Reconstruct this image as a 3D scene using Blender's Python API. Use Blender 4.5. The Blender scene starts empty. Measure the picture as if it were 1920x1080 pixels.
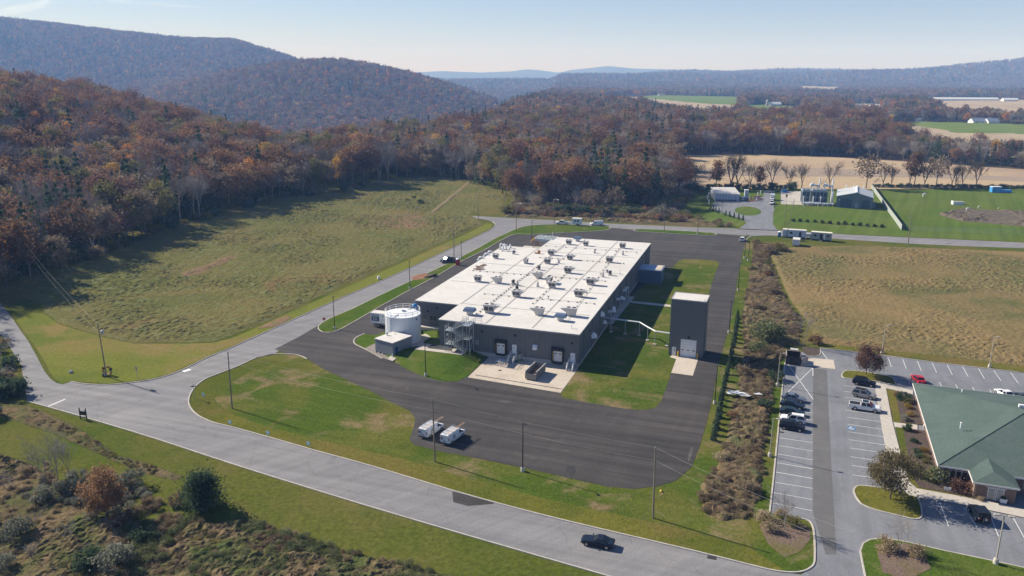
import bpy, bmesh, math, random
import numpy as np
from mathutils import Vector, Matrix
R = math.radians
S = bpy.context.scene
COL = S.collection
rnd = random.Random(7)
nrg = np.random.default_rng(11)

# ------------------------------------------------------------------ camera
CAMZ = 66.0
F_PX, PITCH, ROLL = 1495.0, R(15.306), R(0.148)
cam = bpy.data.cameras.new('camera')
camo = bpy.data.objects.new('camera', cam)
COL.objects.link(camo)
cam.sensor_width = 36.0
cam.lens = F_PX / 1920.0 * 36.0
cam.clip_start, cam.clip_end = 1.0, 60000.0
camo.matrix_world = Matrix.Translation((0, 0, CAMZ)) @ Matrix.Rotation(R(90) - PITCH, 4, 'X') @ Matrix.Rotation(ROLL, 4, 'Z')
S.camera = camo

# ------------------------------------------------------------------ sky, sun, exposure
SUN_EL, SUN_AZ = R(33.5), R(149.0)        # azimuth counted from +X towards +Y
w = bpy.data.worlds.new('World')
S.world = w
w.use_nodes = True
wn = w.node_tree
bg = wn.nodes['Background']
sky = wn.nodes.new('ShaderNodeTexSky')
sky.sky_type = 'NISHITA'
sky.sun_disc = False
sky.sun_elevation = SUN_EL
sky.sun_rotation = R(90) - SUN_AZ
sky.altitude = 200
sky.air_density, sky.dust_density, sky.ozone_density = 1.0, 0.0, 2.2
tint = wn.nodes.new('ShaderNodeMix'); tint.data_type = 'RGBA'; tint.blend_type = 'MULTIPLY'
tint.inputs[0].default_value = 1.0
tint.inputs[7].default_value = (0.95, 0.95, 1.22, 1)
wn.links.new(sky.outputs[0], tint.inputs[6])
wn.links.new(tint.outputs[2], bg.inputs[0])
bg.inputs[1].default_value = 0.056
sl = bpy.data.lights.new('sun', 'SUN')
sl.energy, sl.angle, sl.color = 5.0, R(0.53), (1.0, 0.94, 0.84)
so = bpy.data.objects.new('sun', sl)
COL.objects.link(so)
sd = Vector((math.cos(SUN_EL) * math.cos(SUN_AZ), math.cos(SUN_EL) * math.sin(SUN_AZ), math.sin(SUN_EL)))
so.rotation_euler = sd.to_track_quat('Z', 'Y').to_euler()
so.location = (0, 0, 900)
S.view_settings.view_transform = 'Standard'
S.view_settings.look = 'None'
S.view_settings.gamma = 1.0
S.view_settings.use_curve_mapping = False
S.view_settings.exposure = 0.68
S.render.engine = 'CYCLES'
S.cycles.use_denoising = True
S.cycles.max_bounces = 6
S.cycles.volume_bounces = 1
S.cycles.transparent_max_bounces = 8

# ------------------------------------------------------------------ photograph geometry: where a ray of the photo meets the ground
_fw = Vector((0, math.cos(PITCH), -math.sin(PITCH)))
_up0 = Vector((0, math.sin(PITCH), math.cos(PITCH)))
_rt0 = Vector((1, 0, 0))
_rt = math.cos(ROLL) * _rt0 + math.sin(ROLL) * _up0
_up = -math.sin(ROLL) * _rt0 + math.cos(ROLL) * _up0


def G(px, py, z=0.0):
    d = _fw + _rt * ((px - 960) / F_PX) - _up * ((py - 540) / F_PX)
    t = (z - CAMZ) / d.z
    return Vector((d.x * t, d.y * t, z))


def project(P):
    """numpy (N,3) -> photo pixels"""
    v = P - np.array([0, 0, CAMZ])
    x = v @ np.array(_rt); y = v @ np.array(_up); z = v @ np.array(_fw)
    return 960 + F_PX * x / z, 540 - F_PX * y / z


def in_poly(x, y, poly):
    x = np.asarray(x, float); y = np.asarray(y, float)
    c = np.zeros(x.shape, bool)
    n = len(poly)
    for i in range(n):
        x0, y0 = poly[i][:2]; x1, y1 = poly[(i + 1) % n][:2]
        if y0 == y1:
            continue
        m = ((y0 > y) != (y1 > y)) & (x < (x1 - x0) * (y - y0) / (y1 - y0) + x0)
        c ^= m
    return c


def dist_poly(x, y, poly, closed=True):
    x = np.asarray(x, float); y = np.asarray(y, float)
    d = np.full(x.shape, 1e18)
    n = len(poly)
    for i in range(n if closed else n - 1):
        x0, y0 = poly[i][:2]; x1, y1 = poly[(i + 1) % n][:2]
        dx, dy = x1 - x0, y1 - y0
        L = dx * dx + dy * dy + 1e-12
        t = np.clip(((x - x0) * dx + (y - y0) * dy) / L, 0, 1)
        d = np.minimum(d, (x - x0 - t * dx) ** 2 + (y - y0 - t * dy) ** 2)
    return np.sqrt(d)


def smooth(pts, n=4, closed=True):
    P = [Vector((p[0], p[1])) for p in pts]
    out = []
    N = len(P)
    for i in range(N if closed else N - 1):
        a, b, c, d = (P[(i - 1) % N], P[i], P[(i + 1) % N], P[(i + 2) % N])
        if not closed:
            a = P[max(i - 1, 0)]; d = P[min(i + 2, N - 1)]
        for k in range(n):
            t = k / n
            out.append(0.5 * ((2 * b) + (c - a) * t + (2 * a - 5 * b + 4 * c - d) * t * t + (3 * b - a - 3 * c + d) * t ** 3))
    if not closed:
        out.append(P[-1])
    return [(p.x, p.y) for p in out]


def W(pts, z=0.0):
    return [tuple(G(p[0], p[1], z)) for p in pts]


# ------------------------------------------------------------------ materials
MATS = {}


def _ramp(nt, cols, lo=.3, hi=.7):
    r = nt.nodes.new('ShaderNodeValToRGB')
    n = len(cols)
    while len(r.color_ramp.elements) < n:
        r.color_ramp.elements.new(.5)
    for i, c in enumerate(cols):
        e = r.color_ramp.elements[i]
        e.position = lo + (hi - lo) * (i / (n - 1) if n > 1 else 0)
        e.color = (*c, 1)
    return r


def M(name, cols, scale=1.0, rough=.85, big=None, big_amt=.25, bump=0.0, bscale=None, metal=0.0, spec=.3, coords='pos',
      stretch=None, rand=None, lo=.3, hi=.7, trans=0.0, wave=None):
    """procedural principled material: noise through a colour ramp, a larger noise that drifts its value, optional bump"""
    if name in MATS:
        return MATS[name]
    m = bpy.data.materials.new(name)
    m.use_nodes = True
    nt = m.node_tree
    b = nt.nodes['Principled BSDF']
    if not isinstance(cols[0], (tuple, list)):
        cols = [cols]
    if coords == 'pos':
        g = nt.nodes.new('ShaderNodeNewGeometry'); co = g.outputs['Position']
    else:
        g = nt.nodes.new('ShaderNodeTexCoord'); co = g.outputs['Object']
    if stretch:
        mp = nt.nodes.new('ShaderNodeMapping')
        mp.inputs['Scale'].default_value = stretch[:3]
        if len(stretch) > 3:
            mp.vector_type = 'TEXTURE'
            mp.inputs['Scale'].default_value = [1 / s for s in stretch[:3]]
            mp.inputs['Rotation'].default_value = (0, 0, stretch[3])
        nt.links.new(co, mp.inputs[0]); co = mp.outputs[0]
    if len(cols) == 1:
        cols = [tuple(c * .88 for c in cols[0]), tuple(min(1, c * 1.1) for c in cols[0])]
    nz = nt.nodes.new('ShaderNodeTexNoise')
    nz.inputs['Scale'].default_value = scale
    nz.inputs['Detail'].default_value = 6
    nz.inputs['Roughness'].default_value = .62
    nt.links.new(co, nz.inputs['Vector'])
    fac = nz.outputs['Fac']
    if rand is not None:
        oi = nt.nodes.new('ShaderNodeObjectInfo')
        mr = nt.nodes.new('ShaderNodeMath'); mr.operation = 'MULTIPLY_ADD'
        mr.inputs[1].default_value = rand; mr.inputs[2].default_value = -rand / 2
        nt.links.new(oi.outputs['Random'], mr.inputs[0])
        ad = nt.nodes.new('ShaderNodeMath'); ad.operation = 'ADD'
        nt.links.new(fac, ad.inputs[0]); nt.links.new(mr.outputs[0], ad.inputs[1])
        fac = ad.outputs[0]
    rp = _ramp(nt, cols, lo, hi)
    nt.links.new(fac, rp.inputs[0])
    col = rp.outputs[0]
    if big:
        n2 = nt.nodes.new('ShaderNodeTexNoise')
        n2.inputs['Scale'].default_value = big
        n2.inputs['Detail'].default_value = 3
        nt.links.new(co, n2.inputs['Vector'])
        r2 = _ramp(nt, [(1 - big_amt,) * 3, (1 + big_amt,) * 3], .3, .7)
        nt.links.new(n2.outputs['Fac'], r2.inputs[0])
        mx = nt.nodes.new('ShaderNodeMix'); mx.data_type = 'RGBA'; mx.blend_type = 'MULTIPLY'
        mx.inputs[0].default_value = 1
        nt.links.new(col, mx.inputs[6]); nt.links.new(r2.outputs[0], mx.inputs[7])
        col = mx.outputs[2]
    nt.links.new(col, b.inputs['Base Color'])
    b.inputs['Roughness'].default_value = rough
    b.inputs['Metallic'].default_value = metal
    b.inputs['Specular IOR Level'].default_value = spec
    if trans:
        b.inputs['Subsurface Weight'].default_value = trans
    if bump or wave:
        bp = nt.nodes.new('ShaderNodeBump')
        bp.inputs['Strength'].default_value = bump if bump else 1
        bp.inputs['Distance'].default_value = .3
        if wave:
            wv = nt.nodes.new('ShaderNodeTexWave')
            wv.wave_type = 'BANDS'; wv.bands_direction = 'X'
            wv.inputs['Scale'].default_value = wave
            tc = nt.nodes.new('ShaderNodeTexCoord')
            nt.links.new(tc.outputs['Object'], wv.inputs[0])
            nt.links.new(wv.outputs['Fac'], bp.inputs['Height'])
            bp.inputs['Distance'].default_value = .04
        else:
            n3 = nt.nodes.new('ShaderNodeTexNoise')
            n3.inputs['Scale'].default_value = bscale or scale * 2
            n3.inputs['Detail'].default_value = 5
            nt.links.new(co, n3.inputs['Vector'])
            nt.links.new(n3.outputs['Fac'], bp.inputs['Height'])
        nt.links.new(bp.outputs[0], b.inputs['Normal'])
    MATS[name] = m
    return m


def patchy(name, layers, rough=.95, bump=.5, bscale=2.0, fine=1.2, fine_amt=.25, streak=None, cracks=None):
    """ground cover: a base colour pair, then patches of other colour pairs laid in by thresholded noises
    layers = [(dark, light)], then (dark, light, noise scale, threshold, softness, seed)"""
    if name in MATS:
        return MATS[name]
    m = bpy.data.materials.new(name); m.use_nodes = True
    nt = m.node_tree; b = nt.nodes['Principled BSDF']
    g = nt.nodes.new('ShaderNodeNewGeometry')
    nf = nt.nodes.new('ShaderNodeTexNoise'); nf.inputs['Scale'].default_value = fine; nf.inputs['Detail'].default_value = 8
    nf.inputs['Roughness'].default_value = .7
    nt.links.new(g.outputs['Position'], nf.inputs['Vector'])
    col = None
    for L in layers:
        rp = _ramp(nt, [L[0], L[1]], .32, .68)
        nt.links.new(nf.outputs['Fac'], rp.inputs[0])
        if col is None:
            col = rp.outputs[0]; continue
        mp = nt.nodes.new('ShaderNodeMapping'); mp.inputs['Location'].default_value = (L[5] * 13.7, L[5] * 7.1, 0)
        nt.links.new(g.outputs['Position'], mp.inputs[0])
        nz = nt.nodes.new('ShaderNodeTexNoise'); nz.inputs['Scale'].default_value = L[2]; nz.inputs['Detail'].default_value = 6
        nz.inputs['Roughness'].default_value = .6; nz.inputs['Distortion'].default_value = .6
        nt.links.new(mp.outputs[0], nz.inputs['Vector'])
        rr = _ramp(nt, [(0, 0, 0), (1, 1, 1)], L[3] - L[4], L[3] + L[4])
        nt.links.new(nz.outputs['Fac'], rr.inputs[0])
        mx = nt.nodes.new('ShaderNodeMix'); mx.data_type = 'RGBA'
        nt.links.new(rr.outputs[0], mx.inputs[0]); nt.links.new(col, mx.inputs[6]); nt.links.new(rp.outputs[0], mx.inputs[7])
        col = mx.outputs[2]
    for ang, sl_, sa, amt in (streak or ()):        # wear drawn out along one direction
        rot = nt.nodes.new('ShaderNodeMapping'); rot.inputs['Rotation'].default_value = (0, 0, -ang)
        nt.links.new(g.outputs['Position'], rot.inputs[0])
        sc_ = nt.nodes.new('ShaderNodeMapping'); sc_.inputs['Scale'].default_value = (sl_, sa, 1)
        nt.links.new(rot.outputs[0], sc_.inputs[0])
        nz = nt.nodes.new('ShaderNodeTexNoise'); nz.inputs['Scale'].default_value = 1; nz.inputs['Detail'].default_value = 4; nz.inputs['Distortion'].default_value = .3
        nt.links.new(sc_.outputs[0], nz.inputs['Vector'])
        rr = _ramp(nt, [(1 - amt,) * 3, (1 + amt,) * 3], .35, .65)
        nt.links.new(nz.outputs['Fac'], rr.inputs[0])
        mx = nt.nodes.new('ShaderNodeMix'); mx.data_type = 'RGBA'; mx.blend_type = 'MULTIPLY'; mx.inputs[0].default_value = 1
        nt.links.new(col, mx.inputs[6]); nt.links.new(rr.outputs[0], mx.inputs[7]); col = mx.outputs[2]
    if cracks:
        vz = nt.nodes.new('ShaderNodeTexNoise'); vz.inputs['Scale'].default_value = .5; vz.inputs['Detail'].default_value = 4
        nt.links.new(g.outputs['Position'], vz.inputs['Vector'])
        vm = nt.nodes.new('ShaderNodeMix'); vm.data_type = 'VECTOR'; vm.inputs[0].default_value = .04
        nt.links.new(g.outputs['Position'], vm.inputs[4]); 
        va = nt.nodes.new('ShaderNodeVectorMath'); va.operation = 'SCALE'; va.inputs['Scale'].default_value = 40
        nt.links.new(vz.outputs['Color'], va.inputs[0]); nt.links.new(va.outputs[0], vm.inputs[5])
        vo = nt.nodes.new('ShaderNodeTexVoronoi'); vo.feature = 'DISTANCE_TO_EDGE'; vo.inputs['Scale'].default_value = cracks
        nt.links.new(vm.outputs[1], vo.inputs['Vector'])
        rr = _ramp(nt, [(.55, .55, .55), (1, 1, 1)], .003, .008)
        nt.links.new(vo.outputs['Distance'], rr.inputs[0])
        mx = nt.nodes.new('ShaderNodeMix'); mx.data_type = 'RGBA'; mx.blend_type = 'MULTIPLY'; mx.inputs[0].default_value = .38
        nt.links.new(col, mx.inputs[6]); nt.links.new(rr.outputs[0], mx.inputs[7]); col = mx.outputs[2]
    nt.links.new(col, b.inputs['Base Color'])
    b.inputs['Roughness'].default_value = rough
    b.inputs['Specular IOR Level'].default_value = .0 if rough > .94 else .15
    bp = nt.nodes.new('ShaderNodeBump'); bp.inputs['Strength'].default_value = bump; bp.inputs['Distance'].default_value = .25
    n3 = nt.nodes.new('ShaderNodeTexNoise'); n3.inputs['Scale'].default_value = bscale; n3.inputs['Detail'].default_value = 5
    nt.links.new(g.outputs['Position'], n3.inputs['Vector'])
    nt.links.new(n3.outputs['Fac'], bp.inputs['Height']); nt.links.new(bp.outputs[0], b.inputs['Normal'])
    MATS[name] = m
    return m


# ------------------------------------------------------------------ objects
def tag(o, label=None, cat=None, group=None, kind=None):
    if label: o['label'] = label
    if cat: o['category'] = cat
    if group: o['group'] = group
    if kind: o['kind'] = kind
    return o


def thing(name, label, cat, loc=(0, 0, 0), rz=0.0, group=None, z=None):
    o = bpy.data.objects.new(name, None)
    o.empty_display_size = .3
    COL.objects.link(o)
    l = Vector((loc[0], loc[1], loc[2] if len(loc) > 2 else 0))
    if z is not None: l.z = z
    o.location = l; o.rotation_euler = (0, 0, rz)
    return tag(o, label, cat, group)


def link(name, mesh, parent=None, loc=None, rz=None, scale=None):
    o = bpy.data.objects.new(name, mesh)
    COL.objects.link(o)
    if parent: o.parent = parent
    if loc is not None: o.location = loc
    if rz is not None: o.rotation_euler = (0, 0, rz)
    if scale is not None: o.scale = scale if hasattr(scale, '__len__') else (scale,) * 3
    return o


def dup(root, name=None, label=None, loc=None, rz=None, group=None, mats=None, scale=None):
    """copy of a thing with copies of its parts and sub-parts"""
    def cp(o, parent):
        c = o.copy(); COL.objects.link(c)
        if parent: c.parent = parent
        for ch in o.children: cp(ch, c)
        return c
    r = cp(root, None)
    if label: r['label'] = label
    if group: r['group'] = group
    if loc is not None: r.location = (loc[0], loc[1], loc[2] if len(loc) > 2 else root.location.z)
    if rz is not None: r.rotation_euler = (0, 0, rz)
    if scale is not None: r.scale = (scale,) * 3
    return r


class MB:
    """mesh builder"""
    def __init__(s): s.v = []; s.f = []

    def add(s, vs, fs):
        n = len(s.v); s.v += [tuple(v) for v in vs]; s.f += [tuple(i + n for i in f) for f in fs]
        return s

    def box(s, c, d, rz=0.0, top=None):
        x, y, z = (a / 2 for a in d)
        t = top or (1, 1)
        vs = [(-x, -y, -z), (x, -y, -z), (x, y, -z), (-x, y, -z), (-x * t[0], -y * t[1], z), (x * t[0], -y * t[1], z), (x * t[0], y * t[1], z), (-x * t[0], y * t[1], z)]
        cr, sr = math.cos(rz), math.sin(rz)
        vs = [(c[0] + a * cr - b * sr, c[1] + a * sr + b * cr, c[2] + e) for a, b, e in vs]
        return s.add(vs, [(3, 2, 1, 0), (4, 5, 6, 7), (0, 1, 5, 4), (1, 2, 6, 5), (2, 3, 7, 6), (3, 0, 4, 7)])

    def bx(s, x0, x1, y0, y1, z0, z1):
        return s.box(((x0 + x1) / 2, (y0 + y1) / 2, (z0 + z1) / 2), (x1 - x0, y1 - y0, z1 - z0))

    def tube(s, p, q, r0, r1=None, n=8, cap=True):
        p, q = Vector(p), Vector(q)
        r1 = r0 if r1 is None else r1
        d = (q - p)
        if d.length < 1e-6: return s
        d.normalize()
        a = d.orthogonal().normalized(); b = d.cross(a)
        vs = [p + (a * math.cos(2 * math.pi * k / n) + b * math.sin(2 * math.pi * k / n)) * r0 for k in range(n)]
        vs += [q + (a * math.cos(2 * math.pi * k / n) + b * math.sin(2 * math.pi * k / n)) * r1 for k in range(n)]
        fs = [(k, (k + 1) % n, n + (k + 1) % n, n + k) for k in range(n)]
        if cap: fs += [tuple(range(n))[::-1], tuple(range(n, 2 * n))]
        return s.add(vs, fs)

    def path(s, pts, r, n=6):
        for a, b in zip(pts, pts[1:]): s.tube(a, b, r, r, n)
        return s

    def prism(s, poly, z0, z1, axis='z'):
        n = len(poly)
        if axis == 'z': vs = [(x, y, z0) for x, y in poly] + [(x, y, z1) for x, y in poly]
        elif axis == 'y': vs = [(x, z0, y) for x, y in poly] + [(x, z1, y) for x, y in poly]
        else: vs = [(z0, x, y) for x, y in poly] + [(z1, x, y) for x, y in poly]
        fs = [tuple(range(n))[::-1], tuple(range(n, 2 * n))] + [(k, (k + 1) % n, n + (k + 1) % n, n + k) for k in range(n)]
        return s.add(vs, fs)

    def lathe(s, prof, c=(0, 0), n=16):
        vs = []; fs = []
        for r, z in prof:
            vs += [(c[0] + r * math.cos(2 * math.pi * k / n), c[1] + r * math.sin(2 * math.pi * k / n), z) for k in range(n)]
        for i in range(len(prof) - 1):
            fs += [(i * n + k, i * n + (k + 1) % n, (i + 1) * n + (k + 1) % n, (i + 1) * n + k) for k in range(n)]
        fs += [tuple(range(n))[::-1], tuple((len(prof) - 1) * n + k for k in range(n))]
        return s.add(vs, fs)

    def mesh(s, name, mat=None, smooth=False, fix=True):
        me = bpy.data.meshes.new(name)
        me.from_pydata(s.v, [], s.f)
        if fix and len(s.f) < 4000:
            b = bmesh.new(); b.from_mesh(me)
            bmesh.ops.recalc_face_normals(b, faces=b.faces)
            b.to_mesh(me); b.free()
        if mat: me.materials.append(mat)
        if smooth:
            me.polygons.foreach_set('use_smooth', [True] * len(me.polygons))
        me.update()
        return me

    def build(s, name, mat=None, parent=None, smooth=False, loc=None, rz=None):
        return link(name, s.mesh(name, mat, smooth), parent, loc, rz)


def struct(name, mesh_or_mb, mat=None, parent=None):
    me = mesh_or_mb.mesh(name, mat) if isinstance(mesh_or_mb, MB) else mesh_or_mb
    o = link(name, me, parent)
    if parent is None: o['kind'] = 'structure'
    return o


def sheet(name, pts, z, mat, parent=None, smooth_n=0, world=False, thick=0.0):
    """flat sheet of ground: outline in photo pixels (or world metres)"""
    if smooth_n: pts = smooth(pts, smooth_n)
    P = pts if world else [tuple(G(p[0], p[1]))[:2] for p in pts]
    me = bpy.data.meshes.new(name)
    me.from_pydata([(p[0], p[1], z) for p in P], [], [tuple(range(len(P)))])
    b = bmesh.new(); b.from_mesh(me)
    bmesh.ops.triangulate(b, faces=b.faces)
    for f in b.faces:
        if f.normal.z < 0: f.normal_flip()
    b.to_mesh(me); b.free()
    me.materials.append(mat)
    return struct(name, me, None, parent)


def kerb(pts, name='kerb', closed=False, wid=.22, h=.15, z=.0, mat=None, smooth_n=3, world=False):
    if smooth_n: pts = smooth(pts, smooth_n, closed)
    P = [Vector((p[0], p[1], 0)) if world else G(p[0], p[1]) for p in pts]
    n = len(P)
    mb = MB()
    vs = []
    for i in range(n):
        a = P[i - 1] if (i > 0 or closed) else P[i]
        b = P[(i + 1) % n] if (i < n - 1 or closed) else P[i]
        t = (b - a); t.z = 0; t.normalize()
        nn = Vector((-t.y, t.x, 0)) * wid / 2
        q = P[i]
        vs += [q - nn + Vector((0, 0, z - .05)), q - nn * .8 + Vector((0, 0, z + h)), q + nn * .8 + Vector((0, 0, z + h)), q + nn + Vector((0, 0, z - .05))]
    fs = []
    for i in range(n if closed else n - 1):
        j = (i + 1) % n
        for k in range(3):
            fs.append((i * 4 + k, i * 4 + k + 1, j * 4 + k + 1, j * 4 + k))
    if not closed: fs += [(0, 1, 2, 3), ((n - 1) * 4 + 3, (n - 1) * 4 + 2, (n - 1) * 4 + 1, (n - 1) * 4)]
    mb.add(vs, fs)
    return struct(name, mb, mat or M('kerb_concrete', [(.36, .33, .29), (.52, .48, .42)], .8, .9))

# ------------------------------------------------------------------ terrain
def sstep(a, b, x):
    t = np.clip((x - a) / (b - a), 0, 1)
    return t * t * (3 - 2 * t)


def _vn(x, y, s, seed):
    """cheap smooth value noise"""
    x = x / s + seed * 17.3; y = y / s + seed * 5.1
    xi, yi = np.floor(x).astype(int), np.floor(y).astype(int)
    fx, fy = x - xi, y - yi
    fx, fy = fx * fx * (3 - 2 * fx), fy * fy * (3 - 2 * fy)

    def h(a, b):
        n = (a * 374761393 + b * 668265263 + seed * 974711) & 0x7fffffff
        n = ((n ^ (n >> 13)) * 1274126177) & 0x7fffffff
        return ((n ^ (n >> 16)) & 0xffff) / 65535.0
    return (h(xi, yi) * (1 - fx) + h(xi + 1, yi) * fx) * (1 - fy) + (h(xi, yi + 1) * (1 - fx) + h(xi + 1, yi + 1) * fx) * fy


def ridge(x, y, pts, sig):
    """height along a crest line: pts = [(x, y, height)], falling away over sig metres"""
    best = np.zeros_like(x)
    for (x0, y0, h0), (x1, y1, h1) in zip(pts, pts[1:]):
        dx, dy = x1 - x0, y1 - y0
        t = np.clip(((x - x0) * dx + (y - y0) * dy) / (dx * dx + dy * dy), 0, 1)
        d = np.hypot(x - x0 - t * dx, y - y0 - t * dy)
        best = np.maximum(best, (h0 + t * (h1 - h0)) * np.exp(-(d / sig) ** 2 / 2))
    return best


def pridge(x, y, pts, D, sig):
    """hill seen along a skyline: crest heights by bearing, falling away in depth"""
    y = np.maximum(y, 1.0)
    r = [p[0] / p[1] for p in pts]; h = [max(0, p[2]) for p in pts]
    return np.interp(x / y, r, h, left=h[0], right=0) * np.exp(-((y - D) / sig) ** 2 / 2)


def RP(px, py, D):
    """point of a skyline seen at photo pixel (px, py), at depth D -> x, y, z"""
    d = _fw + _rt * ((px - 960) / F_PX) - _up * ((py - 540) / F_PX)
    t = D / d.y
    return (d.x * t, D, CAMZ + d.z * t)


def crest(lst, D, base, tree=17):
    return [(x, y, z - base - tree) for x, y, z in (RP(px, py, d if d else D) for px, py, *dd in lst for d in [dd[0] if dd else D])]


_VAL = -62.0
_mount = crest([(-500, -10), (-200, 12), (0, 33), (100, 43), (230, 58), (340, 70), (440, 72), (490, 88), (540, 103), (585, 122), (640, 150), (720, 185)], 3700, _VAL)
_hill2 = crest([(170, 225), (240, 190), (300, 168), (390, 146), (480, 126), (560, 113), (625, 109), (700, 117), (780, 136), (840, 153), (885, 168), (930, 185)], 2350, _VAL)
_right = crest([(1480, 139), (1600, 134), (1700, 131), (1760, 126), (1840, 117), (1900, 112), (1960, 104), (2100, 92), (2400, 70)], 5200, -26)
_rfar = crest([(1180, 140), (1240, 131), (1300, 129), (1370, 131), (1420, 130), (1460, 127), (1540, 128), (1600, 130), (1700, 131), (1800, 133)], 7000, -26)
_dist = crest([(600, 136), (800, 131), (830, 129), (900, 131), (960, 129), (985, 125), (1010, 127), (1050, 133), (1100, 129), (1140, 124), (1180, 128), (1240, 129), (1400, 134)], 12500, -45)


def terrain(x, y):
    x = np.asarray(x, float); y = np.asarray(y, float)
    z = np.zeros_like(x)
    # the wooded rise left of the meadow
    z += 56 * np.exp(-(((x + 540) / 175) ** 2 + ((y - 590) / 230) ** 2) / 2) * sstep(300, 480, y) * (1 - sstep(-170, -20, x))
    z += 20 * np.exp(-(((x + 300) / 90) ** 2 + ((y - 380) / 110) ** 2) / 2) * sstep(25, 110, -(x + 150) * .93 - (y - 270) * .36) * sstep(255, 330, y)
    # valley beyond the woods
    y0 = np.interp(x, [-420, -293, -212, -157, -134, -112, -77, -35, 0, 120, 900], [800, 668, 587, 530, 576, 668, 747, 910, 1430, 2200, 9000])
    v = -_VAL * sstep(0, 1, (y - y0) / (190 + .9 * np.maximum(0, y0 - 900)))
    z -= np.maximum(v, 26 * sstep(1600, 4200, y))          # the land falls away with distance
    z += pridge(x, y, _hill2, 2350, 330)
    z += pridge(x, y, _mount, 3700, 540)
    z += pridge(x, y, _right, 5200, 620)
    z += pridge(x, y, _rfar, 7000, 700)
    z += pridge(x, y, _dist, 12500, 900)
    # gentle rolling far away
    far = sstep(900, 2200, y)
    z += far * 16 * (_vn(x, y, 700, 3) - .5) + far * 6 * (_vn(x, y, 260, 5) - .5)
    return z


RINGS = np.concatenate([np.linspace(25, 300, 14), np.geomspace(320, 17000, 230)])
AZ = np.radians(np.linspace(-62, 62, 300))
NA = len(AZ)
GX = np.outer(RINGS, np.sin(AZ)); GY = np.outer(RINGS, np.cos(AZ)) - 130
GZ = terrain(GX, GY)
CUT = int(np.searchsorted(RINGS, 760))


def ring_mesh(name, i0, i1, mat):
    X, Y, Z = GX[i0:i1 + 1], GY[i0:i1 + 1], GZ[i0:i1 + 1]
    n = X.shape[0]
    v = np.stack([X.ravel(), Y.ravel(), Z.ravel()], 1)
    idx = np.arange(n * NA).reshape(n, NA)
    f = np.stack([idx[:-1, :-1], idx[:-1, 1:], idx[1:, 1:], idx[1:, :-1]], -1).reshape(-1, 4)[:, ::-1]
    me = bpy.data.meshes.new(name)
    me.from_pydata(v.tolist(), [], f.tolist())
    me.materials.append(mat)
    me.polygons.foreach_set('use_smooth', [True] * len(me.polygons))
    me.update()
    return struct(name, me)


MEAD_G = ((.035, .045, .014), (.10, .115, .038))
m_ground = patchy('rough_grass', [((0.063, 0.072, 0.014), (0.131, 0.139, 0.031)), ((0.108, 0.092, 0.031), (0.180, 0.145, 0.058), .035, .56, .10, 2), ((0.045, 0.062, 0.010), (0.090, 0.123, 0.020), .06, .58, .08, 4)], bscale=1.5)
m_floor = patchy('forest_floor', [((.06, .046, .034), (.12, .09, .062)), ((.05, .055, .028), (.09, .095, .045), .004, .6, .06, 3), ((.17, .145, .08), (.22, .19, .11), .0016, .70, .02, 7)], bscale=.2, fine=.1)
ring_mesh('ground', 0, CUT, m_ground)
ring_mesh('hills', CUT, len(RINGS) - 1, m_floor)

# ------------------------------------------------------------------ roads, lots and lawns: outlines in photo pixels laid on the ground
m_road = patchy('road_asphalt', [((0.175, 0.172, 0.179), (0.230, 0.225, 0.233)), ((0.199, 0.193, 0.194), (0.260, 0.252, 0.252), .05, .55, .12, 3), ((0.138, 0.135, 0.138), (0.178, 0.174, 0.177), .11, .67, .05, 6)], rough=.85, bump=.12, bscale=6, fine=3, streak=((R(-19), .015, .55, .11), (R(38), .015, .6, .08)), cracks=.09)
m_dark = patchy('fresh_asphalt', [((0.043, 0.040, 0.039), (0.069, 0.064, 0.062)), ((0.056, 0.051, 0.048), (0.092, 0.081, 0.076), .045, .55, .12, 3), ((0.084, 0.077, 0.070), (0.123, 0.110, 0.099), .2, .70, .06, 9)], rough=.88, bump=.12, bscale=6, fine=3, streak=((R(-18), .02, .5, .20), (R(66), .02, .35, .07), (R(-25), .05, 1.6, .08)))
m_lot = patchy('worn_asphalt', [((0.175, 0.182, 0.200), (0.225, 0.232, 0.250)), ((0.145, 0.150, 0.165), (0.190, 0.197, 0.210), .14, .56, .12, 3), ((0.215, 0.220, 0.235), (0.265, 0.270, 0.285), .4, .66, .06, 5)], rough=.85, bump=.12, bscale=6, fine=3, streak=((R(70), .04, .7, .07),), cracks=.11)
m_conc = patchy('pad_concrete', [((.46, .40, .33), (.58, .51, .43)), ((.40, .33, .26), (.50, .42, .34), .12, .58, .10, 3)], rough=.9, bump=.05, fine=1.5)
m_walk = patchy('walk_concrete', [((.42, .38, .33), (.54, .50, .44)), ((.36, .32, .28), (.46, .42, .37), .2, .6, .1, 3)], rough=.9, bump=.05, fine=2)
m_lawn = patchy('lawn_grass', [((0.046, 0.075, 0.010), (0.087, 0.123, 0.020)), ((0.087, 0.092, 0.019), (0.152, 0.145, 0.036), .05, .545, .09, 2), ((0.138, 0.106, 0.047), (0.239, 0.185, 0.101), .10, .585, .06, 6)], bscale=2.2, bump=.6, streak=((R(-20), .06, .5, .08),))
m_lush = patchy('lush_lawn', [((0.041, 0.079, 0.009), (0.077, 0.126, 0.018)), ((0.072, 0.099, 0.017), (0.113, 0.140, 0.030), .07, .5, .10, 2), ((0.135, 0.113, 0.049), (0.225, 0.180, 0.098), .12, .64, .06, 6)], bscale=2.2, bump=.6)
m_far_lawn = patchy('mown_field_grass', [((0.065, 0.105, 0.018), (0.105, 0.155, 0.029)), ((0.090, 0.120, 0.026), (0.130, 0.160, 0.040), .03, .52, .10, 2)], bscale=1.0, bump=.3, streak=((R(62), .01, .35, .12),))
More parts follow.
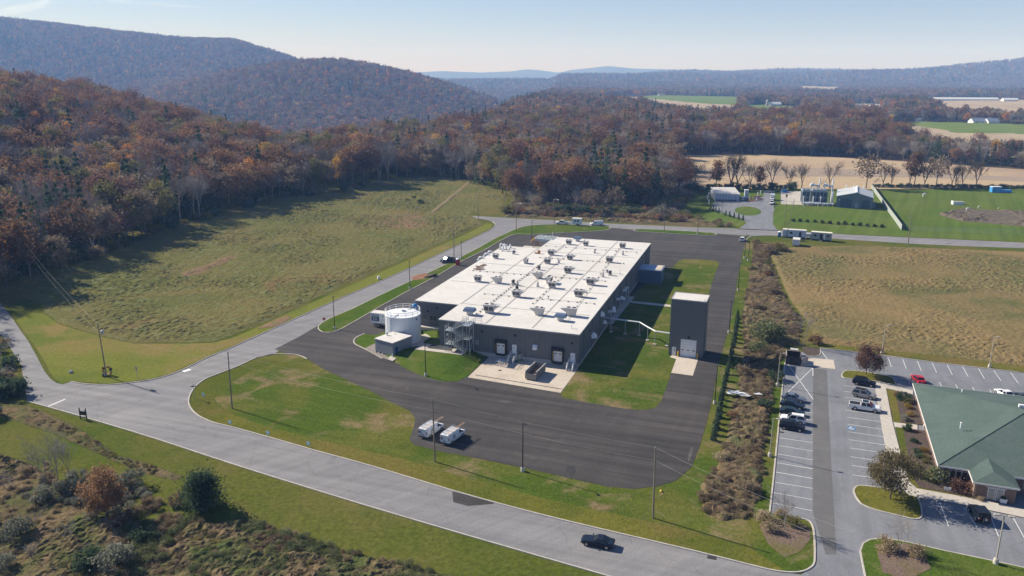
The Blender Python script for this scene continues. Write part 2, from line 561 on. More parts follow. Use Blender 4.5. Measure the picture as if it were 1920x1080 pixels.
m_verge = patchy('verge_grass', [((0.095, 0.095, 0.017), (0.166, 0.155, 0.033)), ((0.114, 0.090, 0.029), (0.180, 0.135, 0.050), .05, .56, .08, 2), ((0.062, 0.077, 0.013), (0.104, 0.122, 0.022), .04, .55, .08, 5)], bscale=2.2, bump=.6)
m_mown = patchy('mown_verge', [((.11, .125, .022), (.19, .20, .042)), ((.17, .13, .045), (.25, .19, .08), .03, .54, .09, 2), ((.09, .115, .02), (.14, .165, .035), .05, .56, .08, 5)], bscale=2.2, bump=.5)
m_litter = patchy('leaf_litter', [((.12, .085, .065), (.21, .155, .125)), ((.10, .09, .035), (.17, .15, .06), .25, .55, .1, 2)], bscale=3, bump=.5, fine=2.5)
m_soil = M('mulch', [(.05, .036, .03), (.085, .062, .05), (.12, .09, .075)], 2.5, .95, bump=.6, bscale=6)
m_grav = M('gravel', [(.16, .14, .12), (.26, .23, .21), (.36, .33, .30)], 4, .95, bump=.7, bscale=9)
m_tan = patchy('stubble_field', [((.36, .275, .175), (.46, .355, .235)), ((.30, .22, .16), (.37, .28, .20), .008, .55, .05, 3)], bump=.2, bscale=.7, fine=.25)
m_tan2 = patchy('cut_stubble', [((.27, .215, .165), (.34, .275, .215)), ((.24, .19, .15), (.30, .245, .195), .02, .55, .05, 3)], bump=.2, bscale=.7, fine=.25)

S_EDGE = [(52, 753), (157, 782.5), (292.7, 823.4), (440.7, 872.2), (600, 922), (700, 952.5), (876, 1004.5), (1137.7, 1080), (1400, 1156), (1750, 1256)]
N_KERB = [(1476, 1073.5), (1443, 1068.8), (1361.5, 1048.4), (1280, 1028.5), (1090, 984), (964.5, 952.5), (851, 921), (700, 875.4), (590, 845), (506.7, 821), (431.7, 800.4), (400, 792.5), (372.5, 780), (357.5, 765), (353.8, 750), (362.5, 730), (382.5, 712.5), (412.5, 700), (447.5, 686.5), (480, 671.5), (513, 664.6)]
ACC_R = [(597, 610), (616.7, 598), (661.7, 579), (706.7, 556.7), (770, 527), (836.7, 495.8), (900, 463.3), (923, 450), (948, 438.3), (973, 427.5), (1000, 422.5), (1053, 421), (1110, 424.2), (1145, 427)]
NR_LOW = [(1190, 430.5), (1270, 433), (1345, 438), (1400, 442), (1460, 442), (1600, 450), (1717, 457.5), (1833, 462.5), (1920, 465.5), (2250, 485)]
NR_TOP = [(2250, 472), (1920, 455), (1716.7, 446), (1600, 440.5), (1530, 436.5), (1461.7, 432), (1386.7, 429), (1312.5, 426.5), (1145.8, 419.4), (1040, 413), (990, 410.8), (948, 408.5), (903, 405.8), (884, 404.5)]
ACC_L = [(880, 408), (908, 411.5), (923, 415.8), (928.3, 420.8), (925, 426.7), (913.3, 434), (881.7, 449), (816.7, 480), (740, 515.8), (640, 559), (480, 631), (425, 656), (390, 670), (350, 690), (320, 702.5), (282.5, 712.5), (237.5, 718.8), (200, 722), (160, 720.5), (132.5, 715.8)]
LANE = [(118.5, 720.7), (106.7, 718.5), (95, 711), (83, 696), (68, 666.7), (53, 640), (40, 622), (20, 592), (0, 568), (-30, 541), (-90, 500), (-150, 520), (-70, 572), (-20, 605), (12, 640), (29.6, 669.6), (40, 684.4), (44, 711), (48, 735)]
sheet('road', S_EDGE + [(1750, 1165), (1600, 1095)] + N_KERB + ACC_R + NR_LOW + NR_TOP + ACC_L + LANE, .03, m_road)
kerb(S_EDGE, 'kerb', wid=.3)
kerb(ACC_L[2:], 'kerb', wid=.25, h=.17)
CORNER = [(538, 664), (558.8, 666), (575.4, 673), (606.7, 692), (642, 708.8), (694, 732.7), (735.8, 755.6), (767.7, 770), (778.7, 784), (775.6, 803), (767.7, 824), (775, 833), (819.6, 845.5), (895, 859.6), (970.8, 875.4), (1014.9, 884.8), (1077.8, 899), (1140.8, 913), (1188, 917), (1235, 911.6), (1266.7, 901.5), (1296.7, 876), (1312.4, 835), (1325, 791), (1336, 747), (1345.4, 690), (1354.8, 656), (1367.8, 612.6), (1377, 559), (1384, 512), (1392.6, 471), (1398, 452)]
PLANT_TOP = [(1400, 443.5), (1345, 439), (1190, 431.5), (1146, 428), (1118, 433.3), (1053, 437), (990, 440), (958.5, 441), (906.7, 470), (865, 490), (815, 520), (770, 543.3), (706.7, 578.3), (640, 617), (613, 624), (600, 620), (594, 612), (560, 632), (515, 655)]
sheet('asphalt_lot', CORNER + PLANT_TOP, .045, m_dark)
L_CORNER = list(reversed(N_KERB)) + [(1518, 1066), (1527.5, 1050), (1526.5, 1003), (1521, 982), (1508, 974), (1443, 962), (1450, 900), (1440, 860)] + [(1330, 800)] + list(reversed(CORNER[:24]))
sheet('lawn', smooth(L_CORNER[:21], 2, False) + [(1500, 1073), (1518, 1066), (1527.5, 1050), (1526.5, 1003), (1521, 982), (1508, 974), (1443, 966), (1452, 880), (1467.5, 720), (1480, 640), (1410, 452)] + list(reversed(CORNER)), .015, m_lawn)
kerb(N_KERB + [], 'kerb', wid=.3)
kerb([(1476, 1073.5), (1500, 1072.9), (1518.3, 1065.7), (1527.5, 1051.5), (1526.5, 1002.6), (1521.4, 982.2), (1512, 975), (1491.9, 971)], 'kerb', wid=.3)
kerb([(480, 671.5), (513, 664.6), (538, 664), (558.8, 666), (575.4, 673)], 'kerb', wid=.3)
L_WEST = [(661.7, 579), (706.7, 556.7), (770, 527), (836.7, 495.8), (900, 463.3), (923, 450), (948, 438.3), (973, 427.5), (1000, 422.5), (1053, 421), (1110, 424.2), (1138, 424.6), (1145, 427.5), (1136.7, 431.7), (1118, 433.3), (1053, 436.7), (990, 440), (958.5, 440.8), (906.7, 470), (865, 490), (815, 520), (770, 543.3), (706.7, 578.3), (640, 617), (613, 624), (600, 620), (597, 611.5), (616.7, 598)]
sheet('lawn', L_WEST, .13, m_lush)
kerb(L_WEST, 'kerb', closed=True, wid=.28, smooth_n=2)
L_NE = [(1188.5, 431.9), (1200, 429.8), (1270.8, 432.9), (1333, 436.7), (1343.8, 438.8), (1339.6, 441.3), (1320.8, 441.7), (1250, 437.5), (1204.2, 434.6), (1191.7, 433.3)]
sheet('lawn', L_NE, .13, m_lush)
kerb(L_NE, 'kerb', closed=True, wid=.28, smooth_n=2)
kerb([(1399, 456), (1400, 449), (1406.7, 444), (1418, 442.5), (1446.7, 441.7)], 'kerb', wid=.28)
L_EAST = [(1051, 740), (1055.8, 746.3), (1090, 753), (1125, 759), (1160, 765), (1191, 769), (1213, 769), (1228, 765), (1240, 753), (1253, 716), (1266.9, 673.7), (1322, 600), (1330, 548), (1340, 515), (1349, 494), (1343, 489), (1310, 486.5), (1282, 486), (1271, 490), (1262, 502), (1244, 505), (1175, 560), (1083.6, 690), (1077, 700)]
sheet('lawn', L_EAST, .06, m_lawn)
# compressor yard
sheet('lawn', [(1290, 424), (1386, 427.5), (1461, 430), (1530, 434.8), (1600, 439), (1716, 444.5), (1920, 453), (2250, 469), (2250, 350), (1920, 353), (1640, 357), (1480, 355), (1340, 355), (1305, 363), (1287, 377), (1283, 395), (1290, 408)], .01, m_far_lawn)
sheet('yard_asphalt', [(1384, 430), (1400, 418), (1393, 411.7), (1363, 401.7), (1335, 391.7), (1336.7, 381.7), (1341.7, 374), (1400, 377), (1430, 370), (1433, 357), (1451.7, 356), (1451.7, 370), (1449, 420), (1456, 430), (1462, 433)], .03, m_lot)
sheet('lawn', [(1402.5 + 25 * math.cos(a), 395.8 + 8.5 * math.sin(a) + 1.5 * math.cos(a)) for a in np.linspace(0, 6.1, 22)], .05, m_far_lawn)
sheet('concrete_pad', [(1464, 358), (1506, 359), (1506, 384), (1464, 383)], .03, m_walk)
sheet('field', [(1255, 292), (1400, 289), (1550, 294), (1700, 303), (1920, 318), (2300, 340), (2300, 365), (1920, 351), (1600, 355), (1330, 352), (1260, 350), (1240, 320)], .02, m_tan)
sheet('field_strip', [(1256, 318), (1400, 312), (1560, 316), (1720, 322), (2300, 352), (2300, 357), (1920, 341), (1720, 333), (1560, 331), (1400, 330), (1262, 336)], .035, m_tan2)
sheet('verge', N_KERB[::-1][1:] + [(1400, 1022), (1260, 988), (1120, 957), (1000, 930), (880, 897), (760, 862), (620, 830), (500, 800), (430, 775), (402, 748), (425, 722), (470, 697), (530, 676)], .025, m_verge)
# parking lot
m_mark = M('road_paint', [(.62, .62, .60), (.78, .78, .76)], 3, .7)
LOT = [(1443, 962), (1450, 900), (1467.5, 720), (1473, 667), (1538, 653), (1606.7, 660.8), (1655, 666.7), (1766.7, 681.7), (1916.7, 699), (2200, 738), (2200, 1110), (1920, 1065.5), (1860, 1052.3), (1768, 1033), (1701, 1017.4), (1660, 1010), (1631, 1012.6), (1618, 1019.8), (1613, 1034), (1617, 1056), (1630, 1105), (1560, 1105), (1500, 1079), (1515, 1070), (1527.5, 1050), (1526.5, 1003), (1521, 982), (1508, 974)]
sheet('parking_lot', LOT, .04, m_lot)
kerb([(1443, 962), (1450, 900), (1467.5, 720), (1471.5, 681)], 'kerb', wid=.3, smooth_n=0)
kerb([(1538, 653), (1606.7, 660.8), (1655, 666.7), (1766.7, 681.7), (1916.7, 699), (2200, 738)], 'kerb', wid=.28, smooth_n=0)
lane_dark = patchy('patched_asphalt', [((.11, .108, .108), (.15, .148, .147)), ((.13, .127, .125), (.17, .166, .163), .2, .55, .1, 3)], rough=.86, bump=.1, fine=4)
sheet('asphalt_patch', [(1524.5, 690), (1550, 694), (1558, 860), (1568, 1040), (1548, 1040), (1523.5, 960), (1524, 850)], .05, lane_dark)
sheet('asphalt_patch', [(848, 922), (927, 942), (925, 945), (878, 949), (850, 942)], .05, m_dark)

# ------------------------------------------------------------------ vegetation
m_bark = M('bark', [(.06, .05, .042), (.13, .11, .095)], 3, .95, coords='obj')
m_grey_bark = M('grey_twigs', [(.23, .20, .178), (.37, .33, .295)], .6, .95, rand=.3)


def leafmat(name, cols, rand=.35, scale=.35):
    m = M(name, cols, scale, .8, spec=.12, rand=rand, coords='pos', lo=.25, hi=.75)
    nt = m.node_tree                      # leaves let some light through
    if 'Translucent BSDF' not in nt.nodes:
        b = nt.nodes['Principled BSDF']; src = b.inputs['Base Color'].links[0].from_socket
        tl = nt.nodes.new('ShaderNodeBsdfTranslucent'); nt.links.new(src, tl.inputs[0])
        mx = nt.nodes.new('ShaderNodeMixShader'); mx.inputs[0].default_value = .38
        nt.links.new(b.outputs[0], mx.inputs[1]); nt.links.new(tl.outputs[0], mx.inputs[2])
        nt.links.new(mx.outputs[0], nt.nodes['Material Output'].inputs[0])
    return m


LEAF = {
    'rust': leafmat('rust_leaves', [(0.148, 0.088, 0.053), (0.249, 0.144, 0.079), (0.340, 0.207, 0.112)]),
    'brown': leafmat('brown_leaves', [(0.142, 0.106, 0.074), (0.237, 0.181, 0.124), (0.332, 0.261, 0.181)]),
    'red': leafmat('dark_red_leaves', [(0.116, 0.064, 0.048), (0.197, 0.109, 0.077), (0.267, 0.160, 0.109)]),
    'orange': leafmat('orange_leaves', [(0.342, 0.146, 0.043), (0.512, 0.220, 0.055), (0.586, 0.305, 0.085)]),
    'yellow': leafmat('yellow_leaves', [(.36, .21, .04), (.52, .31, .055), (.58, .38, .10)]),
    'olive': leafmat('olive_leaves', [(0.104, 0.110, 0.043), (0.195, 0.183, 0.067), (0.305, 0.244, 0.091)]),
    'green': leafmat('evergreen_needles', [(0.037, 0.063, 0.037), (0.067, 0.107, 0.059), (0.110, 0.152, 0.081)]),
    'pale': leafmat('pale_grey_leaves', [(.13, .14, .10), (.22, .225, .17), (.30, .30, .24)]),
    'tan': leafmat('straw_stems', [(.25, .19, .11), (.37, .29, .175), (.46, .38, .25)]),
    'twig': m_grey_bark,
    'darktwig': leafmat('dark_twigs', [(.05, .042, .035), (.085, .07, .058), (.12, .10, .085)]),
    'oak': leafmat('oak_olive_brown', [(.10, .08, .038), (.165, .135, .065), (.23, .19, .10)]),
    'brush': leafmat('brown_brush', [(.14, .105, .07), (.235, .18, .115), (.33, .26, .165)]),
    'willow': leafmat('willow_green', [(.10, .12, .05), (.17, .19, .085), (.24, .25, .13)]),
    'gold': leafmat('golden_shrub', [(.17, .11, .025), (.27, .18, .04), (.34, .25, .07)]),
    'box': leafmat('clipped_green', [(.03, .055, .016), (.05, .085, .025), (.08, .115, .035)]),
}


def quads(cent, size, rg, flat=0.0, long=1.0):
    """random little faces at the given centres"""
    n = len(cent)
    a = rg.normal(size=(n, 3)); a[:, 2] *= (1 - flat)
    a /= np.linalg.norm(a, axis=1)[:, None]
    t = rg.normal(size=(n, 3)); b = np.cross(a, t); b /= np.linalg.norm(b, axis=1)[:, None] + 1e-9
    s = (size * rg.uniform(.6, 1.4, n))[:, None] * .5
    a = a * s * long; b = b * s
    v = np.stack([cent - a - b, cent + a - b * .8, cent + a * .9 + b, cent - a * .8 + b], 1).reshape(-1, 3)
    f = np.arange(4 * n).reshape(n, 4)
    return v, f


def mk(name, vfs, mats):
    """mesh from a list of (verts, faces, material slot)"""
    V = []; Fs = []; MI = []; o = 0
    for v, f, mi in vfs:
        v = np.asarray(v, float); V.append(v)
        for q in (f.tolist() if hasattr(f, 'tolist') else f):
            Fs.append([i + o for i in q]); MI.append(mi)
        o += len(v)
    me = bpy.data.meshes.new(name)
    me.from_pydata(np.concatenate(V).tolist(), [], Fs)
    for m in mats: me.materials.append(m)
    me.polygons.foreach_set('material_index', MI)
    me.update()
    return me


def crown_pts(rg, n_cl, per, R_, zc, rz, cr, shape='round'):
    """leaf-clump centres inside an uneven crown; returns leaf centres and clump centres"""
    c = rg.normal(size=(n_cl, 3)); c /= np.linalg.norm(c, axis=1)[:, None]
    rad = rg.uniform(.45, 1.0, n_cl) ** .6
    c = c * rad[:, None] * np.array([R_, R_, rz])
    if shape == 'cone':
        k = (c[:, 2] + rz) / (2 * rz)
        c[:, :2] *= (1.15 - k)[:, None]
    elif shape == 'vase':
        k = (c[:, 2] + rz) / (2 * rz)
        c[:, :2] *= (.45 + .75 * k)[:, None]
    c[:, :2] += rg.normal(size=(1, 2)) * R_ * .08
    c[:, 2] += zc
    L = []
    for q in c:
        m = int(per * rg.uniform(.5, 1.5))
        L.append(q + rg.normal(size=(m, 3)) * cr * rg.uniform(.6, 1.2) * np.array([1, 1, .75]))
    return np.concatenate(L), c


def limbs(mb, rg, h, r, cl, z0, k, n=5):
    top = Vector((rg.normal() * .3, rg.normal() * .3, h))
    mb.tube((0, 0, -.4), (0, 0, z0), r, r * .75, n, False)
    mid = Vector((0, 0, z0))
    mb.tube(mid, top, r * .75, r * .18, n, False)
    for q in cl[:k]:
        q = Vector(q)
        s = mid.lerp(top, min(.85, max(0, (q.z - z0) / max(h - z0, .1) - .25)))
        mb.tube(s, q, r * .32, r * .07, 3, False)


def leafy(seed, h=18, R_=5.5, n_cl=46, per=30, leaf=.62, cr=1.0, z0=.3, shape='round'):
    rg = np.random.default_rng(seed)
    base = h * z0
    rz = (h - base) / 2
    P, cl = crown_pts(rg, n_cl, per, R_, base + rz, rz * .95, cr, shape)
    P = P[P[:, 2] > base * .6]
    mb = MB(); limbs(mb, rg, h * .9, h * .016, cl, base, min(26, n_cl))
    v, f = quads(P, leaf, rg)
    return (mb.v, mb.f), (v, f)


def conifer(seed, h=18, R_=3.2, tiers=11, per=46, leaf=.8, gap=.12):
    rg = np.random.default_rng(seed)
    mb = MB(); mb.tube((0, 0, -.4), (0, 0, h * .97), h * .013, h * .003, 5, False)
    P = []
    for t in range(tiers):
        k = t / (tiers - 1)
        z = h * (gap + (1 - gap) * k)
        r = R_ * (1 - k) ** .8 * rg.uniform(.8, 1.15) + .15
        m = max(6, int(per * (1 - k * .75)))
        a = rg.uniform(0, 2 * np.pi, m); d = r * np.sqrt(rg.uniform(.05, 1, m))
        lob = 1 + .22 * np.sin(a * rg.integers(3, 6) + rg.uniform(0, 6))
        P.append(np.stack([np.cos(a) * d * lob, np.sin(a) * d * lob, z - d * .32 + rg.normal(size=m) * .25], 1))
    v, f = quads(np.concatenate(P), leaf, rg, .2, 1.4)
    return (mb.v, mb.f), (v, f)


def bare(seed, h=14, r=.16, levels=3, kids=4, spread=.62, twigs=420, trunk=.28, tw=.035):
    rg = np.random.default_rng(seed)
    tb = MB(); bb = MB(); tips = []
    tb.tube((0, 0, -.3), (0, 0, h * trunk), r, r * .8, 6, False)

    def grow(p, d, L, rr, lev):
        q = p + d * L
        bb.tube(p, q, rr, rr * .5, 4 if lev < 2 else 3, False)
        tips.append((p, q))
        if lev >= levels: return
        for _ in range(kids + (lev == 0)):
            t = rg.uniform(.35, 1)
            nd = (d + Vector(rg.normal(size=3)) * spread * .7 + Vector((0, 0, .18))).normalized()
            grow(p.lerp(q, t), nd, L * rg.uniform(.55, .8), rr * .5, lev + 1)
    m = max(2, kids - 1)
    for i in range(m):
        a = 2 * math.pi * (i + rg.uniform(-.3, .3)) / m
        d = Vector((math.cos(a) * spread * .55, math.sin(a) * spread * .55, 1)).normalized()
        grow(Vector((0, 0, h * trunk * rg.uniform(.8, 1))), d, h * (1 - trunk) * .52, r * .6, 0)
    n = len(tips)
    ii = rg.integers(n // 4, n, twigs)
    v = []; f = []
    for k, i in enumerate(ii):
        p, q = tips[i]
        s = p.lerp(q, rg.uniform(.4, 1))
        d = ((q - p).normalized() + Vector(rg.normal(size=3)) * .6).normalized() * h * rg.uniform(.05, .11)
        sd_ = d.orthogonal().normalized() * tw
        v += [s - sd_, s + sd_, s + d]; f.append((3 * k, 3 * k + 1, 3 * k + 2))
    nb = len(bb.v)
    bb.v += [tuple(x) for x in v]; bb.f += [tuple(a + nb for a in t) for t in f]
    return (tb.v, tb.f), (bb.v, bb.f)


def shrub(seed, R_=1.6, h=2.0, n_cl=16, per=22, leaf=.32, cr=.42):
    rg = np.random.default_rng(seed)
    P, cl = crown_pts(rg, n_cl, per, R_, h * .5, h * .48, cr)
    P = P[P[:, 2] > .03]
    mb = MB()
    for q in cl[:9]:
        mb.tube((q[0] * .15, q[1] * .15, -.15), tuple(q), .05, .015, 3, False)
    v, f = quads(P, leaf, rg)
    return (mb.v, mb.f), (v, f)


class Plant:
    """a kind of plant: shared trunk and crown meshes, planted one by one as things"""
    def __init__(s, gen, leaf, bark=None, crown='crown', trunk='trunk'):
        (tv, tf), (cv, cf) = gen
        s.tm = mk(trunk, [(tv, tf, 0)], [bark or m_bark])
        s.cm = mk(crown, [(cv, cf, 0)], [LEAF[leaf]])
        s.cn, s.tn = crown, trunk
        s.gen = gen; s.leaf = leaf; s.bark = bark or m_bark

    def put(s, name, label, cat, loc, scale=1.0, rz=None, group=None, sx=None):
        t = thing(name, label, cat, loc, rnd.uniform(0, 6.28) if rz is None else rz, group)
        t.scale = (scale * (sx or 1), scale * (sx or 1), scale)
        link(s.tn, s.tm, t); link(s.cn, s.cm, t)
        return t

    def joined(s, name):
        (tv, tf), (cv, cf) = s.gen
        return mk(name, [(tv, tf, 0), (cv, cf, 1)], [s.bark, LEAF[s.leaf]])


def scatter(name, pts, scale, rz, idx, meshes, label=None, stretch=None):
    """one mass of plants nobody could count: instances on points"""
    src = bpy.data.collections.new(name + '_source')
    for i, me in enumerate(meshes):
        o = bpy.data.objects.new('%s_source_%02d' % (name, i), me)
        src.objects.link(o)
    me = bpy.data.meshes.new(name)
    me.from_pydata(np.asarray(pts).tolist(), [], [])
    for nm, arr, tp in (('sc', scale, 'FLOAT'), ('rz', rz, 'FLOAT'), ('ix', idx, 'INT')):
        a = me.attributes.new(nm, tp, 'POINT'); a.data.foreach_set('value', np.asarray(arr, dtype=np.float32 if tp == 'FLOAT' else np.int32))
    o = link(name, me)
    tag(o, label, None, None, 'stuff')
    ng = bpy.data.node_groups.new(name, 'GeometryNodeTree')
    ng.interface.new_socket('Geometry', in_out='INPUT', socket_type='NodeSocketGeometry')
    ng.interface.new_socket('Geometry', in_out='OUTPUT', socket_type='NodeSocketGeometry')
    N = ng.nodes
    gi = N.new('NodeGroupInput'); go = N.new('NodeGroupOutput')
    ci = N.new('GeometryNodeCollectionInfo'); ci.inputs[0].default_value = src
    ci.inputs['Separate Children'].default_value = True; ci.inputs['Reset Children'].default_value = True
    ip = N.new('GeometryNodeInstanceOnPoints'); ip.inputs['Pick Instance'].default_value = True

    def att(nm, tp):
        n = N.new('GeometryNodeInputNamedAttribute'); n.data_type = tp; n.inputs[0].default_value = nm
        return n.outputs[0]
    cx = N.new('ShaderNodeCombineXYZ'); ng.links.new(att('rz', 'FLOAT'), cx.inputs[2])
    er = N.new('FunctionNodeEulerToRotation'); ng.links.new(cx.outputs[0], er.inputs[0])
    L = ng.links
    L.new(gi.outputs[0], ip.inputs['Points']); L.new(ci.outputs[0], ip.inputs['Instance'])
    L.new(att('ix', 'INT'), ip.inputs['Instance Index']); L.new(er.outputs[0], ip.inputs['Rotation'])
    L.new(att('sc', 'FLOAT'), ip.inputs['Scale']); L.new(ip.outputs[0], go.inputs[0])
    md = o.modifiers.new('scatter', 'NODES'); md.node_group = ng
    return o


# --- the woods
EDGE = [(-400, 680), (-110, 610), (0, 552), (60, 530), (130, 504), (190, 483), (250, 458), (330, 427), (400, 407), (480, 387), (560, 373), (620, 363), (680, 351), (740, 339), (790, 334), (840, 336), (900, 346), (930, 362), (965, 376), (1040, 388), (1150, 392), (1225, 388), (1282, 366), (1270, 352), (1246, 322), (1252, 292)]
WOODS = EDGE + [(1400, 288), (1550, 293), (1700, 302), (1920, 316), (2300, 338), (2600, 300), (2600, 131.5), (-900, 131.5), (-900, 700)]
CLEAR = [  # fields and yards seen between the trees, near edges pulled in for the trees that stand before them
    [(1180, 176), (1240, 173.5), (1385, 175), (1388, 184), (1378, 224), (1300, 224), (1200, 202), (1090, 184), (1100, 180)],
    [(1395, 196), (1440, 194), (1510, 200), (1500, 224), (1400, 222)],
    [(1640, 240), (1700, 228), (1800, 230), (2200, 240), (2200, 318), (1920, 300), (1750, 288), (1660, 268)],
    [(1725, 185), (1760, 180), (2100, 184), (2100, 224), (1900, 228), (1770, 222)],
    [(1590, 188), (1640, 186), (1660, 215), (1600, 222)],
    [(925, 168), (945, 164), (1000, 160), (1010, 168), (960, 173)],
    [(1500, 157), (1575, 158), (1570, 168), (1505, 166)],

]


def woods_ok(x, y):
    px, py = project(np.stack([x, y, np.zeros_like(x)], 1))
    ok = in_poly(px, py, WOODS)
    for c in CLEAR: ok &= ~in_poly(px, py, c)
    return ok, px, py


def jitter_grid(x0, x1, y0, y1, s, rg):
    X, Y = np.meshgrid(np.arange(x0, x1, s), np.arange(y0, y1, s))
    X = X.ravel() + rg.uniform(-.45, .45, X.size) * s; Y = Y.ravel() + rg.uniform(-.45, .45, Y.size) * s
    m = (np.abs(X) < .74 * Y + 60)
    return X[m], Y[m]


rg = np.random.default_rng(5)
TREES = [  # plant, weight, word for the label
    (Plant(leafy(1, 19, 5.4, 26, 78, .44, 1.25), 'rust'), 12, 'rust brown broadleaf tree'),
    (Plant(leafy(2, 17, 5.0, 22, 60, .42, 1.2), 'brown'), 18, 'thin brown-leaved tree'),
    (Plant(leafy(3, 20, 6.0, 30, 80, .44, 1.35), 'red'), 6, 'dark red-brown oak'),
    (Plant(leafy(4, 18, 5.2, 26, 78, .44, 1.25), 'olive'), 11, 'olive green tree turning brown'),
    (Plant(leafy(5, 16, 4.4, 22, 80, .42, 1.15), 'orange'), 5, 'orange maple'),
    (Plant(leafy(6, 17, 4.0, 22, 76, .42, 1.1), 'yellow'), 2, 'bright yellow-leaved tree'),
    (Plant(bare(7, 17, .24, 3, 4, .55, 950, .28, .055), 'twig', m_grey_bark, 'branches'), 22, 'bare grey tree with fine twigs'),
    (Plant(bare(8, 15, .22, 3, 4, .7, 950, .28, .055), 'twig', m_grey_bark, 'branches'), 17, 'bare spreading grey tree'),
    (Plant(conifer(9, 19, 3.8, 11, 90, .55), 'green'), 5, 'dark green pine'),
    (Plant(leafy(10, 15, 4.8, 20, 44, .42, 1.3), 'brown'), 12, 'half bare brown tree'),
    (Plant(leafy(11, 19, 6.4, 34, 84, .46, 1.4), 'rust'), 6, 'broad russet oak'),
]
weights = np.array([t[1] for t in TREES], float); weights /= weights.sum()
X, Y = jitter_grid(-900, 900, 180, 1000, 7.6, rg)
ok, px, py = woods_ok(X, Y)
X, Y, px, py = X[ok], Y[ok], px[ok], py[ok]
edge_w = W(EDGE)
de = dist_poly(X, Y, edge_w, False)
keep = (px > -260) & (px < 2180)
X, Y, px, py, de = (a[keep] for a in (X, Y, px, py, de))
Z = terrain(X, Y)
kind = rg.choice(len(TREES), len(X), p=weights)
# pines gather in drifts
dr = _vn(X, Y, 110, 9)
kind = np.where((dr > .66) & (rg.random(len(X)) < .3), 8, kind)
sc = rg.uniform(.85, 1.4, len(X))
sc *= np.where(de < 12, rg.uniform(.8, 1.12, len(X)), 1)
sc *= np.where((px > 1560) & (py > 280), .72, 1)
score = Y * (1 + de / 70) + np.where((px < -30) | (px > 1950), 1e5, 0)
order = np.argsort(score)
indiv = order[:285]
rest = order[285:]


def spot(px_):
    for lim, s in ((90, 'at the left end of the meadow'), (230, 'above the shaded meadow corner'), (420, 'along the shadowed meadow edge'), (600, 'at the middle of the meadow edge'), (760, 'near the top of the meadow'),
                   (900, 'behind the dirt track in the meadow'), (1080, 'behind the thicket by the far road bend'), (1280, 'behind the thicket facing the factory')):
        if px_ < lim: return s
    return 'beyond the harvested tan field'


for i in indiv:
    pl, _, word = TREES[kind[i]]
    pl.put('woodland_tree', '%s%s %s' % ('tall ' if sc[i] > 1.2 else 'low ' if sc[i] < .9 else '', word, spot(px[i])), 'tree', (X[i], Y[i], Z[i] - .2), sc[i], group='trees along the edge of the woods')
LOWS = [leafy(21, 18, 5.4, 20, 22, .95, 1.4), leafy(22, 17, 5.0, 18, 20, .92, 1.35), leafy(23, 19, 5.8, 22, 22, .95, 1.5), leafy(24, 16, 4.6, 18, 20, .9, 1.3), bare(25, 17, .24, 2, 4, .6, 320, tw=.11), bare(26, 15, .22, 2, 4, .75, 320, tw=.11), conifer(27, 19, 3.6, 8, 34, 1.1)]


def low(g, name, leaf, bark=None): return mk(name, [(g[0][0], g[0][1], 0), (g[1][0], g[1][1], 1)], [bark or m_bark, LEAF[leaf]])


LM = [low(LOWS[0], 'w', 'rust'), low(LOWS[1], 'w', 'brown'), low(LOWS[2], 'w', 'red'), low(LOWS[3], 'w', 'olive'), low(LOWS[3], 'w', 'orange'), low(LOWS[3], 'w', 'yellow'),
      low(LOWS[4], 'w', 'twig', m_grey_bark), low(LOWS[5], 'w', 'twig', m_grey_bark), low(LOWS[6], 'w', 'green'), low(LOWS[1], 'w', 'brown'), low(LOWS[0], 'w', 'rust')]
scatter('woodland', np.stack([X[rest], Y[rest], Z[rest] - .2], 1), sc[rest], rg.uniform(0, 6.28, len(rest)), kind[rest], [t[0].joined('w') for t in TREES], 'mixed autumn woods filling the land behind the meadow and the harvested field')
X2, Y2 = jitter_grid(-1500, 1500, 1000, 1900, 9.5, rg)
X3, Y3 = jitter_grid(-3000, 3200, 1900, 4300, 13.5, rg)
X4, Y4 = jitter_grid(-4400, 4600, 4300, 6800, 30, rg)
Xf, Yf = np.concatenate([X2, X3, X4]), np.concatenate([Y2, Y3, Y4])
ok, px, py = woods_ok(Xf, Yf)
# open farmland between far woods on the right and in the valley
op = _vn(Xf, Yf, 420, 21)
hills_w = (pridge(Xf, Yf, _hill2, 2350, 330) + pridge(Xf, Yf, _mount, 3700, 540) + pridge(Xf, Yf, _right, 5200, 620)) > 12
ok &= hills_w | (Yf < 1500) | (op < 2)
ok &= (px > -200) & (px < 2120)
Xf, Yf = Xf[ok], Yf[ok]
kf = rg.choice(len(TREES), len(Xf), p=weights)
kf = np.where((_vn(Xf, Yf, 150, 9) > .66) & (rg.random(len(Xf)) < .4), 8, kf)
sf = rg.uniform(.75, 1.2, len(Xf)) * np.where(Yf > 4300, 1.2, 1)
scatter('distant_woods', np.stack([Xf, Yf, terrain(Xf, Yf) - .5], 1), sf, rg.uniform(0, 6.28, len(Xf)), kf, LM, 'far wooded slopes and hills in late autumn brown')
print('TREES near', len(X), 'far', len(Xf))

# ------------------------------------------------------------------ the factory
HD = R(-18.3)
B0 = Vector((15.287, 172.142, 0))
RZ = 8.0
_cx, _sx = math.cos(HD), math.sin(HD)


def BL(px, py, z=RZ):
    """photo pixel at height z -> factory-local x (along the front), y (depth)"""
    p = G(px, py, z) - B0
    return (p.x * _cx + p.y * _sx, -p.x * _sx + p.y * _cx)


def BW(x, y, z=0.0):
    return Vector((B0.x + x * _cx - y * _sx, B0.y + x * _sx + y * _cx, z))


def wall_hit(px, py, p0, n):
    d = _fw + _rt * ((px - 960) / F_PX) - _up * ((py - 540) / F_PX)
    o = Vector((0, 0, CAMZ))
    t = (p0 - o).dot(n) / d.dot(n)
    return o + d * t


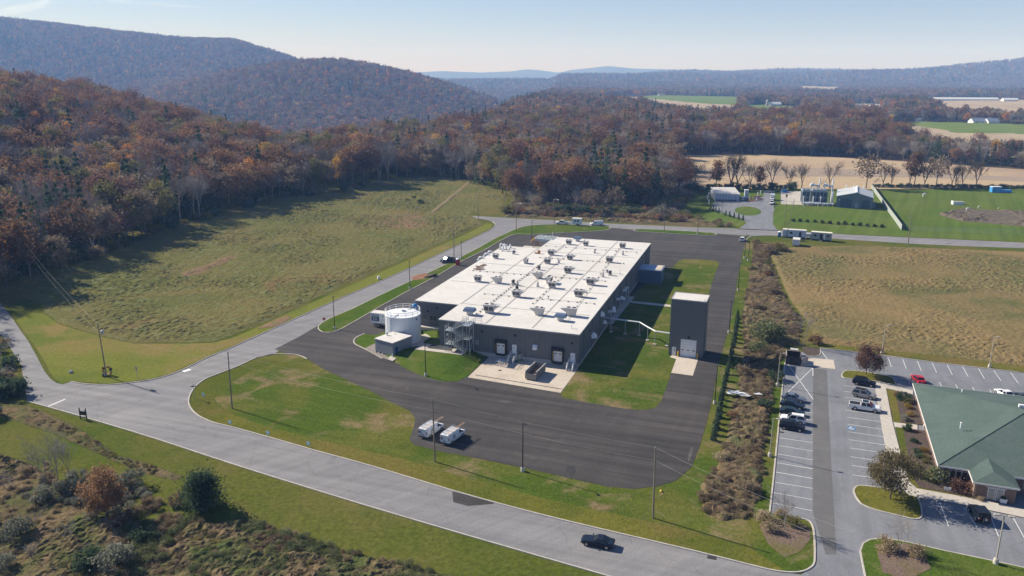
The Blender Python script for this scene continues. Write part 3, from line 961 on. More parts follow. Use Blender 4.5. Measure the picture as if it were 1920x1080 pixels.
def front(px, py, y=0.0):
    """photo pixel on a wall parallel to the front -> local x, z"""
    p = wall_hit(px, py, BW(0, y), Vector((_sx, -_cx, 0))) - B0
    return (p.x * _cx + p.y * _sx, p.z)


def east(px, py):
    p = wall_hit(px, py, BW(0, 0), Vector((_cx, _sx, 0))) - B0
    return (-p.x * _sx + p.y * _cx, p.z)


m_wall = M('ribbed_grey_metal', [(.115, .12, .125), (.13, .135, .14), (.145, .15, .155)], 5, .55, spec=.4, coords='obj', stretch=(1, 1, .02))
m_roof = patchy('white_roof_membrane', [((.60, .575, .54), (.67, .645, .605)), ((.52, .495, .455), (.60, .57, .53), .05, .60, .10, 3), ((.56, .535, .50), (.63, .61, .57), .3, .58, .06, 5)], rough=.7, bump=.05, fine=.6)
m_white = M('white_paint', [(.70, .71, .72), (.80, .80, .80)], 2, .5, spec=.4, coords='obj')
m_coping = M('grey_coping', [(.30, .30, .30), (.36, .36, .36)], 2, .5, coords='obj')
m_seam = M('roof_seam', [(.42, .40, .36), (.50, .48, .44)], 1, .8)
m_black = M('black_rubber', [(.012, .012, .014), (.022, .022, .024)], 3, .7, coords='obj')
m_glass = M('dark_glass', [(.015, .02, .026), (.03, .038, .046)], .8, .08, spec=.8, coords='obj')
m_galv = M('galvanised_steel', [(.36, .39, .42), (.48, .51, .54)], 3, .45, metal=.5, coords='obj')
m_found = M('foundation_concrete', [(.33, .32, .30), (.44, .42, .39)], 1, .9)
m_unit = M('unit_grey', [(.44, .43, .41), (.54, .53, .51)], 1.5, .6, coords='obj')
m_grille = M('unit_grille', [(.06, .06, .06), (.13, .13, .13)], 9, .7, coords='obj', stretch=(1, 1, 6))
m_bluehood = M('blue_grey_louvre', [(.13, .19, .30), (.22, .29, .40)], 7, .5, coords='obj')
m_yellow = M('safety_yellow', [(.60, .40, .03), (.72, .50, .05)], 2, .5, coords='obj')
m_orange = M('rust_orange', [(.32, .13, .05), (.46, .22, .09)], 3, .7, coords='obj')
m_blue = M('blue_plastic', [(.03, .15, .36), (.05, .22, .46)], 2, .45, coords='obj')

fac = thing('factory_building', 'long grey metal factory with a flat white roof in the middle of the asphalt lot', 'factory', B0, HD)
XL, XN, YN, YW, YB = -47.0, -34.7, 13.4, 83.9, 104.6
foot = [(XN, .35), (0, 0), (0, YB), (-34.2, YB - .6), (-34.2, YW), (XL, YW), (XL, YN), (XN, YN)]
MB().prism(foot, -1.0, RZ - .25).build('wall', m_wall, fac)
# roof deck with its edge trim
rf = [(XN - .12, .2), (.12, -.15), (.12, YB + .12), (-34.3, YB - .48), (-34.3, YW + .12), (XL - .12, YW + .12), (XL - .12, YN - .15), (XN - .12, YN - .15)]
roof = MB().prism(rf, RZ - .25, RZ).build('roof', m_roof, fac)
ed = MB()
for a, b in zip(rf, rf[1:] + rf[:1]):
    d = Vector((b[0] - a[0], b[1] - a[1], 0)); L = d.length; an = math.atan2(d.y, d.x)
    ed.box(((a[0] + b[0]) / 2, (a[1] + b[1]) / 2, RZ - .16), (L + .1, .10, .30), an)
ed.build('roof_edge', m_coping, fac)
# seams and pipe runs on the roof
for x0, y0, x1, y1 in ((-34.6, 14, -34.6, YW), (-23, 1, -23, 104), (-11.5, 1, -11.5, 104), (-46, 35, -1, 35.3), (-46, 58, -1, 58.3), (-34, 80, -1, 80.2), (-34, 14.5, -1, 14.8), (-34, 92, -1, 92.2)):
    a, b = Vector((x0, y0, 0)), Vector((x1, y1, 0)); d = b - a
    MB().box(((x0 + x1) / 2, (y0 + y1) / 2, RZ + .03), (d.length, .35 if abs(d.x) < 5 else .18, .07), math.atan2(d.y, d.x)).build('roof_seam', m_seam, roof)
bl = MB()
for (x0, y0, x1, y1, n) in ((-27.5, 5, -27.5, 92, 44), (-5.2, 8, -9, 100, 22), (-32, 24.5, -2, 24.8, 14), (-44, 47.5, -4, 48, 20), (-30, 70.5, -3, 71, 15), (-17, 20, -17, 60, 14), (-33, 88, -2, 88, 10)):
    for k in range(n):
        t = k / (n - 1)
        bl.box((x0 + (x1 - x0) * t + rnd.uniform(-.15, .15), y0 + (y1 - y0) * t, RZ + .12), (.32, .28, .24), rnd.uniform(0, 1))
    a = Vector((x0, y0, RZ + .26)); b_ = Vector((x1, y1, RZ + .26))
    pr = MB().tube(a, b_, .045, n=5); pr.build('roof_pipe', M('pipe_grey', [(.42, .40, .36), (.52, .50, .46)], 2, .6), roof)
o = bl.build('pipe_blocks', M('roof_block', [(.10, .085, .07), (.18, .15, .12)], 2, .8), roof); o['kind'] = 'stuff'
# vertical seams of the wall sheets
for (xa, xb, yy, zb) in ((XN, 0, .35, 1.0), (XL, XN, YN, 1.0)):
    for k in range(1, int((xb - xa) / 1.15)):
        x = xa + k * 1.15
        y = yy - .35 * (x - XN) / -XN if yy < 1 else YN
        MB().bx(x - .03, x + .03, y - .035, y + .05, zb, RZ - .32).build('panel_seam', m_wall, fac)
for k in range(1, 60): MB().bx(-.05, .03, k * 1.74 - .03, k * 1.74 + .03, .6, RZ - .32).build('panel_seam', m_wall, fac)
# foundation showing at the docks and along the east side
MB().bx(XN + 4, -.04, .02 - .09, .3, -1, 1.0).build('foundation', m_found, fac)
MB().bx(-.25, .07, -.04, YB, -1, .55).build('foundation', m_found, fac)


def rect_front(x0, y0, x1, y1, y=0.0):
    """photo rectangle on a wall facing the front: local x0, x1, z0, z1"""
    a = front(x0, (y0 + y1) / 2, y); b = front(x1, (y0 + y1) / 2, y)
    c = front((x0 + x1) / 2, y0, y); d = front((x0 + x1) / 2, y1, y)
    return a[0], b[0], d[1], c[1]


def z860(a, b, c, d): return (860 + a / 8, 620 + b / 8, 860 + c / 8, 620 + d / 8)


for rr, lab in (((548, 135, 722, 352), 'dock door by the outdoor stair tower'), ((1396, 252, 1580, 478), 'dock door near the east corner')):
    x0, x1, z0, z1 = rect_front(*z860(*rr))
    yy = .02
    sh = MB().bx(x0, x1, yy - .55, yy + .1, z1 - .75, z1).bx(x0, x0 + .4, yy - .5, yy + .1, z0 + .1, z1 - .75).bx(x1 - .4, x1, yy - .5, yy + .1, z0 + .1, z1 - .75)
    s_ = sh.build('dock_shelter', m_black, fac)
    MB().bx(x0 + .3, x1 - .3, yy - .42, yy + .05, z0 - .25, z0 + .18).build('bumper', m_black, s_)
    for xx in (x0 + .36, x1 - .36): MB().bx(xx - .03, xx + .03, yy - .53, yy - .5, z0 + .4, z1 - .9).build('guide_stripe', m_yellow, s_)
    d_ = MB().bx(x0 + .42, x1 - .42, yy - .08, yy + .1, z0 + .18, z1 - .75).build('dock_door', m_white, fac)
    d_['label'] = lab
    for k in (.24, .76): MB().box((x0 + .42 + (x1 - x0 - .84) * k, yy - .09, z0 + (z1 - z0) * .58), (.5, .03, .24)).build('door_window', m_glass, d_)
    for k in (1, 2, 3): MB().box(((x0 + x1) / 2, yy - .085, z0 + .18 + (z1 - z0 - .93) * k / 4), (x1 - x0 - .88, .015, .03)).build('panel_joint', m_coping, d_)
for rr in ((803, 212, 868, 342), (1677, 340, 1745, 476)):
    x0, x1, z0, z1 = rect_front(*z860(*rr))
    d_ = MB().bx(x0, x1, -.06, .1, z0, z1).build('door', m_white, fac)
    MB().bx(x0 - .08, x1 + .08, -.03, .1, z1, z1 + .1).build('door_frame', m_coping, d_)
    MB().bx(x0 + .12, x0 + .24, -.1, -.05, z0 + 1.0, z0 + 1.12).build('handle', m_black, d_)
    MB().bx(x0 + .38, x0 + .5, -.07, -.05, z0 + 1.3, z1 - .4).build('door_window', m_glass, d_)
x0, x1, z0, z1 = rect_front(*z860(1118, 208, 1182, 276))
MB().prism([(0, z1), (0, z0), (-.75, z0), (-.75, z0 + .45), (-.3, z1)], x0, x1, 'x').build('wall_hood', m_white, fac)
for q in ((850, 72), (1700, 187), (350, 8)):
    x, z = front(860 + q[0] / 8, 620 + q[1] / 8)
    MB().box((x, -.12, z), (.5, .3, .35), top=(.9, .6)).build('wall_lamp', m_black, fac)
x0, x1, z0, z1 = rect_front(*z860(250, 140, 300, 205))
f_ = MB().bx(x0, x1, -.05, .3, z0, z1).build('window', m_coping, fac)
MB().bx(x0 + .07, x1 - .07, -.06, 0, z0 + .08, z1 - .08).build('pane', M('pale_pane', [(.18, .21, .24), (.28, .31, .34)], 1, .1, spec=.8), f_)
for rr in ((400, 665, 540, 785), (625, 705, 780, 820)):
    x0, x1, z0, z1 = rect_front(760 + rr[0] / 13.5, 540 + rr[1] / 13.5, 760 + rr[2] / 13.5, 540 + rr[3] / 13.5, YN)
    f_ = MB().bx(x0 - .06, x1 + .06, YN - .05, YN + .1, z0 - .06, z1 + .06).build('window', m_coping, fac)
    MB().bx(x0, x1, YN - .07, YN, z0, z1).build('pane', m_glass, f_)
    MB().bx((x0 + x1) / 2 - .04, (x0 + x1) / 2 + .04, YN - .09, YN, z0, z1).build('mullion', m_coping, f_)
for q in ((800, 500), (570, 588)):
    x, z = front(760 + q[0] / 13.5, 540 + q[1] / 13.5, YN)
    MB().box((x, YN - .1, z), (.5, .28, .35), top=(.9, .6)).build('wall_lamp', m_black, fac)
MB().bx(XN - 11.9, XN - .05, YN - 1.6, YN, -.5, 1.42).build('walkway', m_walk, fac)
# east side: hoods, vertical ducts, lamps
def hood(y, z, r=.75):
    mb = MB(); n = 8; k = 5
    vs = []
    for i in range(k + 1):
        a = math.pi / 2 * i / k
        for j in range(n + 1):
            b = math.pi * j / n
            vs.append((max(.0, r * math.sin(b) * math.cos(a * .98)) * 1.1, y + r * math.cos(b) * math.cos(a * .98), z + r * 1.1 * math.sin(a)))
    fs = [(i * (n + 1) + j, i * (n + 1) + j + 1, (i + 1) * (n + 1) + j + 1, (i + 1) * (n + 1) + j) for i in range(k) for j in range(n)]
    mb.add(vs, fs)
    mb.build('vent_hood', m_white, fac, smooth=True)


for q, r_ in (((507, 358), 1.15), ((625, 70), .9), ((665, 172), .8), ((780, 15), .9)):
    y, z = east(1040 + q[0] / 7.2, 580 + q[1] / 7.2); hood(y, z - .3, r_)
for q in ((60, 330), (240, 245), (235, 270), (365, 85), (400, 128)):
    y, z = east(1120 + q[0] / 8.307, 550 + q[1] / 8.307); hood(y, max(z, 1.2), .8)
for q0, q1 in (((150, 470), (150, 345)), ((290, 260), (290, 150)), ((393, 90), (393, 10)), ((427, 100), (430, -30))):
    y, z = east(1120 + q0[0] / 8.307, 550 + q0[1] / 8.307); y1, z1 = east(1120 + q1[0] / 8.307, 550 + q1[1] / 8.307)
    d_ = MB().tube((1.0, y, .1), (1.0, y, z1 + 1), .22, n=8).build('vent_duct', m_galv, fac)
    MB().tube((-.1, y, z1 + .9), (1.05, y, z1 + 1.2), .42, .36, n=8).build('duct_elbow', m_white, d_)
for q in ((468, 290), (230, 455)):
    y, z = east(1040 + q[0] / 7.2, 580 + q[1] / 7.2)
    MB().box((.1, y, z), (.25, .45, .3)).build('wall_lamp', m_black, fac)
for yy in (26, 34, 42, 51, 60, 72, 86):
    MB().box((.05, yy, 4.6), (.2, .4, .3)).build('wall_lamp', m_black, fac)
for yy in np.arange(4.5, 103, 9):
    MB().box((.07, yy, 4.1), (.14, .16, 7.1)).build('downspout', m_wall, fac)
# east annex
ya, za = east(1213.5, 500)
an = MB().bx(.0, 7.4, 80.2, 87.4, -.5, 4.3).build('annex_wall', M('blue_grey_metal', [(.075, .115, .17), (.10, .145, .205)], 5, .5, coords='obj', stretch=(1, 1, .02)), fac)
MB().bx(-.0, 7.5, 80.1, 87.5, 4.3, 4.5).build('annex_roof', M('annex_roof_blue', [(.30, .37, .46), (.40, .47, .56)], 1, .5), an)
MB().bx(5.3, 7.2, 80.6, 87.0, 4.5, 4.62).build('roof_pad', m_conc, an)

# ground slabs that belong to the factory
m_pad2 = m_conc
sheet('concrete_apron', [(876.9, 708), (964, 722.5), (1051, 737), (1077.5, 700.6), (1084.5, 689.5), (1000, 677.5), (921, 666)], .07, m_conc)
for a, b in (((252, 665), (1558, 878)),):
    p, q = G(860 + a[0] / 8, 620 + a[1] / 8, .08), G(860 + b[0] / 8, 620 + b[1] / 8, .08)
    d = q - p
    st = MB().box(((p.x + q.x) / 2, (p.y + q.y) / 2, .082), (d.length, .28, .02), math.atan2(d.y, d.x))
    struct('trench_drain', st, M('drain_grate', [(.03, .028, .026), (.05, .047, .044)], 5, .8))
sheet('drain_cover', [(860 + 620 / 8 + 3.2 * math.cos(a), 620 + 600 / 8 + 1.3 * math.sin(a)) for a in np.linspace(0, 5.7, 10)], .085, MATS['drain_grate'])
sheet('concrete_path', [(1175, 567.5), (1180, 564), (1257.5, 572), (1257.5, 576)], .085, m_walk)
sheet('concrete_path', [(1136, 607.5), (1149, 608), (1190, 557), (1178, 556)], .11, m_walk)
sheet('concrete_apron', [(1255.7, 670), (1267.8, 673.7), (1258.5, 699.6), (1299, 705), (1309, 673.7), (1262, 665)], .08, m_conc)

# lawn bank by the tank: rises to the factory floor
bank_out = W([(663.3, 640), (668, 633), (684, 625.8), (705, 628), (760, 607), (788, 600), (826, 610), (826, 640), (888, 650), (922, 664), (876.7, 707.5), (863, 714), (848, 717.5), (831.7, 716.7), (800, 710), (766.7, 696.7), (736.7, 679), (726.7, 675.8), (716.7, 672.5), (685, 655), (667.5, 646.7)])
bo = [(p[0], p[1]) for p in bank_out]
xs, ys = [p[0] for p in bo], [p[1] for p in bo]
HI = [BW(XN - 13, YN + 1)[:2], BW(XN - 13, YN - 2.5)[:2], BW(XN - 3.5, YN - 4.5)[:2], BW(XN - 4, -4.2)[:2], BW(XN + 6.8, -4.6)[:2], BW(XN + 7.4, 0)[:2], BW(XN + 2, 1)[:2], BW(XN, YN + 1)[:2]]


def bank_h(x, y):
    di = np.where(in_poly(x, y, HI), 0, dist_poly(x, y, HI))
    do = dist_poly(x, y, bo)
    return 1.25 * sstep(0, 1, do / (do + di * 1.0 + .2)) * (di < 9) * sstep(5.3, 10.5, np.hypot(x + 27.4, y - 191.2))


gs = .5
gx, gy = np.arange(min(xs), max(xs), gs), np.arange(min(ys), max(ys), gs)
GXX, GYY = np.meshgrid(gx, gy)
hh = bank_h(GXX.ravel(), GYY.ravel())
ins = in_poly(GXX.ravel(), GYY.ravel(), bo)
zz = np.where(ins, .06 + hh, -.3)
nx = len(gx)
mb = MB(); mb.v = list(zip(GXX.ravel().tolist(), GYY.ravel().tolist(), zz.tolist()))
for j in range(len(gy) - 1):
    for i in range(nx - 1):
        q = (j * nx + i, j * nx + i + 1, (j + 1) * nx + i + 1, (j + 1) * nx + i)
        if ins[list(q)].any(): mb.f.append(q)
struct('lawn', mb.mesh('lawn', m_lush, True, False))
kerb([(684, 625.5), (668, 633), (663.3, 640), (667.5, 646.7), (685, 655), (716.7, 672.5)], 'kerb', wid=.3)
sheet('gravel_bed', [(684, 654), (703, 645), (738, 668), (726.7, 675.5), (716.7, 672.0), (690, 658)], .16, m_grav)
TC, TR, TH = Vector((-27.4, 191.2, 0)), 4.43, 7.1
struct('concrete_pad', MB().lathe([(5.4, -.3), (5.4, .24)], (TC.x, TC.y), 32), m_walk)
sheet('concrete_path', [(726.7, 675.3), (736.2, 679), (762, 657.8), (773, 659), (811, 631), (800, 626), (770, 640), (745, 655)], .26, m_walk)
st_pad = MB().bx(XN - 4.6, XN + 7.6, -4.3, .3, .4, 1.38)
o = st_pad.build('concrete_pad', m_walk); o.location = B0; o.rotation_euler = (0, 0, HD); o['kind'] = 'structure'
st_pad = MB().bx(XN - 2.0, XN + 4.0, -2.6, .3, .4, 1.44)
o = st_pad.build('gravel_bed', M('dark_gravel', [(.04, .04, .042), (.09, .088, .088)], 4, .95)); o.location = B0; o.rotation_euler = (0, 0, HD); o['kind'] = 'structure'

# ------------------------------------------------------------------ outdoor stair tower
stt = thing('exterior_staircase', 'grey steel stair tower climbing to the roof at the front left corner', 'staircase', BW(0, 0), HD)
gz = 1.4
X0, X1, Y0, Y1 = XN + 2.8, XN + 9.1, -3.0, -.35
lev = [gz, gz + 1.7, gz + 3.4, gz + 5.1, RZ + .15]
LW = 1.7


def rail(pts, parent, h=1.05):
    mb = MB()
    for a, b in zip(pts, pts[1:]):
        a, b = Vector(a), Vector(b)
        for hh_ in (h, h * .55): mb.tube(a + Vector((0, 0, hh_)), b + Vector((0, 0, hh_)), .045, n=5)
        n = max(1, int((b - a).length / 1.1))
        for k in range(n + 1):
            p = a.lerp(b, k / n); mb.tube(p, p + Vector((0, 0, h)), .045, n=5)
    return mb.build('handrail', m_galv, parent)


for x, z in ((X0, lev[3]), (X1, lev[4]), (X0 + LW, lev[3]), (X1 - LW, lev[4])):
    for y in (Y0, Y1):
        MB().box((x, y, (gz + z) / 2 - .1), (.16, .16, z - gz + .2)).build('post', m_galv, stt)
for i, (left, z) in enumerate(((True, lev[1]), (False, lev[2]), (True, lev[3]), (False, lev[4]))):
    xa, xb = (X0, X0 + LW) if left else (X1 - LW, X1)
    l_ = MB().bx(xa, xb, Y0, Y1, z - .14, z).build('landing', m_galv, stt)
    xo = xa if left else xb
    pts = [(xa if not left else xb, Y0, z), (xo, Y0, z), (xo, Y1, z)]
    rail(pts, l_)
def flight(xa, za, xb, zb, y0, y1, parent, n=8, w_rail=True):
    mb = MB()
    for y in (y0, y1):
        d = Vector((xb - xa, 0, zb - za)); an = math.atan2(d.z, d.x)
        a, b = Vector((xa, y, za)), Vector((xb, y, zb))
        vs = [a + Vector((0, -.03, -.2)), b + Vector((0, -.03, -.2)), b + Vector((0, -.03, .08)), a + Vector((0, -.03, .08))]
        vs += [v + Vector((0, .06, 0)) for v in vs]
        mb.add(vs, [(0, 1, 2, 3), (7, 6, 5, 4), (0, 4, 5, 1), (1, 5, 6, 2), (2, 6, 7, 3), (3, 7, 4, 0)])
    f = mb.build('flight', m_galv, parent)
    for k in range(n):
        t = (k + .5) / n
        MB().box((xa + (xb - xa) * t, (y0 + y1) / 2, za + (zb - za) * t), (abs(xb - xa) / n * .8, y1 - y0 - .08, .05)).build('tread', m_galv, f)
    if w_rail:
        for y in (y0, y1): rail([(xa, y, za), (xb, y, zb)], f)


ym = (Y0 + Y1) / 2
flight(X1 - LW + .6, lev[0], X0 + LW, lev[1], Y0 + .06, ym - .08, stt)
flight(X0 + LW, lev[1], X1 - LW, lev[2], ym + .08, Y1 - .06, stt)
flight(X1 - LW, lev[2], X0 + LW, lev[3], Y0 + .06, ym - .08, stt)
flight(X0 + LW, lev[3], X1 - LW, lev[4], ym + .08, Y1 - .06, stt)
for (xa, za, xb, zb, y) in ((X0, gz, X0 + LW, lev[2], Y0), (X0, lev[2], X0 + LW, lev[3], Y0), (X1, gz, X1, lev[2], Y0), (X1 - LW, lev[2], X1, lev[4] - .2, Y1), (X0 + LW, lev[2], X0, lev[3], Y1)):
    MB().tube((xa, y, za), (xb, y if xa != xb else Y1, zb), .06, n=5).build('brace', m_galv, stt)
br = MB().bx(X1 - LW, X1, Y1, .9, RZ + .02, RZ + .14).build('roof_bridge', m_galv, stt)
rail([(X1 - LW - 1.6, .9, RZ), (X1 - LW, .9, RZ), (X1 - LW, Y1, RZ + .1)], br)
rail([(X1, Y1, RZ + .1), (X1, .9, RZ), (X1 + 1.6, .9, RZ)], br)


# dock stairs
def dock_stair(px, py, label):
    x = front(px, py)[0]
    t = thing('dock_stairs', label, 'steps', BW(x, 0), HD, 'steel steps at the loading docks')
    top = 1.15
    MB().bx(-.7, .7, -1.2, -.05, top - .1, top).build('landing', m_galv, t)
    for s in (-.68, .68):
        mb = MB()
        a, b = Vector((s, -1.2, top)), Vector((s, -3.3, .1))
        vs = [a + Vector((-.03, 0, -.2)), b + Vector((-.03, 0, -.05)), b + Vector((-.03, 0, .16)), a + Vector((-.03, 0, .05))]
        vs += [v + Vector((.06, 0, 0)) for v in vs]
        mb.add(vs, [(0, 1, 2, 3), (7, 6, 5, 4), (0, 4, 5, 1), (1, 5, 6, 2), (2, 6, 7, 3), (3, 7, 4, 0)])
        mb.build('stringer', m_white, t)
        r_ = MB()
        for h in (.5, 1.0): r_.tube((s, -.1, top + h), (s, -1.2, top + h), .05, n=5).tube((s, -1.2, top + h), (s, -3.3, .1 + h), .05, n=5)
        for y, z in ((-.15, top), (-1.2, top), (-2.2, .62), (-3.3, .1)): r_.tube((s, y, z), (s, y, z + 1.0), .05, n=5)
        r_.build('handrail', m_white, t)
    for k in range(6):
        q = (k + .5) / 6
        MB().box((0, -1.2 - 2.1 * q, top - (top - .1) * q - .08), (1.3, .3, .05)).build('tread', m_galv, t)
    for s in (-.62, .62): MB().tube((s, -1.1, 0), (s, -1.1, top - .1), .05, n=5).build('leg', m_galv, t)


dock_stair(860 + 835 / 8, 620 + 330 / 8, 'white railed steps between the left dock and the pallet cart')
dock_stair(860 + 1710 / 8, 620 + 470 / 8, 'white railed steps at the east corner of the loading docks')

# roll-off container with debris
a = G(994.5, 713.5); b = G(1018.5, 690.5)
dirv = (b - a); rzc = math.atan2(dirv.y, dirv.x)
LC = 6.2
t = thing('roll_off_container', 'open grey roll off container holding scrap on the dock apron', 'dumpster', a + dirv.normalized() * LC / 2, rzc)
m_cont = M('container_paint', [(.16, .155, .145), (.25, .24, .225), (.20, .15, .11)], 1.2, .6, coords='obj')
hw = 1.25
MB().bx(-LC / 2, LC / 2, -hw, hw, .25, .4).build('floor', m_cont, t)
for s in (-1, 1):
    w_ = MB().prism([(-LC / 2, .4), (LC / 2, .4), (LC / 2, 2.0), (-LC / 2 + .3, 2.0), (-LC / 2, 1.5)], s * hw - .04, s * hw + .04, 'y').build('side_wall', m_cont, t)
    for k in range(9): MB().box((-LC / 2 + .4 + k * .68, s * (hw + .07), 1.15), (.1, .09, 1.4)).build('rib', m_cont, w_)
    MB().bx(-LC / 2 + .25, LC / 2, s * hw - .08, s * hw + .08, 2.0, 2.12).build('top_rail', m_unit, w_)
MB().bx(-LC / 2 - .04, -LC / 2 + .04, -hw, hw, .3, 1.5).build('tailgate', m_cont, t)
e_ = MB().bx(LC / 2 - .04, LC / 2 + .04, -hw, hw, .3, 2.0).build('front_wall', m_cont, t)
for x in (-2.6, 2.6):
    for s in (-1, 1): MB().tube((x, s * .8 - .1, .16), (x, s * .8 + .1, .16), .16, n=10).build('roller', m_black, t)
tl = MB()
rr = random.Random(3)
for k in range(16): tl.box((rr.uniform(-2.6, 1.8), rr.uniform(-.9, .9), rr.uniform(.5, 1.1)), (rr.uniform(.3, 1.3), rr.uniform(.15, .5), rr.uniform(.05, .3)), rr.uniform(0, 3))
o = tl.build('scrap_heap', M('scrap', [(.10, .07, .05), (.30, .20, .13), (.6, .5, .4)], 2.2, .8)); o.parent = t; o['kind'] = 'stuff'
# small cart, ramp and wheel stops by the dock
p = G(860 + 885 / 8, 620 + 450 / 8)
t = thing('pallet_cart', 'small green and white cart with an open cage beside the dock steps', 'cart', p, HD + R(60))
MB().bx(-1.3, 1.3, -.8, .8, .4, .6).build('deck', M('cart_green', [(.08, .16, .11), (.13, .22, .16)], 2, .6), t)
for s in (-.78, .78):
    mb = MB()
    for z in (.7, 1.15, 1.6): mb.bx(-1.3, 1.3, s - .04, s + .04, z, z + .14)
    for x in (-1.25, 0, 1.25): mb.bx(x - .05, x + .05, s - .05, s + .05, .6, 1.75)
    mb.build('cage_side', M('cart_cream', [(.55, .53, .42), (.66, .64, .52)], 2, .6), t)
for x in (-.9, .9):
    for s in (-.7, .7): MB().tube((x, s - .08, .25), (x, s + .08, .25), .25, n=10).build('wheel', m_black, t)
p = G(860 + 1020 / 8, 620 + 440 / 8)
t = thing('dock_ramp', 'dark wedge ramp leaning against the dock wall', 'ramp', p, HD)
MB().prism([(-1.1, 0), (1.1, 0), (.5, 1.5)], -.7, .7, 'y').build('ramp_plate', m_black, t)
MB().bx(.4, .6, -.75, .75, 0, 1.55).build('ramp_frame', m_coping, t)
for k in range(4):
    p = G(860 + (600 + k * 32) / 8, 620 + (447 + k * 5) / 8)
    t = thing('parking_block', 'low white concrete block, one of four in a row at the left dock', 'parking block', p, HD + R(70), group='white blocks at the left dock')
    MB().box((0, 0, .16), (1.9, .32, .18), top=(.97, .6)).build('block', m_white, t)

# ------------------------------------------------------------------ tower building
TB = G(1253.3, 665.4)
tw = thing('tower_building', 'tall dark grey metal tower with a white roof and a white roller door', 'building', TB, R(-20))
MB().bx(0, 8, 0, 6.2, -.4, 13.9).build('wall', m_wall, tw)
for k in range(1, 8): MB().bx(k - .03, k + .03, -.035, .03, 4.6 if 2 < k < 7 else 2.4, 13.8).build('panel_seam', m_wall, tw)
rf_ = MB().bx(-.08, 8.08, -.08, 6.28, 13.9, 14.05).build('roof', m_roof, tw)
for (xa, xb, ya_, yb_) in ((-.1, 8.1, -.12, .0), (-.1, 8.1, 6.2, 6.32), (-.12, 0, 0, 6.2), (8, 8.12, 0, 6.2)): MB().bx(xa, xb, ya_, yb_, 13.85, 14.12).build('coping', m_coping, rf_)
MB().tube((7.6, .6, 14), (7.6, .6, 14.5), .1, n=6).build('vent_pipe', m_unit, rf_)
d_ = MB().bx(2.75, 6.4, -.08, .05, 0.05, 4.35).build('roller_door', m_white, tw)
for k in range(3): MB().box((3.25 + k * 1.3, -.09, 1.75), (.55, .03, .22)).build('door_window', m_glass, d_)
for k in range(1, 7): MB().box((4.575, -.083, k * .62), (3.6, .015, .03)).build('panel_joint', m_coping, d_)
MB().bx(2.62, 6.53, -.05, .05, 4.35, 4.45).build('door_frame', m_coping, d_)
d_ = MB().bx(.75, 1.7, -.07, .05, .05, 2.2).build('door', m_white, tw)
MB().box((1.45, -.08, 1.45), (.12, .03, .7)).build('door_window', m_glass, d_)
MB().box((4.55, -.15, 4.95), (.5, .3, .4)).build('wall_lamp', m_black, tw)
MB().bx(8, 8.14, .4, .55, 0, 13.7).build('downspout', m_wall, tw)
MB().box((8.1, .9, 2.2), (.2, .35, .7)).build('meter_box', m_unit, tw)
for x, s in ((2.35, 'left'), (6.85, 'right')):
    p = TB + Matrix.Rotation(R(-20), 3, 'Z') @ Vector((x, -.55, 0))
    t = thing('bollard', 'yellow steel bollard on the %s of the tower roller door' % s, 'bollard', p, group='yellow bollards at the tower door')
    MB().tube((0, 0, -.2), (0, 0, 1.3), .16, n=10).lathe([(.16, 1.3), (.1, 1.38)], n=10).build('post', m_yellow, t)
    MB().lathe([(.22, 0), (.22, .12)], n=10).build('base_ring', m_coping, t)

# pipe bridge
def hgt(b, t):
    B = G(*b)
    return min((((G(t[0], t[1], z) - B).xy.length), z) for z in np.arange(.3, 16, .1))[1]


def zc(x, y): return (1120 + x / 8.307, 550 + y / 8.307)


sup = [zc(213, 607), zc(430, 635), zc(650, 662), zc(778, 740), zc(893, 803), zc(1080, 828)]
topz = [3.6, 3.6, 3.55, 3.5, 3.45, 3.4]
pb = thing('pipe_bridge', 'thin elevated pipe run on steel posts between the factory and the tower', 'pipe bridge', G(*sup[2]))
o0 = G(*sup[2])
pts = []
for s, z in zip(sup, topz):
    p = G(*s) - o0
    MB().tube((p.x, p.y, .2), (p.x, p.y, z), .08, n=6).build('post', m_galv, pb)
    MB().box((p.x, p.y, .12), (.75, .75, .3), HD).build('footing', m_walk, pb)
    MB().box((p.x, p.y, z), (.9, .12, .12), HD + R(90)).build('cross_arm', m_galv, pb)
    pts.append(Vector((p.x, p.y, z + .15)))
e0 = BW(.0, BL(*zc(150, 385), 3.6)[1]) - o0; e0.z = 3.75
_ly = (Matrix.Rotation(R(20), 3, 'Z') @ (G(*sup[-1]) - TB)).y
e1 = TB + Matrix.Rotation(R(-20), 3, 'Z') @ Vector((0, min(_ly, 6.0), 0)) - o0; e1.z = 3.5
for dx in (-.3, .0, .3):
    off = Vector((0, dx, 0))
    MB().path([e0 + off] + [p + off for p in pts] + [e1 + off], .11, 6).build('pipe', M('pipe_white', [(.55, .57, .58), (.66, .68, .69)], 2, .45), pb)

# ------------------------------------------------------------------ water tank and pump house
tk = thing('water_tank', 'round white steel water tank with a railed roof beside the factory', 'tank', TC)
m_tank = M('tank_white', [(.66, .70, .74), (.76, .79, .82)], 1.2, .35, spec=.5, coords='obj', stretch=(1, 1, .08))
sh_ = MB().lathe([(TR, .2), (TR, TH)], n=56).build('shell', m_tank, tk)
for k in range(28):
    a = 2 * math.pi * k / 28
    MB().box(((TR + .02) * math.cos(a), (TR + .02) * math.sin(a), TH / 2 + .1), (.05, .10, TH - .3), a).build('seam', m_tank, sh_)
for z in (.28, TH - .1):
    MB().lathe([(TR + .07, z - .08), (TR + .07, z + .08)], n=56).build('ring', m_white, sh_)
rf_ = MB().lathe([(TR + .05, TH), (TR * .5, TH + .28), (.3, TH + .5), (.0, TH + .5)], n=48).build('roof', M('tank_roof_white', [(.72, .74, .75), (.80, .81, .82)], 1, .5), tk)
mb = MB(); n = 30
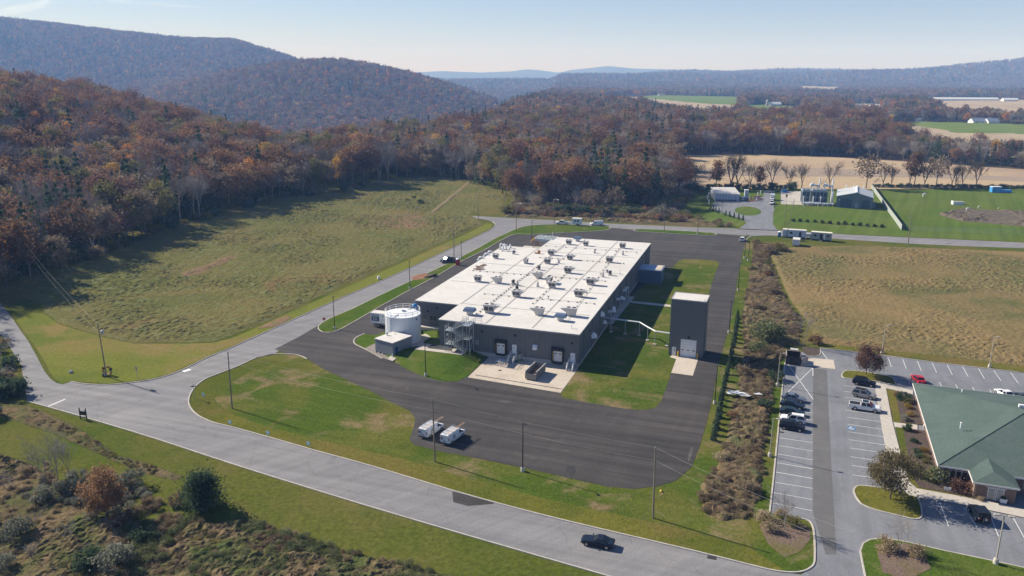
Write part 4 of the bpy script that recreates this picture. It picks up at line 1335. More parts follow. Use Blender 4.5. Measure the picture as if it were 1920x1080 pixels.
for k in range(n):
    a, b = 2 * math.pi * k / n, 2 * math.pi * (k + 1) / n
    r = TR - .08
    p, q = Vector((r * math.cos(a), r * math.sin(a), TH)), Vector((r * math.cos(b), r * math.sin(b), TH))
    for h in (.6, 1.15): mb.tube(p + Vector((0, 0, h)), q + Vector((0, 0, h)), .06, n=5)
    if k % 2 == 0: mb.tube(p, p + Vector((0, 0, 1.15)), .06, n=5)
mb.build('railing', m_white, tk)
MB().tube((-1.6, -3.9, TH + .25), (1.9, 3.7, TH + .25), .09, n=6).build('roof_pipe', m_galv, rf_)
MB().box((.2, .25, TH + .62), (1.1, .45, .16), .2).build('hatch', m_unit, rf_)
MB().lathe([(.35, TH + .5), (.3, TH + .85), (.05, TH + .95)], n=12).build('vent_cap', m_unit, rf_)
MB().lathe([(.7, TH + .7), (.7, TH + 1.2), (.45, TH + 1.5), (0, TH + 1.6)], (2.7, 3.1), 14).build('roof_float_box', m_blue, tk)
MB().box((3.7, -2.45, TH - .8), (.35, .3, .35)).build('level_gauge', m_black, tk)
for s in (-.22, .22): MB().tube((TR * .86 + .25, -TR * .5 + s, .3), (TR * .86 + .25, -TR * .5 + s, TH + 1), .04, n=5).build('ladder_rail', m_white, tk)
pa, pbb, pc_ = G(704.2, 659.2, .1), G(736.7, 668.3, .1), G(759.2, 653.3, .1)
vx = pbb - pa; wx = vx.length; rzp = math.atan2(vx.y, vx.x)
wy = (pc_ - pbb).length + .6
ph = thing('pump_house', 'small grey block pump house with a flat white roof at the foot of the tank', 'shed', (pa.x, pa.y, 0), rzp)
m_block = M('grey_block', [(.20, .215, .235), (.27, .285, .305)], 1.5, .8, coords='obj', stretch=(1, 1, 1))
wl = MB().bx(0, wx, 0, wy, -.3, 3.35).build('wall', m_block, ph)
for k in range(1, 9): MB().bx(-.012, wx + .012, -.012, wy + .012, k * .4 - .012, k * .4 + .012).build('course_joint', m_coping, wl)
rf_ = MB().bx(-.12, wx + .12, -.12, wy + .12, 3.35, 3.52).build('roof', m_roof, ph)
MB().tube((.8, wy * .5, 3.5), (.8, wy * .5, 4.0), .2, n=10).lathe([(.32, 4.0), (.2, 4.2), (0, 4.25)], (.8, wy * .5), 10).build('roof_vent', m_galv, rf_)
MB().tube((1.8, wy * .75, 3.5), (1.8, wy * .75, 3.9), .07, n=6).build('vent_pipe', m_galv, rf_)
d_ = MB().bx(wx - .05, wx + .06, .75, 1.75, .05, 2.15).build('door', M('blue_door', [(.03, .06, .14), (.045, .08, .18)], 2, .4), ph)
MB().bx(wx, wx + .09, .85, .95, 1.0, 1.1).build('handle', m_galv, d_)
for k in range(3):
    MB().tube((.7 + k * 1.2, -.35, 0.1), (.7 + k * 1.2, -.35, .45), .14, n=8).build('pipe_stub', m_black, ph)
p = G(736, 671); t = thing('guard_post', 'short white guard post at the pump house corner', 'post', p)
MB().tube((0, 0, 0), (0, 0, 1.0), .1, n=8).build('post', m_white, t); MB().lathe([(.12, 1.0), (.0, 1.08)], n=8).build('cap', m_white, t)

# ------------------------------------------------------------------ rooftop plant
def z7(x, y): return (860 + x / 6.75, 440 + y / 6.75)
def z3(x, y): return (1000 + x / 6.75, 430 + y / 6.75)


m_dk = M('dark_opening', [(.02, .02, .022), (.045, .045, .048)], 4, .6, coords='obj')


def cabinet(px, label, rz=0.0, k=1.0, long=2.7, tall=1.5, hood_=True, grp='grey air handlers on the factory roof'):
    x, y = BL(*px)
    t = thing('rooftop_unit', label, 'rooftop unit', BW(x, y, RZ), HD + rz, grp)
    k *= .88
    L, D, Hh = long * k, 1.7 * k, tall * k
    MB().box((0, 0, .2 * k), (L * .7, D * .7, .42 * k)).build('curb', m_unit, t)
    b = MB().box((0, 0, .42 * k + Hh / 2), (L * .76, D * .76, Hh), top=(1.3, 1.3)).build('cabinet', m_unit, t)
    MB().box((0, 0, .42 * k + Hh + .04), (L * 1.02, D * 1.02, .09)).build('lid', M('unit_lid', [(.52, .51, .49), (.62, .61, .59)], 1.5, .6, coords='obj'), b)
    for s in (-1, 1):
        MB().box((s * L * .2, -D * .455, .42 * k + Hh * .48), (L * .34, .05, Hh * .62)).build('grille', m_grille, b)
        MB().lathe([(D * .27, .42 * k + Hh + .08), (D * .27, .42 * k + Hh + .16)], (s * L * .24, .05), 12).build('fan_opening', m_dk, b)
    if hood_:
        z0, z1 = .42 * k + Hh * .35, .42 * k + Hh * 1.0
        h = MB().prism([(L * .45, z1 + .02), (L * .45, z0), (L * .92, z1 - .12)], -D * .45, D * .45, 'y').build('intake_hood', m_unit, t)
        MB().prism([(L * .47, z0 + .02), (L * .91, z1 - .2), (L * .89, z1 - .17), (L * .45, z0 + .08)], -D * .4, D * .4, 'y').build('intake_screen', m_dk, h)
    return t


PI = math.pi
for q, lab, rz, k, hd in (
        (z7(470, 300), 'small grey rooftop unit near the west roof edge, north of the lumber pile', 0, .85, False),
        (z7(245, 590), 'grey rooftop unit with a dark top beside thin pipe stubs, nearest the west roof edge', .1, .95, False),
        (z7(500, 610), 'grey rooftop unit with two dark openings and a hood pointing west, beside an exhaust fan', PI, 1.0, True),
        (z7(850, 360), 'plain narrow grey rooftop unit in the middle of the north west roof', PI / 2, .85, False),
        (z7(1125, 365), 'grey rooftop unit with one dark slot, next to a slim white vent', .05, .95, False),
        (z7(1170, 255), 'grey rooftop unit with two grilles beside the orange pipe box', 0, .95, True),
        (z7(1395, 120), 'grey rooftop unit nearest the blue louvre at the north roof edge', 0, .9, False),
        (z7(1410, 315), 'grey rooftop unit in the middle of the northern roof, its hood turned east', 0, .9, True),
        (z7(1015, 550), 'grey rooftop unit with a dark flared mouth turned west in the roof centre', PI, 1.0, True),
        (z7(1145, 610), 'tall grey rooftop unit standing behind its lower twin in the roof centre', PI / 2, 1.1, False),
        (z7(1185, 670), 'low grey rooftop unit in front of the tall one in the roof centre', .0, 1.0, False),
        (z7(735, 785), 'grey rooftop unit with an east facing hood beside the black pear shaped vent', 0, 1.05, True),
        (z7(390, 985), 'tall grey rooftop unit with double decks near the stair tower', .1, 1.25, True),
        (z7(1020, 1015), 'grey rooftop unit with two fan openings, the middle one of the front row', PI, 1.1, True),
        (z7(1425, 1025), 'large grey rooftop unit with two fan openings at the front east roof corner', PI, 1.2, True),
        (z3(440, 550), 'grey rooftop unit with an east hood halfway along the roof', 0, 1.05, True),
        (z3(725, 700), 'grey rooftop unit with an east hood near the gooseneck pipe', 0, 1.1, True),
        (z3(575, 850), 'grey rooftop unit with an east hood, second from the front along the east roof', 0, 1.1, True),
        (z3(965, 415), 'grey rooftop unit with striped grilles near the east roof edge', 0, 1.0, False),
        (z3(1130, 235), 'grey rooftop unit at the far north east roof corner', 0, .95, False),
        (z3(665, 205), 'small grey rooftop unit just south of the blue louvre at the north edge', 0, .85, False)):
    cabinet(q, lab, rz, k, hood_=hd)


def louvre(px, label, k=1.0):
    x, y = BL(*px)
    t = thing('louvre_hood', label, 'roof vent', BW(x, y, RZ), HD, 'blue louvred hoods on the factory roof')
    MB().box((0, 0, .45 * k), (1.3 * k, 1.0 * k, .9 * k)).build('neck', m_unit, t)
    h = MB().prism([(-1.4 * k, .85 * k), (1.4 * k, .85 * k), (1.5 * k, 1.2 * k), (1.15 * k, 1.65 * k), (-1.15 * k, 1.65 * k), (-1.5 * k, 1.2 * k)], -.85 * k, .85 * k, 'y').build('hood', m_bluehood, t)
    for i in range(9):
        MB().box((-1.15 * k + i * .2875 * k, -.02, 1.68 * k), (.1, 1.66 * k, .05)).build('louvre_rib', m_bluehood, h)


louvre(z7(140, 1010), 'blue louvred hood on a white neck near the stair tower')
louvre(z7(1290, 1085), 'blue louvred hood on a white neck at the front east roof corner')
louvre(z3(560, 150), 'blue louvred hood at the north roof edge', .95)


def exhaust(px, label, k=1.0, dark=True):
    x, y = BL(*px)
    t = thing('exhaust_fan', label, 'roof fan', BW(x, y, RZ), HD, 'small exhaust fans on the factory roof')
    MB().box((0, 0, .2), (.9 * k, .9 * k, .4)).build('curb', m_unit, t)
    MB().lathe([(.30 * k, .4), (.45 * k, .6 * k), (.52 * k, 1.15 * k), (.40 * k, 1.4 * k)], n=12).build('fan_housing', m_grille if dark else m_unit, t)
    MB().lathe([(.36 * k, 1.40 * k), (.30 * k, 1.5 * k)], n=12).build('cap', m_unit, t)


for q, lab, k in ((z7(690, 630), 'dark exhaust fan beside the hooded unit near the black pear vent', 1), (z7(1015, 445), 'dark exhaust fan south of the plain narrow unit', 1), (z7(695, 245), 'small dark exhaust fan south of the white ducts', .85),
                  (z3(970, 580), 'dark exhaust fan beside the leaning white vent on the east roof', 1), (z3(935, 545), 'smallest dark exhaust fan, behind the larger one on the east roof', .6)):
    exhaust(q, lab, k)


def fin(px, label):
    x, y = BL(*px)
    t = thing('roof_vent', label, 'roof vent', BW(x, y, RZ), HD, 'slim white vents on the factory roof')
    MB().box((0, 0, .12), (.7, .7, .25)).build('curb', m_unit, t)
    MB().lathe([(.33, .2), (.33, .8), (.24, 1.25), (.08, 1.55), (0, 1.6)], n=10).build('stack', m_unit, t)


for q, lab in ((z3(775, 300), 'slim pale vent in the middle of the northern roof'), (z3(1132, 325), 'slim pale vent near the north east roof edge'), (z3(880, 603), 'slim pale vent beside the dark fan on the east roof'),
               (z3(320, 430), 'slim vent east of the unit with one dark slot'), (z7(1000, 660), 'short vent west of the tall roof centre unit'), (z7(745, 640), 'short vent by the exhaust fan and the black pear')):
    fin(q, lab)
x, y = BL(*z7(737, 690))
t = thing('pear_vent', 'black pear shaped vent on the factory roof', 'roof vent', BW(x, y, RZ), HD)
MB().lathe([(.2, 0), (.45, .3), (.42, .7), (.12, 1.2), (.05, 1.5)], n=12).build('body', m_black, t); MB().lathe([(.5, 0), (.5, .06)], n=12).build('flange', m_unit, t)
x, y = BL(*z3(188, 885))
t = thing('pipe_vent', 'small white T topped pipe vent on the front roof', 'roof vent', BW(x, y, RZ), HD)
MB().tube((0, 0, 0), (0, 0, .9), .14, n=8).build('pipe', m_unit, t); MB().tube((-.3, 0, .85), (.3, 0, .85), .16, n=8).build('tee_cap', m_unit, t)
x, y = BL(*z3(1095, 580))
t = thing('gooseneck_pipe', 'thin white gooseneck pipe near the east roof edge', 'pipe', BW(x, y, RZ), HD)
MB().path([(0, 0, 0), (0, 0, 1.5), (.15, 0, 1.75), (.35, 0, 1.7)], .06, 6).build('pipe', m_unit, t); MB().path([(0, 0, .3), (1.1, 0, .3)], .05, 6).build('branch_pipe', m_unit, t)
x, y = BL(1071.5, 617.5)
t = thing('gooseneck_pipe', 'thin bent pipe rail at the front east roof corner', 'pipe', BW(x, y, RZ), HD)
MB().path([(0, 0, 0), (0, 0, 1.1)], .05, 6).build('pipe', m_unit, t); MB().path([(0, 0, .3), (1.5, 0, .3)], .05, 6).build('branch_pipe', m_unit, t)
x, y = BL(*z7(1017, 240))
t = thing('pipe_box', 'rust orange pipe box on the north west roof', 'pipe box', BW(x, y, RZ), HD)
MB().box((0, 0, .55), (.7, .7, 1.1)).build('box', m_orange, t); MB().box((-.9, -.1, .2), (1.0, .6, .35)).build('valve', m_orange, t)
# lumber pile, each stack a thing
lum = random.Random(9)
for k, (qx, qy) in enumerate(((215, 440), (250, 425), (240, 405), (285, 415), (305, 395), (330, 385), (300, 440), (258, 445))):
    x, y = BL(*z7(qx, qy))
    t = thing('lumber_stack', 'short stack of brown boards, part of the lumber pile on the west roof', 'lumber', BW(x, y, RZ), HD + lum.uniform(-.4, .4), 'lumber pile on the factory roof')
    for j in range(4):
        MB().box((lum.uniform(-.1, .1), -.22 + .15 * j, .12 + .1 * (j % 2)), (lum.uniform(1.1, 1.7), .14, .09)).build('board', M('lumber', [(.22, .14, .08), (.38, .27, .17)], 1.5, .8), t)
# curved white ducts at the north west corner
for k, (qx, qy, hh) in enumerate(((525, 185, 2.0), (565, 190, 1.9), (600, 190, 1.6), (640, 200, 1.4), (655, 170, 1.3))):
    x, y = BL(*z7(qx, qy))
    t = thing('curved_duct', '%s of the curved white ducts clustered at the north west roof corner' % ('first from the left', 'second from the left', 'third from the left', 'fourth from the left', 'rearmost')[k], 'roof duct', BW(x, y, RZ), HD + R(-20 * k), 'curved white ducts on the factory roof')
    MB().path([(0, 0, 0), (0, 0, hh * .7), (.12, 0, hh * .9), (.4, 0, hh), (.8, 0, hh * .95), (1.0, 0, hh * .7)], .26, 8).build('duct', m_white, t)
    MB().box((0, 0, .12), (.8, .8, .25)).build('curb', m_unit, t)
x, y = BL(*z7(620, 215))
t = thing('duct_rack', 'low white pipe rack in front of the curved ducts', 'pipe rack', BW(x, y, RZ), HD)
for j in range(3): MB().tube((-2.6, j * .3, .35), (2.6, j * .3, .35), .1, n=6).build('pipe', m_white, t)
for j in (-2, 0, 2): MB().box((j, .3, .16), (.12, 1.0, .32)).build('sleeper', m_unit, t)
# white plumes of pipework hung over the west edge
for k, (qx, qy) in enumerate(((290, 300), (360, 255), (415, 228))):
    x, y = BL(*z7(qx, qy))
    t = thing('edge_duct', ('front', 'middle', 'rear')[k] + ' white elbow duct hung over the west roof edge', 'roof duct', BW(XL - .3, y, RZ - .7), HD, 'white elbow ducts at the west roof edge')
    MB().path([(.4, 0, .9), (-.3, 0, 1.1), (-.9, .1, .9), (-1.2, .1, .2)], .35, 8).build('duct', m_white, t)
    MB().box((-1.2, .1, -.1), (1.0, .9, .5)).build('cowl', m_white, t)
# chiller rack with orange pipes on the northwest notch
x, y = BL(*z7(1085, 75))
t = thing('condenser_rack', 'rack of pale finned condensers on an orange pipe frame by the north west notch', 'condenser', BW(x, y, 0), HD)
for k in range(5):
    c_ = MB().box((-1.5 + k * 1.5 - 2.4, 6 - k * .2, 7.6), (1.25, 6.5, .9)).build('condenser', M('fin_grey', [(.40, .46, .47), (.60, .66, .66)], 6, .5, coords='obj', stretch=(1, 5, 1)), t)
    for j in (-2, 0, 2): MB().lathe([(.5, 8.06), (.5, 8.12)], (-1.5 + k * 1.5 - 2.4, 6 + j - k * .2), 12).build('fan_opening', m_dk, c_)
for k in range(6): MB().tube((-4.8, 2 + 1.5 * k, 0), (-4.8, 2 + 1.5 * k, 7.8), .12, n=6).build('frame_post', m_orange, t)
for k in range(4): MB().tube((-5.4 + .3 * k, 1, 7.4), (-5.4 + .3 * k, 10, 7.4), .12, n=6).build('pipe', m_orange if k % 2 else m_yellow, t)
for xx, yy in ((2.6, 2.6), (2.6, 9.2), (-4.6, 2.6)): MB().box((xx, yy, 3.6), (.2, .2, 7.2)).build('leg', m_galv, t)
MB().bx(-8.5, 3.2, -1.2, 4, 4.6, 4.8).build('lower_deck', m_seam, t)
for xx, yy in ((-8, 3.5), (-8, -.8), (0, 3.5)): MB().box((xx, yy, 2.3), (.2, .2, 4.6)).build('leg', m_galv, t)
x, y = BL(1036.5, 446)
t = thing('vent_stack', 'thin white vent stack at the north roof edge', 'vent', BW(x, y - .6, RZ), HD)
MB().tube((0, 0, 0), (0, 0, 2.2), .12, n=6).build('pipe', m_white, t); MB().box((0, 0, .08), (.5, .5, .16)).build('flashing', m_unit, t)

# ------------------------------------------------------------------ vehicles
m_tyre = M('tyre', [(.012, .012, .012), (.025, .025, .025)], 4, .85, coords='obj')
m_rim = M('alloy', [(.35, .35, .36), (.5, .5, .51)], 3, .35, metal=.7, coords='obj')
m_cglass = M('car_glass', [(.008, .011, .016), (.02, .026, .034)], 1.2, .1, spec=.45, coords='obj')
m_head = M('headlight', [(.6, .62, .65), (.75, .76, .78)], 3, .15, coords='obj')
m_tail = M('taillight', [(.30, .015, .015), (.42, .03, .03)], 3, .2, coords='obj')
m_trim = M('black_trim', [(.014, .014, .015), (.028, .028, .03)], 3, .6, coords='obj')
PAINT = {}


def paint(name, c, rough=.28, metal=.0):
    if name not in PAINT:
        m = M('paint_' + name, [tuple(x * .93 for x in c), tuple(min(1, x * 1.05) for x in c)], 1.5, rough, spec=.22, coords='obj', metal=metal)
        m.node_tree.nodes['Principled BSDF'].inputs['Coat Weight'].default_value = .05
        m.node_tree.nodes['Principled BSDF'].inputs['Coat Roughness'].default_value = .08
        PAINT[name] = m
    return PAINT[name]


def loft(st):
    """stations (x, z_low, z_top, half_width, top_inset)"""
    vs = []
    for x, zl, zt, hw_, ins in st:
        h = zt - zl
        pr = [(-hw_ * .9, zl), (-hw_, zl + h * .25), (-hw_ * .995, zt - h * .22), (-hw_ * ins, zt), (hw_ * ins, zt), (hw_ * .995, zt - h * .22), (hw_, zl + h * .25), (hw_ * .9, zl)]
        vs += [(x, y, z) for y, z in pr]
    n = 8; fs = []
    for i in range(len(st) - 1):
        for k in range(n):
            fs.append((i * n + k, i * n + (k + 1) % n, (i + 1) * n + (k + 1) % n, (i + 1) * n + k))
    fs += [tuple(range(n)), tuple((len(st) - 1) * n + k for k in range(n))[::-1]]
    return MB().add(vs, fs)


SPEC = {  # length, width, height, belt, body stations (fraction of length from tail), cabin (rear base, rear top, front top, front base)
    'sedan': (4.8, 1.84, 1.45, .92, [(0, .55, .80, .80), (.02, .35, .98, .90), (.16, .22, 1.0, .97), (.3, .2, .95, 1), (.62, .2, .95, 1), (.72, .2, .93, .98), (.93, .24, .78, .93), (.985, .35, .70, .82), (1, .42, .62, .74)], (.12, .27, .52, .70)),
    'coupe': (4.78, 1.9, 1.36, .90, [(0, .5, .80, .80), (.02, .34, .98, .92), (.14, .22, 1.0, .99), (.3, .2, .93, 1), (.58, .2, .92, .99), (.66, .2, .93, .98), (.92, .24, .82, .95), (.985, .32, .74, .84), (1, .42, .64, .76)], (.12, .32, .48, .64)),
    'suv': (4.72, 1.9, 1.72, 1.05, [(0, .5, .9, .86), (.02, .38, 1.05, .94), (.14, .24, 1.08, .99), (.35, .23, 1.05, 1), (.65, .23, 1.04, 1), (.74, .23, 1.05, .98), (.94, .28, .95, .93), (.985, .38, .85, .84), (1, .45, .75, .78)], (.015, .10, .56, .74)),
    'jeep': (4.3, 1.88, 1.86, 1.12, [(0, .5, 1.1, .95), (.03, .5, 1.12, .98), (.2, .42, 1.12, 1), (.6, .42, 1.12, 1), (.66, .42, 1.12, .92), (.95, .5, 1.05, .82), (1, .55, .98, .78)], (.02, .04, .58, .64)),
}


def wheel_at(t, x, y, r=.34, wd=.24):
    s = 1 if y > 0 else -1
    w_ = MB().tube((x, y - wd / 2, r), (x, y + wd / 2, r), r, n=14).build('wheel', m_tyre, t)
    MB().tube((x, y + s * (wd / 2 - .02), r), (x, y + s * (wd / 2 + .012), r), r * .66, r * .6, n=12).build('rim', m_rim, w_)


def cabin(t, L, Wd, z0, z1, rb, rt, ft, fb, m, inset=.74, pillars=2, roof_mat=None):
    """glasshouse: body coloured frustum with its panes set just proud of it"""
    X = lambda f: -L / 2 + f * L
    hb, ht = Wd / 2 * .95, Wd / 2 * inset
    b = [(X(rb), -hb, z0), (X(fb), -hb, z0), (X(fb), hb, z0), (X(rb), hb, z0)]
    tp = [(X(rt), -ht, z1), (X(ft), -ht, z1), (X(ft), ht, z1), (X(rt), ht, z1)]
    MB().add(b + tp, [(4, 5, 6, 7), (0, 1, 5, 4), (1, 2, 6, 5), (2, 3, 7, 6), (3, 0, 4, 7)]).build('cabin', m, t)
    if roof_mat:
        MB().bx(X(rt) + .1, X(ft) - .1, -ht + .1, ht - .1, z1 - .01, z1 + .012).build('sunroof', roof_mat, t)

    def pane(name, q, sh=.1):
        q = [Vector(p) for p in q]; c = sum(q, Vector()) / 4
        n = (q[1] - q[0]).cross(q[3] - q[0]).normalized()
        if n.dot(c - Vector((0, 0, (z0 + z1) / 2))) < 0: n = -n
        q = [c + (p - c) * (1 - sh) + n * .018 for p in q]
        q2 = [p - n * .012 for p in q]
        MB().add(q + q2, [(0, 1, 2, 3), (7, 6, 5, 4), (0, 4, 5, 1), (1, 5, 6, 2), (2, 6, 7, 3), (3, 7, 4, 0)]).build(name, m_cglass, t)
    pane('windshield', [b[1], b[2], tp[2], tp[1]])
    pane('rear_window', [b[3], b[0], tp[0], tp[3]], .16)
    for i, j in ((0, 1), (3, 2)):
        A, B_, C, D = (Vector(b[i]), Vector(b[j]), Vector(tp[j]), Vector(tp[i]))
        for k in range(pillars):
            u0, u1 = k / pillars, (k + 1) / pillars
            pane('side_window', [A.lerp(B_, u0), A.lerp(B_, u1), D.lerp(C, u1), D.lerp(C, u0)], .16)


def place(tail, nose, z=.6):
    a, b = G(*tail, z), G(*nose, z)
    d = b - a
    return Vector(((a.x + b.x) / 2, (a.y + b.y) / 2, 0)), math.atan2(d.y, d.x)


def car(kind, col, tail, nose, label, name='parked_car', cat='car', group=None, z=.6, sunroof=False, gz_=.045):
    L, Wd, Hh, belt, st, cb = SPEC[kind]
    p, rz = place(tail, nose, z)
    t = thing(name, label, cat, (p.x, p.y, gz_), rz, group)
    loft([(-L / 2 + f * L, zl, zt, Wd / 2 * hw_, .86) for f, zl, zt, hw_ in st]).build('body', col, t, smooth=False)
    cabin(t, L, Wd, belt - .02, Hh, *cb, col, .76 if kind != 'jeep' else .9, 2 if kind not in ('coupe',) else 1, m_cglass if sunroof else None)
    r = {'jeep': .40, 'suv': .37}.get(kind, .34)
    for x in (-L * .30, L * .31):
        for s in (-1, 1):
            wheel_at(t, x, s * (Wd / 2 - .1), r)
            MB().tube((x, s * (Wd / 2 - .03), r), (x, s * (Wd / 2 + .004), r), r * 1.16, n=14).build('wheel_arch', m_trim, t)
    zt = belt - .22
    for s in (-1, 1):
        MB().box((L / 2 - .13, s * Wd * .33, zt - .08), (.22, .36, .13)).build('headlight', m_head, t)
        MB().box((-L / 2 + .08, s * Wd * .36, zt + .02), (.2, .32, .16)).build('taillight', m_tail, t)
        MB().box((L * .18, s * (Wd / 2 + .08), belt + .06), (.16, .2, .13)).build('mirror', col, t)
    MB().box((L / 2 - .05, 0, .48), (.14, Wd * .55, .2)).build('grille', m_trim, t)
    MB().box((-L / 2 + .02, 0, .62), (.06, .5, .13)).build('licence_plate', m_head, t)
    if kind == 'jeep':
        MB().tube((-L / 2 - .22, -.1, .98), (-L / 2 + .02, -.1, .98), .38, n=14).build('spare_wheel', m_tyre, t)
        MB().tube((-L / 2 - .24, -.1, .98), (-L / 2 - .2, -.1, .98), .22, n=12).build('spare_rim', m_rim, t)
    if kind in ('suv',):
        for s in (-1, 1): MB().box((-.5, s * .6, Hh + .03), (1.8, .05, .05)).build('roof_rail', m_trim, t)
    return t


def pickup(col, tail, nose, label, name='pickup_truck', group=None, z=.7, sunroof=False, bed=None, k=1.0):
    L, Wd = 5.9, 2.02
    p, rz = place(tail, nose, z)
    t = thing(name, label, 'pickup truck', (p.x, p.y, .045), rz, group)
    X = lambda f: -L / 2 + f * L
    loft([(X(f), zl, zt, Wd / 2 * w_, .88) for f, zl, zt, w_ in ((.36, .4, 1.15, .98), (.45, .36, 1.16, 1), (.7, .36, 1.16, 1), (.76, .38, 1.18, .98), (.95, .42, 1.1, .95), (.99, .45, 1.0, .88), (1, .5, .9, .84))]).build('body', col, t)
    cabin(t, L, Wd, 1.12, 1.92, .365, .39, .62, .755, col, .80, 2, m_cglass if sunroof else None)
    MB().bx(X(.01), X(.37), -Wd / 2 + .06, Wd / 2 - .06, .45, .62).build('bed_floor', bed or m_trim, t)
    for s in (-1, 1): MB().box((X(.19), s * (Wd / 2 - .06), .84), (L * .36, .12, .8)).build('bed_side', col, t)
    MB().box((X(.008), 0, .88), (.09, Wd - .1, .68)).build('tailgate', col, t)
    MB().box((X(.355), 0, .86), (.09, Wd - .1, .66)).build('bed_front', col, t)
    if bed is None: MB().box((X(.18), 0, 1.16), (L * .32, Wd - .24, .05)).build('bed_cover', m_trim, t)
    MB().box((X(-.01), 0, .55), (.16, Wd * .9, .2)).build('rear_bumper', m_rim, t)
    MB().box((X(1.003), 0, .6), (.14, Wd * .8, .26)).build('front_bumper', m_trim, t)
    for x in (X(.2), X(.82)):
        for s in (-1, 1): wheel_at(t, x, s * (Wd / 2 - .12), .42, .28)
    for s in (-1, 1):
        MB().box((X(.985), s * Wd * .36, .92), (.2, .34, .18)).build('headlight', m_head, t)
        MB().box((X(.005), s * (Wd / 2 - .1), .98), (.12, .16, .3)).build('taillight', m_tail, t)
        MB().box((X(.70), s * (Wd / 2 + .14), 1.25), (.2, .22, .26)).build('mirror', m_trim, t)
    return t


def logo_mark(parent, pos, rot, k=1.0):
    """the dark triangular emblem with its line below, as painted on the vans"""
    mb = MB()
    for s in (-1, 1):
        mb.prism([(s * .02, .62), (s * .14, .62), (s * .34, 0), (s * .2, 0)] if s > 0 else [(-.2, 0), (-.34, 0), (-.14, .62), (-.02, .62)], -.004, .004)
    mb.prism([(-.22, .14), (.22, .14), (.18, .28), (-.18, .28)], -.004, .004)
    mb.prism([(-.38, -.2), (.38, -.2), (.38, -.1), (-.38, -.1)], -.004, .004)
    o = mb.build('emblem', M('emblem_ink', [(.03, .035, .05), (.06, .065, .085)], 3, .6, coords='obj'), parent)
    o.location = pos; o.rotation_euler = rot; o.scale = (k, k, k)


def van(tail, nose, label, ladders=2, group=None, logos=True, z=.3):
    L, Wd = 5.7, 2.05
    p, rz = place(tail, nose, z)
    t = thing('cargo_van', label, 'van', (p.x, p.y, .05), rz, group)
    X = lambda f: -L / 2 + f * L
    col = paint('white', (.74, .75, .76))
    loft([(X(f), zl, zt, Wd / 2 * w_, ins) for f, zl, zt, w_, ins in ((0, .5, 2.0, .95, .82), (.02, .4, 2.08, .99, .84), (.3, .34, 2.1, 1, .85), (.62, .34, 2.08, 1, .85), (.68, .34, 2.02, 1, .83), (.80, .36, 1.22, .99, .9), (.96, .4, 1.06, .93, .9), (1, .5, .9, .86, .9))]).build('body', col, t)
    hw_ = Wd / 2
    q = [(X(.693), -.72, 1.93), (X(.693), .72, 1.93), (X(.792), .86, 1.30), (X(.792), -.86, 1.30)]
    n = Vector((.63, 0, .104 * L / 1)).normalized() * .03
    MB().add([Vector(v) + n for v in q] + [Vector(v) for v in q], [(0, 1, 2, 3), (7, 6, 5, 4), (0, 4, 5, 1), (1, 5, 6, 2), (2, 6, 7, 3), (3, 7, 4, 0)]).build('windshield', m_cglass, t)
    for s in (-1, 1):
        MB().prism([(X(.60), 1.28), (X(.74), 1.28), (X(.70), 1.78), (X(.60), 1.78)], s * hw_ - .02, s * hw_ + .015, 'y').build('side_window', m_cglass, t)
        MB().box((X(.005), s * .46, 1.52), (.05, .62, .5)).build('rear_window', M('tinted_pane', [(.25, .30, .36), (.34, .39, .45)], 1, .15, spec=.7, coords='obj'), t)
        MB().box((X(.99), s * .72, .86), (.14, .3, .18)).build('headlight', m_head, t)
        MB().box((X(.0), s * .93, 1.35), (.08, .12, .5)).build('taillight', m_tail, t)
        MB().box((X(.74), s * (hw_ + .16), 1.42), (.16, .24, .3)).build('mirror', m_trim, t)
        if logos:
            logo_mark(t, (X(.3), s * (hw_ + .02), 1.05), (R(90), 0, R(180) if s > 0 else 0), 1.15)
    if logos: logo_mark(t, (X(-.012), .5, 1.2), (R(90), 0, R(-90)), .7)
    MB().box((X(-.01), 0, .48), (.2, Wd * .95, .2)).build('rear_bumper', m_trim, t)
    MB().box((X(.0), 0, .85), (.03, .5, .14)).build('licence_plate', m_trim, t)
    for x in (X(.2), X(.82)):
        for s in (-1, 1): wheel_at(t, x, s * (hw_ - .12), .37)
    rk = MB()
    for f in (.06, .28, .5, .66):
        rk.box((X(f), 0, 2.26), (.06, Wd * .9, .05))
        for s in (-1, 1): rk.box((X(f), s * hw_ * .82, 2.17), (.06, .06, .22))
    rk.build('roof_rack', m_galv, t)
    for i in range(ladders):
        y = (-.62, .45)[i]
        ld = MB(); z = 2.34
        x0, x1 = X(-.01 if i == 0 else .03), X(1.02 if i == 0 else .72)
        for s in (-.19, .19): ld.tube((x0, y + s, z), (x1, y + s, z + .02), .04, n=4)
        nn = int((x1 - x0) / .32)
        for k in range(nn): ld.tube((x0 + .2 + k * .32, y - .19, z), (x0 + .2 + k * .32, y + .19, z), .025, n=4)
        ld.build('ladder', M('ladder_orange', [(.42, .24, .12), (.60, .46, .36)], 2, .5, coords='obj') if i == 0 else m_rim, t)
    return t


